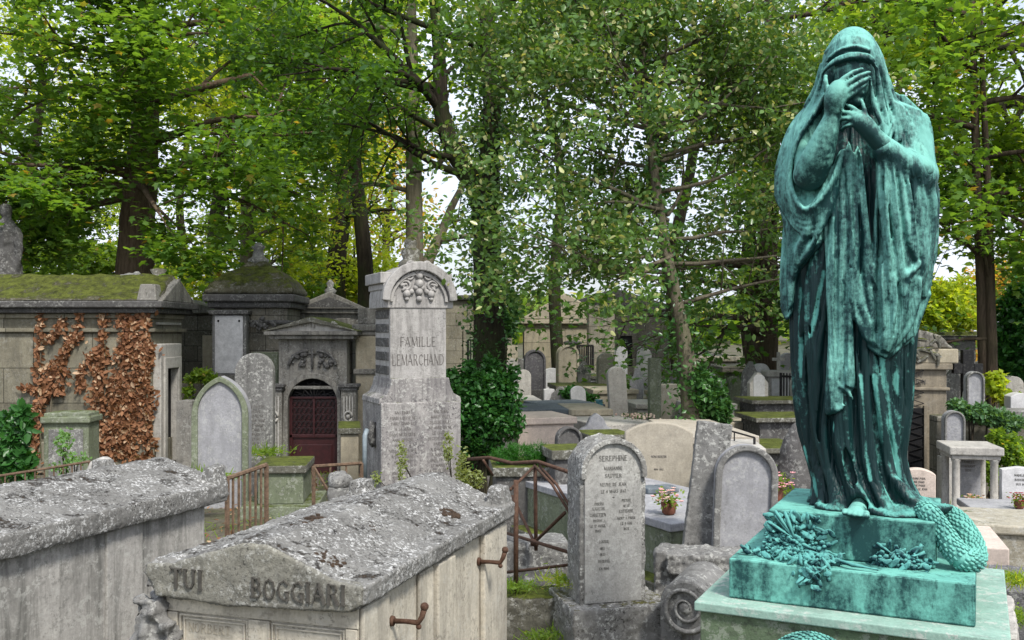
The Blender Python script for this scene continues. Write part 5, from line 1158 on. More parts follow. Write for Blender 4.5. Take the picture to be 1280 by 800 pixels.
MB().box(-.33, .33, 0, .29, -.2, z1 + .02).build('pier', S_grey, t, bevel=.02); MB().box(x0, x1, -.03, -.001, z0, z1).build('marble_panel', S_white, t, bevel=.01); MB().box(-.38, .38, -.08, .28, z1 + .021, z1 + .11).build('cap', S_dark, t, bevel=.02); MB().box(-.35, .35, -.06, .0, z0 - .2, z0 - .02).build('sill', S_chapel, t, bevel=.015)
m1 = MB()
for sx in (-1, 1): m1.ball((sx * .2, -.03, z1 - .1), .022, 8)
m1.build('bolt', M_void, t)
t = thing('relief_niche', 'dark carved relief niche beside the white tablet, upper wall of the domed mausoleum', 'relief', (X(330, D), D - .12, zb)); MB().box(-.22, .30, 0, .11, .4, Z(440, D) - zb).build('niche_panel', S_green, t, bevel=.02); m1 = MB()
for k in range(26): a = rs.uniform(-.2, .26); m1.ball((a, -.02, Z(405, D) - zb + rs.uniform(-.12, .12)), rs.uniform(.02, .05), 6)
m1.build('relief_carving', S_dark, t)
# door chapel
D = 17.0; zb = gz(D); s = D / F; t = thing('door_chapel', 'small classical tomb chapel with pediment, fluted pilasters and arched oxblood iron door', 'chapel', (X(391, D), D, zb), 0)
hz = Z(424, D) - zb; hw = 46 * s
# front wall with arched opening
ow = 31 * s; zt = Z(473, D) - zb; ai = arch(ow * 2, zt + .0, 14)
n_ = len(ai); m1 = MB()
outl = [(-hw + .05, 0)] + [(-hw + .05, hz), (hw - .05, hz)] + [(hw - .05, 0)]
m1.box(-hw + .05, -ow, 0, .3, -.3, hz); m1.box(ow, hw - .05, 0, .3, -.3, hz)
arc = ai[2:]
for (xa, za), (xb, zb_) in zip(arc, arc[1:]): m1.add([(xa, 0, za), (xb, 0, zb_), (xb, 0, hz), (xa, 0, hz), (xa, .3, za), (xb, .3, zb_), (xb, .3, hz), (xa, .3, hz)], [(0, 3, 2, 1), (4, 5, 6, 7), (0, 1, 5, 4)])
m1.build('front_wall', S_chapel, t); MB().box(-hw + .05, hw - .05, .301, 1.6, -.3, hz).build('rear_wall', S_walld, t)
a1 = [(-ow - .10, 0)] + [(x * 1.16, z + .09) for x, z in arc[::-1]] + [(ow + .10, 0)]; a2 = [(-ow, 0)] + arc[::-1] + [(ow, 0)]
MB().band(a1, a2, -.04, .02).build('arch_moulding', S_chapel, t, bevel=.008)
for sx in (-1, 1):
    pl_ = MB().box(sx * hw - .13, sx * hw + .13, -.12, .12, .0, Z(488, D) - zb + .0).build('pilaster', S_chapel, t, bevel=.012); m1 = MB()
    for k in range(4): m1.box(sx * hw - .09 + k * .05, sx * hw - .065 + k * .05, -.135, -.119, .25, Z(495, D) - zb)
    m1.build('fluting', S_pale, pl_); m1 = MB(); zc = Z(488, D) - zb
    m1.box(sx * hw - .15, sx * hw + .15, -.15, .14, zc + .001, zc + .06); m1.box(sx * hw - .18, sx * hw + .18, -.18, .14, zc + .061, zc + .12); m1.box(sx * hw - .16, sx * hw + .16, -.16, .12, .0, .18); m1.build('capital', S_dark, t, bevel=.012)
    m1 = MB(); zz = Z(520, D) - zb
    m1.tube([(sx * hw + .07 * math.cos(a * .5), -.15, zz + .09 * math.sin(a * .5)) for a in range(13)], .02, 6); m1.ball((sx * hw, -.14, zz), .04, 8); m1.build('wreath_boss', S_pale, t, smooth=True)
m1 = MB(); m1.box(-hw - .1, hw + .1, -.14, .35, hz + .001, hz + .07); m1.box(-hw - .17, hw + .17, -.2, .35, hz + .071, hz + .14); m1.box(-hw + .13, hw - .13, -.03, -.001, Z(488, D) - zb + .02, Z(488, D) - zb + .08); m1.build('entablature', S_chapel, t, bevel=.015)
zp = hz + .14; pk = Z(403, D) - zb; MB().prism([(-hw - .12, zp), (hw + .12, zp), (0, pk)], -.12, .3).build('pediment', S_pale, t, bevel=.01)
MB().prism([(-hw - .2, zp + .001), (-hw - .12, zp + .0015), (0, pk + .0), (hw + .12, zp + .0015), (hw + .2, zp + .001), (0, pk + .1)], -.2, 1.5).build('roof', S_moss, t, bevel=.01)
m1 = MB()
for k in range(14): x = rs.uniform(-.42, .42); m1.tube([(x + .05 * math.cos(a), -.125, zp + .08 + .09 * (1 - abs(x)) * rs.random() + .04 * math.sin(a)) for a in (0, 1, 2, 3, 4)], .014, 5)
m1.build('pediment_relief', S_pale, t, smooth=True); m1 = MB(); zr = Z(468, D) - zb + .12
for sx in (-1, 1):
    m1.tube([(sx * (.08 + .34 * math.sin(a)), -.03, zr + .0 + .30 * math.cos(a)) for a in [k * .16 for k in range(10)]], .03, 6)
    for k in range(14): m1.ball((sx * rs.uniform(.12, .36), -.02, zr + rs.uniform(.02, .24)), rs.uniform(.025, .05), 6)
m1.tube([(0, -.03, zr - .02), (0, -.03, zr + .34)], .02, 6); m1.tube([(-.07, -.03, zr + .25), (.07, -.03, zr + .25)], .018, 6)
m1.build('winged_relief', S_dark, t, smooth=True)
d_ = MB().box(-ow, ow, .12, .17, -.02, Z(497, D) - zb).build('door', M_door, t)
m1 = MB(); zz = Z(548, D) - zb; m1.box(-ow, ow, .09, .118, zz, zz + .06); m1.box(-ow, -ow + .06, .09, .118, 0, zt - .35); m1.box(ow - .06, ow, .09, .118, 0, zt - .35); m1.box(-ow + .12, ow - .12, .10, .118, .12, zz - .12); m1.box(-.02, .02, .08, .0995, zz, Z(497, D) - zb); m1.box(-ow, ow, .08, .118, Z(499, D) - zb, Z(496, D) - zb); m1.build('door_panel', M_door, d_, bevel=.008)
m1 = MB()
for k in range(-4, 5):
    for j in range(6):
        cx, cz = k * .085, zz + .13 + j * .12; m1.tube([(cx + .04 * math.cos(a), .09, cz + .05 * math.sin(a)) for a in (0, .8, 1.6, 2.4, 3.2, 4.0, 4.8, 5.6, 6.4)], .007, 4)
m1.build('door_grille', M_iron, d_); m1 = MB()
for k in range(-3, 4): m1.tube([(0 + k * .02, .1, Z(497, D) - zb), (k * .115, .1, zt - .06 - .02 * k * k)], .01, 5)
m1.tube([(.2 * math.cos(a * .4), .095, Z(497, D) - zb + .25 * math.sin(a * .4)) for a in range(9)], .012, 5); m1.build('fanlight_grille', M_iron, d_); MB().box(-ow, ow, .2, .22, 0, zt).build('fanlight', M_void, t)
# gabled chapel behind it, with sculpture
D = 21.0; zb = gz(D); t = thing('gabled_chapel', 'grey pedimented chapel top with carved frieze rising behind the door chapel', 'chapel', (X(412, D), D, zb), 8); hz = Z(392, D) - zb; hw = .68
MB().box(-hw, hw, 0, 1.8, -.3, hz).build('wall', S_chapel, t, bevel=.02); MB().box(-hw - .1, hw + .1, -.1, 1.9, hz + .001, hz + .1).build('cornice', S_chapel, t, bevel=.02); pk = Z(368, D) - zb
MB().prism([(-hw - .16, hz + .101), (hw + .16, hz + .101), (0, pk + .06)], -.16, 1.9).build('pediment', S_chapel, t, bevel=.02); MB().prism([(-hw + .1, hz + .14), (hw - .1, hz + .14), (0, pk - .06)], -.165, -.155).build('tympanum', S_dark, t)
m1 = MB(); [m1.ball((rs.uniform(-.6, .5), -.03, hz - .35 + rs.uniform(-.12, .12)), rs.uniform(.03, .07), 6) for _ in range(36)]; m1.build('frieze_carving', S_grey, t)
MB().box(.15, .45, -.08, -.001, hz - .75, hz - .1).build('pier', S_chapel, t, bevel=.02); MB().lathe([(.1, pk), (.14, pk + .1), (.06, pk + .16), (.09, pk + .26), (.02, pk + .34)], 10, Matrix.Translation((0, .3, 0))).build('finial', S_grey, t, smooth=True)
t = thing('stone_figure', 'weathered white stone figure standing right of the door chapel pediment', 'sculpture', tuple(W(440, 500, 18.5)), 0); hh = Z(428, 18.5) - Z(500, 18.5)
m1 = MB(); m1.lathe([(.12, 0), (.16, .05), (.14, hh * .25), (.10, hh * .5), (.12, hh * .7), (.09, hh * .82), (.035, hh * .86), (.06, hh * .92), (.05, hh * .98), (.01, hh)], 12); m1.tube([(-.1, 0, hh * .75), (-.12, -.08, hh * .6), (-.02, -.14, hh * .62)], .03, 6); m1.build('figure', S_pale, t, rough=(.02, .03, .06)); MB().box(-.2, .2, -.2, .2, -(Z(500, 18.5) - gz(18.5)) - .1, 0).build('pedestal', S_chapel, t, bevel=.02)
D = 17.5; t = thing('pillar', 'square pale pillar with moulded cap left of the tall lettered monument', 'pillar', (X(459, D), D, gz(D)), 6); hh = Z(385, D) - gz(D)
m1 = MB().box(-.2, .2, -.2, .2, -.2, hh - .5); m1.build('shaft', S_tan, t, bevel=.02); m1 = MB().box(-.26, .26, -.26, .26, hh - .42, hh - .3); m1.box(-.22, .22, -.22, .22, hh - .5, hh - .4205); m1.box(-.24, .24, -.24, .24, hh - 1.2, hh - 1.1); m1.box(-.16, .16, -.16, .16, hh - .299, hh); m1.build('cap', S_chapel, t, bevel=.02)
boxtomb('low_tomb', 'low tan tomb with a mossy rounded top between door chapel and tall monument', 437, 15, .36, 1.2, 535, S_tan, 10, top=S_moss)
boxtomb('low_tomb', 'pale stepped block tomb behind the brown gate, right of the door chapel', 438, 18.8, .6, 1.0, 498, S_tan, 0, steps=2)
# broken sculpture at left edge on the roof
t = thing('stone_figure', 'broken white stone figure with dark stains above the mausoleum roof, left edge', 'sculpture', (X(8, 18.5), 18.5, Z(345, 18.5)), 0); hh = Z(255, 18.5) - Z(345, 18.5)
m1 = MB(); m1.lathe([(.34, -.2), (.3, .1), (.22, hh * .4), (.24, hh * .62), (.16, hh * .74), (.07, hh * .8), (.12, hh * .88), (.10, hh * .97), (.02, hh)], 12); m1.tube([(.1, 0, hh * .7), (.26, -.05, hh * .6), (.3, -.1, hh * .35), (.24, -.1, hh * .1)], .07, 7); m1.build('figure', S_dark, t, rough=(.035, .09, .12))
# ------------------------------------------------------------------ middle distance, centre
D = 34.0; zb = gz(D)
def block_house(name, label, x0, x1, top, D, mat, roof=None, dep=4, rz=0, openings=(), cat='mausoleum', gable=0, corn=True, base=True):
    a, b = X(x0, D), X(x1, D); c = (a + b) / 2; w = (b - a) / 2; zb = gz(D); hh = Z(top, D) - zb; t = thing(name, label, cat, (c, D, zb), rz)
    MB().box(-w, w, 0, dep, -.4, hh).build('wall', mat, t, bevel=.02)
    if corn: MB().box(-w - .15, w + .15, -.15, dep + .1, hh + .001, hh + .16).build('cornice', roof or mat, t, bevel=.03)
    if gable: MB().prism([(-w - .15, hh + .161), (w + .15, hh + .161), (0, hh + .16 + gable)], -.15, dep).build('roof', roof or mat, t, bevel=.03)
    if base: MB().box(-w - .06, w + .06, -.06, dep, -.4, .35).build('plinth_course', mat, t, bevel=.02)
    for (px0, px1, py0, py1, m) in openings:
        xa, xb, za, zc = X(px0, D) - c, X(px1, D) - c, Z(py1, D) - zb, Z(py0, D) - zb
        o_ = MB().box(xa, xb, -.02, -.001, za, zc).build('opening', m, t); MB().band([(xa - .1, za), (xa - .1, zc + .1), (xb + .1, zc + .1), (xb + .1, za)], [(xa, za), (xa, zc), (xb, zc), (xb, za)], -.08, .01).build('surround', mat, t, bevel=.01)
    return t
block_house('mausoleum', 'long low tan mausoleum with dark roof behind the ivy-clad trunk', 556, 640, 375, 32, S_wall, S_dark, openings=[(583, 612, 415, 470, S_green)])
block_house('mausoleum', 'tall sunlit tan ashlar mausoleum behind the dark and the capped round-topped steles', 655, 758, 405, 33, stone('tan_ashlar', (.46, .41, .29), (.34, .30, .22), streak=.35, lichen=.05, pit=.15, bump=.3, joints=(.9, .5)), S_tan, gable=.9)
block_house('mausoleum', 'dark-roofed grey mausoleum with a sloping roof at the centre skyline', 700, 838, 388, 38, S_walld, S_dark, gable=.7, openings=[(775, 790, 420, 470, M_void), (742, 752, 420, 440, M_void)])
t = thing('stone_pillar', 'tall square ashlar pier beside the dark-roofed mausoleum, behind the shrub branches', 'pillar', (X(752, 31), 31, gz(31)), 0); hh = Z(388, 31) - gz(31); MB().box(-.42, .42, 0, .8, -.3, hh).build('shaft', S_wall, t, bevel=.02); MB().box(-.5, .5, -.08, .9, hh + .001, hh + .15).build('cap', S_wall, t, bevel=.02)
block_house('mausoleum', 'cream rendered mausoleum half hidden by leaves right of the leafy trunk', 868, 925, 452, 30, S_walld, S_wall, openings=[(896, 905, 470, 495, M_void)])
block_house('mausoleum', 'low grey-green wall tomb with stone cornice left of the pointed obelisk slab', 908, 960, 466, 24, S_green, S_walld, dep=2)
# back row of steles
hstone('headstone', 'dark slate-coloured round stele on a rough block, behind the ivy trunk', 'headstone', 668, 25, 437, 26, S_dark, stone('slate', (.13, .125, .135), (.09, .085, .09), streak=.3, lichen=.1, pit=.1), 'round', .25, 8, plinth=(1.7, .75), rim=True)
hstone('headstone', 'pale round-topped stele crowned by a stone cap, right of the dark stele', 'headstone', 709, 26, 431, 26, S_pale, S_tan, 'round', .35, 10, plinth=(1.15, .4), rim=True)
t = bpy.context.scene.objects['headstone.005'] if 'headstone.005' in bpy.data.objects else None
tt = thing('cap_stone', 'flat weathered cap stone resting on top of the pale round-topped stele', 'cap stone', (X(716, 26.1), 26.1, Z(431, 26)), 10); MB().lathe([(.10, -.02), (.26, .03), (.26, .08), (.12, .12)], 12).build('cap', S_dark, tt, smooth=True)
hstone('headstone', 'plain tan round-topped stele with a banded foot near the centre', 'headstone', 757, 23, 441, 21, S_tan, stone('tan_stele', (.36, .34, .27), (.27, .26, .21), streak=.3, pit=.15), 'round', .25, 6, plinth=(1.2, .35))
hstone('headstone', 'small bright white round-topped stone behind the plain tan stele', 'headstone', 776, 28, 433, 16, S_chapel, S_white, 'round', .15, 0, plinth=(1.5, .75))
hstone('headstone', 'white round-topped stone half hidden by the dark post, on a grey plinth', 'headstone', 805, 24, 435, 18, S_grey, S_white, 'round', .15, 0, plinth=(1.2, .55), text=[('PAX', .1, .9)])
hstone('stone_post', 'dark mossy tapering stone post beside the leafy trunk', 'post', 818, 16, 447, 14, S_dark, S_green, 'flat', .22, 3, plinth=(1.5, .9))
hstone('stone_block', 'pale cream block gravestone between dark post and leafy trunk', 'gravestone', 838, 17, 480, 30, None, stone('cream_block', (.52, .47, .37), (.44, .40, .32), streak=.15, pit=.08), 'flat', .3, 0)
hstone('headstone', 'broad tan stele with a low curved top and faint lettering behind the lettered stele', 'headstone', 823, 10.0, 527, 84, None, stone('tan_slab', (.50, .45, .36), (.42, .38, .30), streak=.15, lichen=.03, pit=.08, bump=.2), 'seg', .12, -4, text=[('NOM BERTIN', .022, .85), ('1884 1902', .018, .72)], tmat=M_cut)
hstone('headstone', 'small dark round-topped stone leaning beside pink granite tomb', 'headstone', 707, 10.6, 533, 32, None, S_dark, 'round', .1, 14, rim=True, tilt=(-3, 4), z0=.28)
boxtomb('low_tomb', 'low grey ramped slab in front of the small dark leaning stone', 708, 9.9, .34, .8, 572, S_grey, 20)
hstone('headstone', 'pale grey shouldered headstone with a small carved emblem, centre of the picture', 'headstone', 745, 13.2, 516, 44, None, S_greymar, 'shoulder', .14, 6, text=rows(.85, .35, .03, .38, 4))
boxtomb('box_tomb', 'polished pink granite two-tier tomb left of the small dark stone', 684, 13.6, .92, 1.1, 522, S_pink, 17, steps=1)
pk = boxtomb('box_tomb', 'blue-grey flat slab tomb with a small turquoise vase behind pink granite tomb', 722, 17.2, 1.1, 1.3, 506, S_grey, 20, top=S_bluegr)
tt = thing('vase', 'small turquoise vase at the end of the blue-grey slab', 'vase', tuple(W(749, 508, 17.2)), 0); MB().lathe([(.05, -.12), (.07, 0), (.06, .1), (.08, .12)], 12).build('vase_body', simple('turquoise', (.12, .32, .36), .3), tt, smooth=True)
boxtomb('box_tomb', 'moss-topped dark ledger tomb in front of the slate stele', 685, 17.5, 1.3, 1.6, 508, S_dark, 8, top=S_moss, over=.1)
hstone('stone_block', 'small square white block standing on the moss-topped ledger tomb', 'gravestone', 686, 20.3, 486, 13, None, S_white, 'flat', .2, 5)
boxtomb('box_tomb', 'large pale flat tomb strewn with faded flowers, centre right', 790, 14.2, 1.0, 2.6, 530, S_grey, 22, top=S_pale, steps=0, th=.16)
boxtomb('low_tomb', 'thin moss-covered slab just above the lettered stele top', 765, 11.2, .55, .6, 543, S_dark, 12, top=S_moss, th=.06)
boxtomb('low_tomb', 'yellow-mossed low stone at the left shoulder of the lettered stele', 715, 9.2, .4, .5, 562, S_dark, 12, top=S_moss)
boxtomb('low_tomb', 'dark wet ledger tomb right behind the pink granite tomb', 690, 15.6, 1.2, 1.4, 512, S_dark, 10, top=S_bluegr)
for (a, b, c, d, l) in ((731, 427, 24, .7, 'white stepped plinth tomb right of the capped stele'), (795, 470, 22, .8, 'rounded pale stone bolster tomb below the small white stone')):
    boxtomb('low_tomb', l, a, c, .8, 1, .9, S_tan, 5, steps=1)
fence('black iron railings on a low wall between the capped and plain tan steles', W(722, 432, 29), W(741, 432, 29.3), 7, .75, M_iron, r=.022); fence('black iron railings behind the shrub foot on the tan mausoleum side', W(585, 425, 30), W(615, 425, 30), 9, .8, M_iron, r=.02)
# flowers lying on the pale flat tomb
tt = thing('funeral_spray', 'faded pink and cream flower spray on the large pale flat tomb', 'flowers', tuple(W(797, 522.5, 15.2)), 0); n = 120; leaves_mesh('foliage', np.stack([rng.normal(0, .13, n), rng.normal(0, .2, n), rng.uniform(0, .07, n)], 1), .05, M_lf_dark, tt); m1 = MB(); [m1.ball((rs.gauss(0, .13), rs.gauss(0, .2), rs.uniform(.02, .05)), rs.uniform(.012, .026), 6) for _ in range(60)]; m1.build('blossoms', simple('faded_pink', (.5, .3, .26), .8, c2=(.6, .52, .4)), tt)
# right of the leafy trunk
hstone('headstone', 'tall white-faced pointed slab like a small obelisk with a square tip', 'headstone', 947, 16.5, 466, 23, S_pale, S_pale, 'gable', .2, 0, plinth=(1.1, .85), panel=(.6, 1.0, 1.75, S_white))
D = 19; t = thing('cross_pedestal', 'white marble pedestal topped by a small cross, right of the pointed slab', 'pedestal', (X(973, D), D, gz(D)), -4); hh = Z(463, D) - gz(D)
MB().box(-.24, .24, -.2, .2, .35, hh - .12).build('shaft', S_pale, t, bevel=.02); MB().box(-.17, .17, -.215, -.19, .75, hh - .15).build('marble_panel', S_white, t, bevel=.01); m1 = MB().box(-.32, .32, -.28, .28, -.2, .35); m1.box(-.3, .3, -.26, .26, hh - .119, hh); m1.build('base', S_pale, t, bevel=.02)
zt = hh; cr = MB().box(-.03, .03, -.03, .03, zt, zt + .36); cr.box(-.12, -.0305, -.028, .028, zt + .19, zt + .25); cr.box(.0305, .12, -.028, .028, zt + .19, zt + .25); cr.build('cross', S_pale, t, bevel=.005)
hstone('headstone', 'large grey round-topped stele seen behind the statue skirt on its left', 'headstone', 985, 22, 441, 24, S_grey, S_greymar, 'round', .25, 0, plinth=(1.1, .5))
fence('black iron cemetery railings below the large grey stele left of the statue', W(976, 470, 18), W(1010, 472, 18), 9, .75, M_iron, r=.014, tops=True)
hstone('stone_post', 'small stone pier with rounded top left of the pointed slab', 'post', 917, 19, 470, 14, None, S_green, 'round', .25, 0)
t = fence('thin black iron rail with scroll braces over the pale paving right of the leafy trunk', W(872, 527, 10.5), W(943, 547, 9.6), 3, .32, M_iron, r=.007)
boxtomb('box_tomb', 'wide pale sunlit flat tomb behind the thin iron rail', 905, 11.2, .85, 2.2, 545, stone('pale_paving', (.55, .49, .40), (.46, .42, .35), streak=.1, pit=.1), 4, steps=0); boxtomb('box_tomb', 'white low tomb end under the rail behind the arched stele', 925, 9.3, .5, .8, 560, S_pale, -6, steps=0)
for i, (px, D_, w_, h_, l) in enumerate(((985, 13.2, .9, 522, 'dark stepped tomb with mossy treads left of the statue feet'), (978, 15.5, 1.0, 500, 'upper mossy ledge tomb behind the dark stepped tomb'), (975, 11.2, .7, 560, 'low dark kerbed tomb with moss left of the statue feet'))):
    boxtomb('mossy_tomb', l, px, D_, w_, 1.0, h_, S_dark, 4, top=S_moss, steps=1, over=.08, th=.07)
t = thing('cone_stone', 'rough dark cone-shaped stone directly left of the statue hem', 'stone', (X(996, 9.5), 9.5, gz(9.5)), 0); hh = Z(528, 9.5) - gz(9.5); MB().lathe([(.26, -.1), (.22, hh * .5), (.14, hh * .85), (.06, hh * .97), (.01, hh)], 12).build('cone_body', S_dark, t, rough=(.025, .05, .12))
# ------------------------------------------------------------------ right side
D = 15.0; zb = gz(D); t = thing('tomb_chapel', 'tan stone tomb chapel with a carved attic and dark latticed door beside the statue', 'chapel', (X(1138, D), D, zb), -8); S_ch2 = stone('chapel_tan', (.36, .31, .23), (.27, .23, .175), streak=.35, lichen=.05, pit=.15, bump=.3)
hw = .54; h0 = Z(462, D) - zb; MB().box(-hw, hw, 0, 1.7, -.3, h0).build('wall', S_ch2, t, bevel=.015)
m1 = MB().box(-hw - .07, hw + .07, -.07, 1.75, h0 + .001, h0 + .10); m1.box(-hw - .04, hw + .04, -.04, 1.7, Z(488, D) - zb, Z(484, D) - zb); m1.build('cornice', S_ch2, t, bevel=.015)
h1 = Z(436, D) - zb; MB().box(-hw + .02, hw + .16, -.05, 1.2, h0 + .101, h1).build('attic', S_tan, t, bevel=.02); MB().prism([(-hw + .05, h1 + .001), (hw + .12, h1 + .001), (hw - .1, h1 + .22), (0, h1 + .34), (-hw + .15, h1 + .2)], .05, .8).build('carved_top', S_chapel, t, rough=(.03, .08, .12))
m1 = MB(); [oriented(m1, (rs.uniform(.0, .45), -.08, h0 + .25 + rs.uniform(-.1, .22)), (rs.uniform(-1, 1), 0, rs.uniform(-.6, .6)), .12, .035, .03, 6) for _ in range(16)]; m1.build('palm_carving', S_moss, t)
m1 = MB(); zd = Z(510, D) - zb; ddo = MB().box(-.33, .19, -.03, .01, .05, zd).build('door', M_void, t)
for k in range(11): m1.tube([(-.33, -.045, .1 + k * .17), (.19, -.045, .27 + k * .17 - .0)], .008, 4); m1.tube([(.19, -.045, .1 + k * .17), (-.33, -.045, .27 + k * .17)], .008, 4)
m1.build('door_lattice', M_iron, ddo); MB().box(-.37, -.331, -.06, .0, 0, zd + .04).build('jamb', S_ch2, t); MB().box(.191, .23, -.06, .0, 0, zd + .04).build('jamb', S_ch2, t)
m1 = MB(); lettering(m1, 'A T DU', .05, -.004, Z(471, D) - zb, .07, .004, .13); lettering(m1, 'NOUVION', .05, -.004, Z(480, D) - zb, .07, .004, .13); m1.build('inscription', M_cut, t)
hstone('stone_post', 'short grey stone post right against the statue hem on its right', 'post', 1126, 12, 540, 12, None, S_grey, 'flat', .15)
hstone('headstone', 'low cream granite headstone with a gently peaked top beside statue', 'headstone', 1146, 10.5, 585, 42, None, S_pink, 'seg', .14, -16, text=rows(.42, .28, .02, .25, 4), z0=-.02)
D = 20.0; zb = gz(D); t = thing('mausoleum', 'grey mausoleum with an overhanging mossy roof behind the tan tomb chapel', 'mausoleum', (X(1180, D), D, zb), -10); hh = Z(425, D) - zb; MB().box(-.52, .62, 0, 2, -.3, hh).build('wall', S_grey, t, bevel=.02); m1 = MB().box(-.7, .78, -.15, 2.1, hh + .001, hh + .08); m1.build('cornice', S_dark, t, bevel=.02); MB().box(-.74, .82, -.18, 2.1, hh + .081, hh + .17, tx=.1, ty=.1).build('roof', S_moss, t, bevel=.02); MB().box(-.3, .6, -.1, -.001, hh - .42, hh - .28).build('lintel', S_dark, t, bevel=.02)
D = 15.2; t = thing('cross', 'black granite cross on a rough stepped black base', 'cross', (X(1209, D), D, gz(D)), -8); hh = Z(437, D) - gz(D); m1 = MB().box(-.085, .085, -.07, .07, .85, hh); m1.box(-.22, -.0855, -.065, .065, hh - .38, hh - .22); m1.box(.0855, .22, -.065, .065, hh - .38, hh - .22); m1.build('cross_shaft', S_black, t, bevel=.01)
m1 = MB(); [m1.box(-.17 - .06 * k, .1 + .02 * k, -.2, .2, .85 - .17 * (k + 1) + (.001 if k < 4 else -.3), .85 - .17 * k) for k in range(5)]; m1.build('stepped_base', S_black, t, rough=(.025, .05, .1))
hstone('headstone', 'white streaked round-arched stele in front of the black cross', 'headstone', 1217, 14.0, 464, 21, None, S_greymar, 'round', .14, -8, rim=S_grey); hstone('headstone', 'small bright white rounded stone below the black cross', 'headstone', 1198, 14.2, 483, 15, None, S_white, 'round', .12, -20, tilt=(0, 6))
t = thing('terrace_wall', 'ivy-topped grey terrace wall running behind the right hand graves', 'wall', (X(1240, 13.6), 13.6, gz(13.6)), -6); hh = Z(521, 13.6) - gz(13.6); MB().box(-.75, 3.2, 0, .35, -.3, hh).build('wall_block', S_walld, t, bevel=.02); MB().box(-.3, 3.3, -.1, .4, hh + .001, hh + .10).build('coping', S_grey, t, bevel=.02)
hstone('headstone', 'small stele with a round head and a domed marble foot, above the columned tomb', 'headstone', 1191, 12.9, 513, 24, S_pale, S_greymar, 'round', .15, -8, rim=S_grey, plinth=(1.3, .62)); t = bpy.context.scene.objects[-1] if False else None
D = 11.6; zb = Z(641, D); t = thing('canopy_tomb', 'pale stone table tomb with a thick slab carried on four round columns', 'tomb', (X(1213, D), D, zb), -12); hh = Z(566, D) - zb
m1 = MB().box(-.30, .30, -.30, .42, hh - .0, hh + .10, tx=.0); m1.build('table_slab', S_pale, t, bevel=.015); MB().box(-.27, .27, -.27, .39, hh - .05, hh - .001).build('slab_moulding', S_pale, t, bevel=.01)
for x in (-.21, .21):
    for y in (-.21, .33): MB().lathe([(.06, 0), (.06, .04), (.045, .05), (.045, hh - .09), (.06, hh - .06), (.06, hh - .051)], 14, Matrix.Translation((x, y, 0))).build('column', S_pale, t, smooth=True)
MB().box(-.14, .14, .1, .2, .0, hh - .06).build('inner_stele', S_greymar, t, bevel=.01); MB().box(-.42, .42, -.42, .55, -.5, -.001).build('step', S_pale, t, bevel=.02); m1 = MB(); [lettering(m1, s_, 0, .099, z_, .03, .002, .12) for s_, z_ in (('FAMILLE', hh - .14), ('DORNANT', hh - .19), ('1898', hh - .24))]; m1.build('inscription', M_cut, t)
pot('small pot of orange and white flowers inside the columned table tomb', 1218, 641, 11.45, simple('orange_blossom', (.75, .22, .05), .7, c2=(.85, .75, .6)), .75)
D = 10.6; t = thing('headstone', 'white marble headstone with a black side and dark lettering, right edge', 'headstone', (X(1272, D), D, -.12), -14); zt = Z(584, D) + .12; zt0 = zt
MB().prism([(-.16, 0), (.3, 0), (.3, zt - .03), (.02, zt), (-.16, zt - .03)], 0, .12).build('slab', S_white, t, bevel=.006); m1 = MB(); [lettering(m1, s_, .04, -.001, zt - .1 - .05 * k, .022, .002, .13) for k, s_ in enumerate(('MADELEINE', 'ROUSSEAU', '1921 1998'))]; m1.build('inscription', M_cutd, t); MB().box(-.2, .34, -.04, .16, -.1, .06).build('base', S_grey, t, bevel=.01)
pot('dark red flowers in front of the white marble headstone, right edge', 1274, 636, 10.0, simple('red_blossom', (.35, .02, .03), .6), .6)
hstone('stone_block', 'white rounded block on the terrace wall, right edge', 'gravestone', 1273, 14.2, 491, 26, None, S_white, 'seg', .3, -10)
hstone('headstone', 'weathered grey-white low stele behind the ivy near the twin trunks', 'headstone', 1245, 16.0, 485, 14, None, S_green, 'round', .2, -5)
# flat tombs lower right
def slabbox(name, label, A, ang, w, L, z0, z1, mat, cat='tomb', top=None):
    t = thing(name, label, cat, (A[0], A[1], 0), ang); MB().box(0, w, 0, L, z0, z1 - .08).build('chest', mat, t, bevel=.015); MB().box(-.03, w + .03, -.03, L, z1 - .0795, z1).build('cover_slab', top or mat, t, bevel=.015); return t
p = W(1168, 655, 8.0); slabbox('flat_tomb', 'long cream stone flat tomb with a lichened top behind the garland', (p.x, p.y), -16, 1.3, .8, -.2, Z(664, 7.6), stone('cream_tomb', (.50, .46, .36), (.40, .37, .29), streak=.2, lichen=.25, pit=.2, moss=.12), top=None)
p = W(1215, 668, 7.0); t = thing('stone_steps', 'two clean pink-cream stone steps right of the bronze garland', 'steps', (p.x - .1, p.y, 0), -18); MB().box(-.3, .10, .0, .8, -.2, Z(668, 7.0)).build('step', S_pink, t, bevel=.01); MB().box(-.3, .30, -.22, .6, -.2, Z(686, 6.7)).build('step', S_pink, t, bevel=.01)
p = W(1228, 716, 5.9); t = thing('flat_tomb', 'dark grey lichened slab low behind the statue plinth, right edge', 'tomb', (p.x - .4, p.y, 0), -24); MB().box(0, 1.6, .0, .7, -.2, Z(738, 5.7)).build('slab', stone('dark_slab', (.20, .195, .20), (.12, .115, .12), streak=.2, lichen=.25, pit=.4, sc=1.6, bump=.8), t, rough=(.015, .02, .1, .01, .02))
t = thing('stone_kerb', 'pale broken kerb beside the pedestal, bottom right corner', 'kerb', tuple(W(1262, 775, 4.6)), -26); MB().box(-.06, .05, -.3, .5, -.8, .0, tx=.02).build('kerb_stone', S_pale, t, rough=(.012, .03, .07))
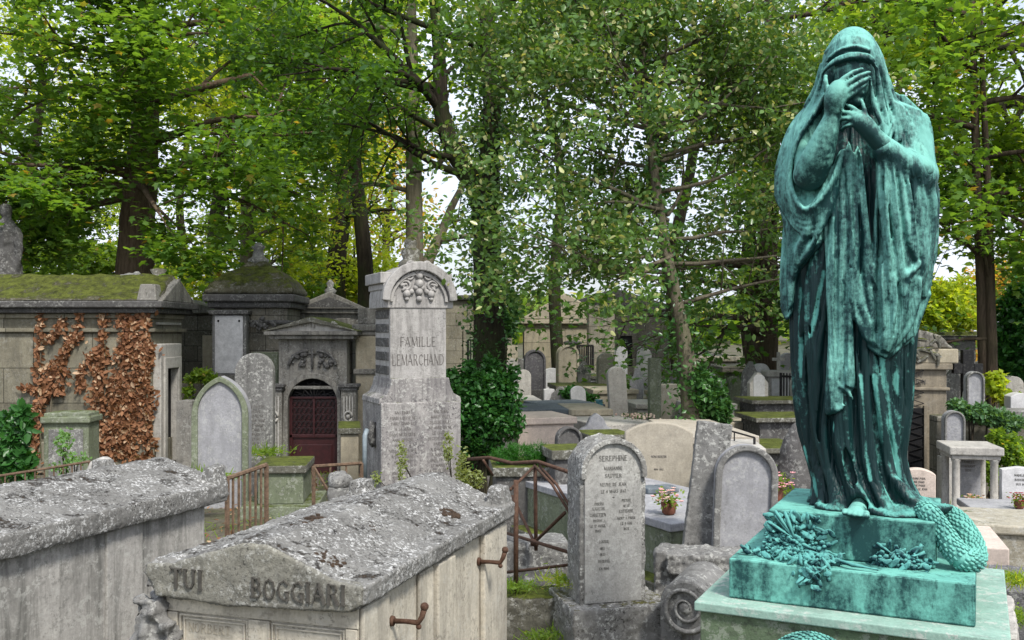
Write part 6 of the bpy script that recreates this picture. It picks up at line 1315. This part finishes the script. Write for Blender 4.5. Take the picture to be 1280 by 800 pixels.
p = W(1240, 650, 9.4); slabbox('flat_tomb', 'grey polished flat tomb in front of the white marble headstone', (p.x, p.y), -12, 1.5, 1.3, -.3, Z(650, 9.4), S_grey, top=S_greymar)
# filler graves further back so no bare ground shows
fl = [('low_tomb', 832, 19, 1.2, 505, S_pale, 'pale ledger tomb right of the dark post'), ('low_tomb', 770, 20.5, 1.0, 487, S_tan, 'tan ledger between the plain tan stele and small white stones'), ('low_tomb', 730, 22, 1.3, 482, S_grey, 'mossy grey ledger below the capped round-topped stele'), ('low_tomb', 640, 19, 1.2, 500, S_pale, 'pale ledger left of the mossy dark ledger'), ('low_tomb', 925, 14, .8, 528, S_tan, 'tan ledger under the pointed slab'), ('low_tomb', 960, 17, 1.0, 512, S_green, 'greenish ledger below the white marble pedestal'), ('low_tomb', 740, 15.5, .7, 512, S_tan, 'narrow tan ledger behind the pale grey shouldered headstone'), ('low_tomb', 606, 20, .9, 492, S_tan, 'pale low tomb right of the dark green shrub'), ('low_tomb', 566, 23, 1.0, 490, S_grey, 'grey low tomb behind the dark green shrub'), ('low_tomb', 643, 16, .5, 520, S_grey, 'narrow pale grey block tomb between shrub and pink granite tomb'), ('low_tomb', 858, 21, 1.2, 492, S_tan, 'cream ledger tomb behind the leafy trunk'), ('low_tomb', 893, 16, .8, 505, S_pale, 'pale sloping ledger left of the pointed slab'), ('low_tomb', 745, 28, 1.6, 470, S_grey, 'broad grey ledger under the black railings')]
for nm, px, D_, w_, h_, m_, l_ in fl: boxtomb(nm, l_, px, D_, w_, 1.4, h_, m_, 6, top=S_moss if m_ is S_grey else None)
for (px, D_, top, w_, kd, m_, l_) in ((622, 28, 440, 15, 'round', S_grey, 'narrow grey stele right of the ivy-clad trunk base'), (693, 31, 446, 14, 'gable', S_tan, 'small tan gabled stele against the sunlit mausoleum'), (640, 30, 432, 14, 'flat', S_tan, 'square pale pier left of the slate-coloured stele'), (734, 35, 440, 12, 'round', S_pale, 'tiny pale stele behind the black railings'), (860, 26, 455, 15, 'round', S_pale, 'pale stele glimpsed left of the cream rendered mausoleum'), (885, 22, 476, 14, 'round', S_grey, 'small grey stele below the cream rendered mausoleum'),
    (1020, 24, 450, 18, 'round', S_pale, 'pale stele hidden mostly by the statue skirt'), (1262, 19, 470, 16, 'gable', S_pale, 'pale gabled stele deep in the foliage, right edge'), (566, 19, 462, 14, 'round', S_grey, 'dim grey stele between tall monument and dark shrub')):
    hstone('headstone', l_, 'headstone', px, D_, top, w_, None, m_, kd, .2, rs.uniform(-8, 8))

# distant crowded rows, too small and alike to tell apart
protos = []
for k, (m_, kd) in enumerate(((S_pale, 'round'), (S_grey, 'round'), (S_white, 'seg'), (S_tan, 'gable'))):
    protos.append(hstone('headstone', 'tiny weathered headstone in the crowded distant rows under the trees', 'headstone', 640 + 9 * k, 29.5 + k, 448, 15, None, m_, kd, .2, 4, plinth=(1.3, .25), group='tiny headstones in the distant rows'))
def copy_thing(o):
    c = o.copy(); C.objects.link(c)
    for ch in o.children: k_ = ch.copy(); C.objects.link(k_); k_.parent = c
    return c
spots = [(628, 24), (650, 26.5), (690, 29), (702, 33), (716, 24.5), (742, 25), (766, 30), (788, 26), (800, 29), (812, 31), (826, 24), (842, 27), (852, 32), (872, 25), (884, 28), (902, 22), (912, 25), (926, 22.5), (938, 26), (968, 24), (996, 26), (1176, 22), (1186, 25), (1236, 20), (1252, 23), (1268, 25), (590, 24), (574, 27)]
for k, (px, D_) in enumerate(spots):
    o = copy_thing(protos[k % 4]); o.location = (X(px, D_), D_, gz(D_)); o.rotation_euler = (R(rs.uniform(-3, 3)), R(rs.uniform(-3, 3)), R(rs.uniform(-12, 12))); o.scale = (rs.uniform(.8, 1.25),) * 2 + (rs.uniform(.75, 1.1),)

mid = []
for k, (m_, kd, pl_) in enumerate(((S_pale, 'round', (1.2, .25)), (S_greymar, 'shoulder', (1.2, .2)), (S_grey, 'gable', (1.15, .3)), (S_white, 'round', (1.3, .3)))):
    mid.append(hstone('headstone', 'small plain headstone in the middle rows, partly hidden by nearer tombs', 'headstone', (655, 868, 730, 900)[k], (21, 18.5, 24, 20)[k], (462, 478, 452, 474)[k], (17, 18, 16, 17)[k], None, m_, kd, .16, 5, plinth=pl_, group='small plain headstones of the middle rows', text=rows(.6, .35, .035, .25, k)))
for k, (px, D_) in enumerate([(604, 18), (620, 20.5), (700, 20), (728, 19), (776, 18.5), (792, 21), (846, 21.5), (858, 17), (880, 17.5), (892, 15), (930, 18), (955, 19.5), (1002, 17), (1168, 17), (1182, 18.5), (1250, 18), (1275, 17.5), (905, 17.5), (846, 25), (640, 22.5)]):
    o = copy_thing(mid[k % 4]); o.location = (X(px, D_), D_, gz(D_)); o.rotation_euler = (R(rs.uniform(-4, 4)), R(rs.uniform(-4, 4)), R(rs.uniform(-14, 14))); o.scale = (rs.uniform(.85, 1.3),) * 2 + (rs.uniform(.8, 1.25),)
# ------------------------------------------------------------------ shrubs and ground plants
def blobleaves(n, c, r, rg=rng, shell=.5):
    d = rg.normal(size=(n, 3)); d /= np.linalg.norm(d, axis=1, keepdims=True); k = (shell + (1 - shell) * rg.random(n)) ** .6; return np.array(c) + d * np.array(r) * k[:, None] * (1 + .20 * np.sin(d[:, :1] * 7 + d[:, 2:] * 5) + .14 * np.sin(d[:, :1] * 17 + d[:, 2:] * 13 + 1))
def shrub(label, blobs, D, m, size, n, kind='oval', name='shrub', cat='shrub', up=.4, stems=0):
    """blobs: px, py centre, rx, ry px"""
    t = thing(name, label, cat, (X(blobs[0][0], D), D, gz(D))); B = np.array(tuple(t.location)); P = []; tot = sum(b[2] * b[3] for b in blobs)
    for (px, py, rx, ry) in blobs: P.append(blobleaves(int(n * rx * ry / tot), tuple(W(px, py, D)), (rx / F * D, min(rx, ry * 1.2) / F * D, ry / F * D)))
    leaves_mesh('foliage', np.concatenate(P) - B, size, m, t, kind, up); m1 = MB()
    for b in blobs:
        e = W(b[0], b[1], D) - Vector(B)
        for k in range(3): q_ = min(1, b[2] / 30); m1.tube([(e.x * .4 + .04 * k * q_, 0, 0), (e.x * .7, .03 * k, e.z * .5), e + Vector((rs.uniform(-.1, .1) * q_, 0, rs.uniform(-.1, .1) * q_))], [.03 * q_ + .003, .02 * q_ + .002, .008 * q_ + .001], 5)
    m1.build('stems', M_barkd, t); return t
shrub('dense dark green rounded shrub right of the tall lettered monument', [(600, 510, 42, 42), (575, 495, 25, 32), (625, 520, 24, 34), (605, 480, 28, 22), (590, 545, 32, 30), (630, 490, 14, 18), (562, 478, 10, 16), (640, 470, 8, 14), (612, 458, 9, 14), (585, 462, 8, 12), (645, 530, 9, 16), (560, 540, 12, 30)], 13.2, M_lf_shrub, .08, 8200)
boxtomb('mossy_tomb', 'low mossy grave bed carrying the bright green cushion plant', 655, 9.4, .62, .8, 584, S_dark, 4, top=S_moss)
shrub('low bright green conifer cushion at the foot of the dark shrub', [(655, 568, 34, 13), (680, 572, 18, 8), (630, 572, 16, 9)], 9.6, leafmat('cushion', (.02, .10, .01), (.05, .19, .02), None, 0, .3), .045, 6500, 'blade', up=-.4)
shrub('bluish green spreading bush beside the slab with the turquoise vase', [(715, 492, 14, 8), (728, 498, 16, 6)], 20, M_lf_shrub, .09, 1400)
shrub('dark green shrub growing against the leafy trunk foot', [(880, 498, 22, 26), (900, 515, 14, 16), (868, 475, 16, 18), (905, 540, 8, 8)], 13.5, M_lf_ivy, .085, 3200)
shrub('ivy mound spilling over the terrace wall under the black cross', [(1215, 515, 22, 9), (1240, 522, 22, 9), (1195, 506, 8, 6), (1262, 530, 14, 10)], 13.3, leafmat('ivy_pale', (.05, .14, .05), (.14, .26, .11), None, 0, .3), .07, 3200)
shrub('bright leafy bush behind the columned table tomb, right edge', [(1262, 565, 16, 20), (1274, 585, 12, 22), (1246, 550, 8, 12), (1240, 590, 6, 20)], 12.8, M_lf_mid, .075, 2400)
shrub('yellow-green fern fronds before the twin trunks at the right', [(1243, 480, 12, 16), (1262, 500, 12, 10)], 14.6, M_lf_yel, .10, 600, up=.7)
shrub('pale weedy plants at the foot of the tall lettered monument', [(578, 590, 9, 28), (560, 560, 6, 20), (592, 600, 14, 12), (502, 575, 5, 26), (470, 597, 6, 8), (545, 598, 12, 5)], 10.6, leafmat('pale_weed', (.16, .22, .06), (.32, .36, .16), None, 0, .4), .04, 1100)
shrub('light green seedling in front of the small square cippus', [(80, 555, 10, 18), (95, 575, 14, 8), (75, 585, 12, 6)], 10.5, leafmat('seedling', (.12, .25, .08), (.22, .38, .14), None, 0, .4), .045, 420)
shrub('green weeds growing on the ledge above the gothic stele', [(252, 468, 14, 6), (262, 475, 10, 5), (240, 474, 8, 5), (236, 490, 5, 8)], 18.0, M_lf_mid, .08, 700)
shrub('dark undergrowth at the left foot of the statue steps', [(975, 590, 14, 8), (988, 600, 10, 6), (960, 600, 8, 5)], 10.0, M_lf_mid, .05, 900)
for i, (px, py, D_, l) in enumerate(((262, 590, 11.5, 'tuft of weeds at the base of the pointed gothic stele'), (330, 560, 13.4, 'small green weeds on the dark stele base left of the door chapel'), (645, 728, 6.2, 'moss tuft on the kerb under the rusty railing'), (705, 720, 6.1, 'yellowish weeds between kerb and lettered stele base'), (668, 690, 7.2, 'green weeds on the rear kerb behind the rusty railing'), (1262, 765, 4.9, 'mossy weeds in the gap beside the pedestal, bottom right'), (1268, 720, 5.4, 'moss tuft before the dark grey slab'), (680, 792, 5.9, 'grass tuft at the kerb foot, bottom centre'))):
    c_ = W(px, py + 5, D_); t = thing('weed_tuft', l, 'weeds', tuple(c_)); n = 260; sp_ = 13 / F * D_
    P_ = np.stack([rng.normal(0, sp_, n), rng.normal(0, sp_ * .8, n), rng.uniform(-.01, .01, n)], 1); leaves_mesh('grass_blades', P_, .055 if D_ < 8 else .12, M_lf_yel if i in (3, 6) else M_lf_mid, t, 'blade', -.5, var=.6)
    P_ = np.stack([rng.normal(0, sp_, 130), rng.normal(0, sp_ * .8, 130), rng.uniform(0, .04, 130)], 1); leaves_mesh('small_leaves', P_, .022 if D_ < 8 else .05, M_lf_mid, t, 'oval', .6, var=.5)
# leaf litter and moss on the ground
n = 9000; gx = rng.uniform(-9, 9, n); gy = rng.uniform(5.2, 26, n); P = np.stack([gx, gy, np.array([gz(v) for v in gy]) + .03], 1)
tag(leaves_mesh('leaf_litter', P, .07, M_lf_dead, None, 'oval', .95), kind='stuff')
n = 26000; gx = rng.uniform(-10, 10, n); gy = rng.uniform(5.4, 32, n); k = np.sin(gx * 1.7 + 2 * np.sin(gy * .9)) + np.sin(gy * 1.3) > .1; gx, gy = gx[k], gy[k]; P = np.stack([gx, gy, np.array([gz(v) for v in gy])], 1)
tag(leaves_mesh('grass', P, .10, M_lf_mid, None, 'blade', -.8), kind='stuff')

# ------------------------------------------------------------------ trees
rgt = np.random.default_rng(11)
# left chestnut-like maple behind the mausoleum
Dl = 21.5
tree('thick brown-trunked maple behind the creeper mausoleum, spreading over the left side', [W(168, 470, Dl), W(169, 330, Dl), W(176, 220, Dl), W(184, 90, Dl + .2), (X(180, Dl), Dl, Z(-150, Dl))], [.44, .40, .36, .24, .1],
     [(W(172, 235, Dl), (-1, -.3, .15), 3.6, .16), (W(180, 232, Dl), (1, -.25, .35), 4.8, .15), (W(180, 180, Dl), (1, -.5, .1), 4.2, .12), (W(178, 200, Dl), (-1, -.6, .1), 3.8, .12), (W(176, 228, Dl), (.35, -1, .1), 3.2, .12), (W(176, 225, Dl), (-.5, -1, .05), 3.4, .12),
      (W(182, 130, Dl), (1, .1, .25), 4.6, .12), (W(182, 130, Dl), (-1, 0, .2), 4.2, .12), (W(182, 80, Dl), (.6, -.8, .3), 3.6, .1), (W(182, 90, Dl), (-.5, -.8, .3), 3.8, .1), (W(183, 40, Dl), (1, -.2, .5), 4.0, .1), (W(183, 40, Dl), (-1, -.2, .5), 4.0, .1), (W(182, 0, Dl), (.2, -.9, .6), 3, .08), (W(182, -40, Dl), (-.6, .4, .8), 3, .08),
      (W(172, 240, Dl), (-1, -.1, -.12), 2.6, .1), (W(182, 215, Dl), (1, .1, -.02), 3.9, .11)],
     M_lf_maple, barkmat('bark_maple', (.09, .06, .04), (.22, .155, .11)), .16, 27000, 'maple', 5, .2, 2, up=.82, gravity=-.06, extra=lambda rg: np.stack([rg.normal(X(178, 21.5), .9, 5200), rg.uniform(19.4, 20.9, 5200), Z(215, 21) + (Z(-60, 21) - Z(215, 21)) * rg.random(5200)], 1))
tree('ivy-clad dark forked tree at the picture centre-left', [W(612, 500, 16), W(611, 400, 16), W(608, 300, 16), W(608, 240, 16), W(613, 180, 16), W(613, 90, 16), (X(592, 16), 16, Z(-160, 16))], [.30, .26, .23, .23, .165, .14, .06],
     [([W(606, 262, 16), W(592, 226, 15.95), W(568, 190, 15.9), W(552, 140, 15.9), W(549, 70, 15.9), W(540, -20, 15.9), W(530, -110, 16)], [.20, .18, .155, .135, .11, .07, .03]), ([W(552, 140, 15.9), W(530, 110, 15.7), W(500, 90, 15.5), W(465, 88, 15.2)], [.07, .055, .04, .015]), (W(560, 150, 16), (-.6, 0, .6), 3.2, .1), (W(548, 110, 16), (-.9, -.2, .2), 3, .07), (W(611, 120, 16), (.6, -.3, .3), 2.4, .07), (W(610, 60, 16), (-.9, -.2, .3), 3.0, .08), (W(610, 20, 16), (.8, -.3, .5), 2.6, .07), (W(606, 0, 16), (-.9, .2, .6), 3.4, .08), (W(560, 120, 16), (-1, -.5, .15), 2.6, .06)],
     M_lf_dark, M_barkd, .12, 9500, 'oval', 8, .16, 2, up=.6, ivy=M_lf_ivy, ivyn=3000)
tree('pale slender double-stemmed tree left of the ivy-clad tree', [W(520, 440, 24), W(518, 300, 24), W(517, 170, 24), W(515, 40, 24), (X(512, 24), 24, Z(-120, 24))], [.26, .22, .19, .13, .05],
     [(W(526, 360, 24), (.28, 0, 1), 4.6, .18), (W(545, 210, 24), (.5, 0, .9), 2.6, .08), (W(517, 240, 24), (-1, 0, .55), 3.6, .07), (W(517, 190, 24), (-1, -.1, .5), 3.4, .07), (W(516, 130, 24), (.8, -.3, .3), 3, .06), (W(516, 110, 24), (-.9, -.3, .4), 3.6, .07), (W(515, 60, 24), (.6, -.6, .6), 3, .06), (W(515, 50, 24), (-.8, -.3, .5), 3.4, .07), (W(514, 0, 24), (-.3, -.5, 1), 3, .06), (W(514, 0, 24), (.9, -.5, .5), 3, .06)],
     M_lf_mid, M_barkg, .16, 9000, 'oval', 12, .2, 2, up=.6)
# glossy small-leaved tree in the centre: airy with bare twigs
hl = []
rgc = np.random.default_rng(4)
for k in range(30):
    py = rgc.uniform(-20, 340); a = rgc.uniform(0, 6.28); Lh = 2.0 * (1 - .25 * abs(py - 170) / 200)
    hl.append((W(862 - (500 - py) * .12, py, 13.5), (math.cos(a) * 1.0, math.sin(a) * .7, rgc.uniform(.0, .6) if py < 300 else rgc.uniform(-.3, .2)), Lh, .034))
for (px, py, dx, dz) in ((830, 350, -1, .25), (820, 300, -1, .2), (815, 260, -1, .3), (826, 340, -1, .05), (850, 380, 1, .2), (830, 300, 1, .3), (820, 240, 1, .2), (812, 200, 1, .25), (808, 160, -1, .3), (806, 120, -1, .3), (805, 80, 1, .2), (803, 60, -1, .4), (840, 330, 1, .0), (812, 140, 1, .2)): hl.append((W(px, py, 13.5), (dx, rgc.uniform(-.5, .5), dz), 2.5, .036))
tree('glossy small-leaved evergreen with bare pale twigs spreading across the centre', [W(866, 560, 13.5), W(862, 480, 13.5), W(850, 400, 13.5), W(828, 290, 13.5), W(810, 150, 13.5), W(802, 40, 13.5), (X(800, 13.5), 13.5, Z(-90, 13.5))], [.15, .14, .10, .075, .055, .035, .015],
     hl, M_lf_holly, M_barkg, .088, 45000, 'oval', 21, .10, 2, up=.35, ivy=M_lf_ivy, ivyn=1500, zmin=1.98, gravity=.03, nchild=(5, 8))
tree('tall tree with a dark trunk seen between the evergreen and the statue', [W(956, 500, 21), W(958, 400, 21), W(960, 250, 21), (X(965, 21), 21, Z(-60, 21))], [.28, .25, .2, .1],
     radial(16, .45, 1.0, 3.8, .1, rgt, (.05, .6)), M_lf_dark, M_bark, .15, 7500, 'maple', 31, .2, 2, up=.7)
tree('twin-trunked slender maple right of the statue', [W(1231, 510, 15.5), W(1228, 380, 15.5), W(1224, 300, 15.5), W(1218, 120, 15.5), (X(1215, 15.5), 15.5, Z(-60, 15.5))], [.10, .085, .075, .06, .02],
     [([(X(1240, 15.4), 15.4, gz(15.4) - .1), W(1240, 450, 15.4), W(1237, 330, 15.4), W(1234, 220, 15.4), W(1228, 90, 15.4), W(1226, -30, 15.4)], [.095, .08, .07, .055, .04, .015]), (W(1226, 320, 15.5), (-.8, -.2, .6), 1.9, .05), (W(1225, 250, 15.5), (1, -.2, .3), 2.2, .05), (W(1222, 230, 15.5), (-.9, .2, .1), 2.2, .05), (W(1221, 200, 15.5), (.9, -.5, .1), 2.2, .05), (W(1220, 160, 15.5), (-1, -.2, .2), 2.6, .06), (W(1219, 130, 15.5), (1, .2, .3), 2.6, .06), (W(1218, 90, 15.5), (-.8, -.5, .4), 2.6, .06), (W(1217, 60, 15.5), (.8, -.5, .5), 2.6, .06), (W(1216, 20, 15.5), (-.9, .1, .3), 2.8, .06), (W(1216, 0, 15.5), (.7, .1, .6), 2.8, .06), (W(1224, 285, 15.5), (.8, .3, .0), 1.8, .04), (W(1223, 260, 15.5), (.5, -.8, .0), 1.6, .04)],
     M_lf_maple, M_bark, .13, 9000, 'maple', 41, .15, 2, up=.7)
tree('overhanging maple with one dark horizontal bough right of the statue head', [W(1400, 520, 18), W(1390, 250, 18), W(1370, 60, 18), (X(1350, 18), 18, Z(-120, 18))], [.34, .3, .24, .12],
     [(W(1388, 120, 18), (-1, 0, -.02), 5.2, .13), (W(1375, 80, 18), (-1, -.1, .2), 5, .14), (W(1380, 30, 18), (-1, .1, .3), 5.4, .12), (W(1370, 0, 18), (-1, -.3, .4), 5, .12), (W(1385, 200, 18), (-.8, -.3, .1), 3.2, .08), (W(1390, 160, 18), (-.6, .6, .1), 3.2, .08)],
     M_lf_mid, M_barkd, .15, 7500, 'maple', 43, .2, 2, up=.75)
# trees standing further back, each with its own crown
def backtree(label, px, D, topy, rpx, m, bark, seed, n=7000, size=.2, lean=0, base=None, kind='oval', levels=2, r=.3, lo=.35, el=(.1, .9), grp=None):
    zb = gz(D); x = X(px, D); zt = Z(topy, D); rgx = np.random.default_rng(seed); wob_ = lambda: rgx.normal(0, .3)
    tr = [(x, D, zb - .2), (x + wob_() + lean * .2, D, zb + (zt - zb) * .25), (x + wob_() + lean * .5, D, zb + (zt - zb) * .5), (x + wob_() + lean, D, zb + (zt - zb) * .75), (x + lean, D, zt - 1)]
    return tree(label, tr, [r, r * .85, r * .65, r * .4, r * .12], radial(15, lo, .98, rpx / F * D * .72, r * .38, rgx, el), m, bark, size, n, kind, seed, .3, levels, up=.55, group=grp)
G_ = 'trees beyond the graves'
backtree('grey forked tree with lime foliage behind the domed mausoleum', 318, 27, -40, 140, M_lf_yel, M_barkg, 51, 9500, .17, r=.26, lo=.2, grp=G_)
backtree('lime-leaved tree with a forked trunk behind the gabled chapel', 428, 33, -20, 130, M_lf_yel, M_barkd, 52, 9000, .18, r=.42, lo=.2, grp=G_)
backtree('slim dark-stemmed tree left of the domed roof against bright sky', 232, 38, 20, 110, M_lf_mid, M_barkd, 53, 5500, .19, r=.22, lo=.25, grp=G_)
backtree('yellow-green tree rising behind the broken stone figure, far left', 40, 34, -30, 150, M_lf_yel, M_barkd, 54, 6000, .2, r=.3, lo=.2, grp=G_)
backtree('mid-green tree filling the gap left of the thick brown trunk', 105, 42, 60, 120, M_lf_mid, M_barkd, 55, 5500, .22, r=.3, lo=.15, grp=G_)
backtree('leaning thin tree with lime foliage right of the domed roof', 352, 44, 110, 130, M_lf_yel, M_barkd, 56, 6500, .22, lean=2, r=.28, lo=.15, grp=G_)
backtree('orange-tinged tree glimpsed left of the slender double stems', 480, 46, 120, 90, M_lf_aut, M_bark, 57, 2600, .26, r=.24, lo=.35, grp=G_)
backtree('dark tall tree behind the centre evergreen, upper middle', 700, 30, -60, 150, M_lf_dark, M_barkd, 58, 3800, .20, r=.22, lo=.66, el=(.2, .9), grp=G_)
backtree('broad dark tree closing the view above the evergreen', 850, 36, -90, 190, M_lf_dark, M_barkd, 59, 5200, .25, r=.28, lo=.62, el=(.2, .9), grp=G_)
backtree('mid-green tree between the centre evergreen and the statue shoulder', 945, 32, 20, 110, M_lf_mid, M_barkd, 60, 5000, .20, r=.3, lo=.2, grp=G_)
backtree('deep green tree directly behind the statue back', 1060, 30, -40, 150, M_lf_mid, M_barkd, 61, 5200, .22, r=.25, lo=.2, grp=G_)
backtree('tree with yellowing crown behind the statue head, upper right', 1130, 40, -40, 130, M_lf_yel, M_bark, 62, 4800, .22, r=.3, lo=.5, grp=G_)
backtree('green tree at the right edge behind the twin trunks', 1310, 26, 60, 120, M_lf_mid, M_barkd, 63, 4500, .2, r=.2, lo=.3, grp=G_)
backtree('russet autumn tree right of the twin trunks', 1262, 44, 318, 60, M_lf_aut, M_bark, 64, 4200, .22, r=.2, lo=.1, el=(-.1, .5), grp=G_)
backtree('tall green tree beyond the upper left corner', 280, 30, -140, 150, M_lf_maple, M_barkd, 65, 4000, .18, r=.3, lo=.6, grp=G_)
backtree('tall tree arching over the top centre-left', 450, 26, -140, 150, M_lf_mid, M_barkd, 66, 4500, .18, r=.26, lo=.62, grp=G_)
shrub('bright lime rounded bush above the mossy-roofed mausoleum', [(1178, 382, 38, 34), (1155, 395, 26, 24), (1200, 395, 22, 20)], 26, M_lf_yel, .15, 7000)
shrub('dark holly thicket at the right edge behind the ivy wall', [(1265, 440, 26, 60), (1278, 400, 24, 50), (1250, 470, 18, 30), (1275, 500, 18, 20)], 20, M_lf_shrub, .14, 7000)
shrub('leafy thicket filling the space behind the mausoleum roof, left', [(60, 330, 70, 26), (130, 325, 50, 22), (220, 345, 30, 18), (0, 320, 30, 40)], 30, M_lf_mid, .2, 6000)
shrub('hedge-like thicket behind the tall monument and pale stems', [(390, 350, 60, 26), (450, 350, 50, 30), (500, 375, 40, 26), (330, 360, 40, 20)], 34, M_lf_yel, .22, 6500)
shrub('dark thicket beneath the centre evergreen before the mausoleums', [(632, 400, 16, 22), (625, 380, 16, 26)], 20, M_lf_ivy, .12, 2600)
# far-off wood closing the horizon
n = 30000; a = rng.uniform(-1.0, 1.0, n); dd = rng.uniform(78, 100, n); top_ = 2.8 + 1.4 * np.sin(a * 9) + 1.5 * np.sin(a * 23 + 1); P = np.stack([np.sin(a) * dd, np.cos(a) * dd, .8 + rng.random(n) ** .8 * top_], 1)
tag(leaves_mesh('far_wood', P, .75, M_lf_mid, None, 'oval', .3), kind='stuff')

# ------------------------------------------------------------------ ground
m, nt_ = newmat('cemetery_ground'); g = N(nt_); co = g.n('ShaderNodeNewGeometry').outputs['Position']
a = g.noise(co, .8, 6, .7); b = g.noise(co, 12, 5, .75); col = g.mix(g.ramp(a, .4, .6), (.16, .14, .11), (.07, .085, .03)); col = g.mix(g.ramp(b, .35, .65, 0, .7), col, (.05, .04, .028)); g.out(col, .95, g.bump(b, .8, .04), .2)
xs_ = np.concatenate([np.linspace(-900, -40, 12), np.linspace(-30, 30, 121), np.linspace(40, 900, 12)]); ys_ = np.concatenate([np.linspace(-60, 4, 9), np.linspace(4.5, 50, 137), np.linspace(55, 900, 24)])
gx, gy = np.meshgrid(xs_, ys_, indexing='ij'); zg = np.array([gz(v) for v in ys_])[None, :] + .03 * np.sin(gx * 1.3 + gy) * np.exp(-np.abs(gx) / 40) - .03
V = np.stack([gx, gy, zg + 0 * gx], -1).reshape(-1, 3); ny = len(ys_); i, j = np.meshgrid(range(len(xs_) - 1), range(ny - 1), indexing='ij'); i, j = i.ravel(), j.ravel(); Q = np.stack([i * ny + j, (i + 1) * ny + j, (i + 1) * ny + j + 1, i * ny + j + 1], 1)
tag(mesh_np('ground', V, Q, 4, m, None, True), kind='structure')
# ------------------------------------------------------------------ camera, light, world
cam = bpy.data.objects.new('camera', bpy.data.cameras.new('camera')); C.objects.link(cam)
cam.location = (0, 0, EYE); cam.rotation_euler = (R(90), 0, 0)
cam.data.lens = F / 1280 * 36; cam.data.sensor_width = 36; cam.data.shift_y = (HY - 400) / 1280; cam.data.clip_end = 3000; cam.data.clip_start = .05
scene.camera = cam
SUN_EL, SUN_AZ = 52.0, 150.0      # azimuth clockwise from +Y: behind the camera, to its right
sun = bpy.data.objects.new('sun', bpy.data.lights.new('sun', 'SUN')); C.objects.link(sun)
sd = Vector((math.sin(R(SUN_AZ)) * math.cos(R(SUN_EL)), math.cos(R(SUN_AZ)) * math.cos(R(SUN_EL)), math.sin(R(SUN_EL))))
sun.rotation_euler = sd.to_track_quat('Z', 'Y').to_euler(); sun.location = (5, -5, 20)
sun.data.energy = 3.3; sun.data.angle = R(10); sun.data.color = (1, .96, .9)
w = bpy.data.worlds.new('World'); scene.world = w; w.use_nodes = True; nt = w.node_tree; nt.nodes.clear(); g = N(nt)
sky = g.n('ShaderNodeTexSky'); sky.sky_type = 'NISHITA'; sky.sun_disc = False; sky.sun_elevation = R(SUN_EL); sky.sun_rotation = R(SUN_AZ); sky.air_density = 1.2; sky.dust_density = 3.0; sky.ozone_density = 1.0
tc = g.n('ShaderNodeTexCoord').outputs['Generated']
cl = g.ramp(g.noise(g.mapv(tc, (1, 1, 2.2)), 2.2, 6, .6), .36, .58, .35, 1.0)
cc = g.mix(g.noise(g.mapv(tc, (1, 1, 2), loc=(3, 0, 0)), 3.5, 5, .6), (4.6, 5.1, 6.3), (6.3, 6.6, 7.3))
col = g.mix(cl, sky.outputs[0], cc)
bg = g.n('ShaderNodeBackground'); bg.inputs[1].default_value = .15; g.l(col, bg.inputs[0]); o = g.n('ShaderNodeOutputWorld'); g.l(bg.outputs[0], o.inputs[0])
vs = scene.view_settings; vs.view_transform = 'Standard'; vs.look = 'None'; vs.exposure = 0.48; vs.gamma = 1.0; vs.use_curve_mapping = False
scene.render.engine = 'CYCLES'
scene.cycles.max_bounces = 6; scene.cycles.diffuse_bounces = 3; scene.cycles.transmission_bounces = 4; scene.cycles.transparent_max_bounces = 4
scene.cycles.use_denoising = True
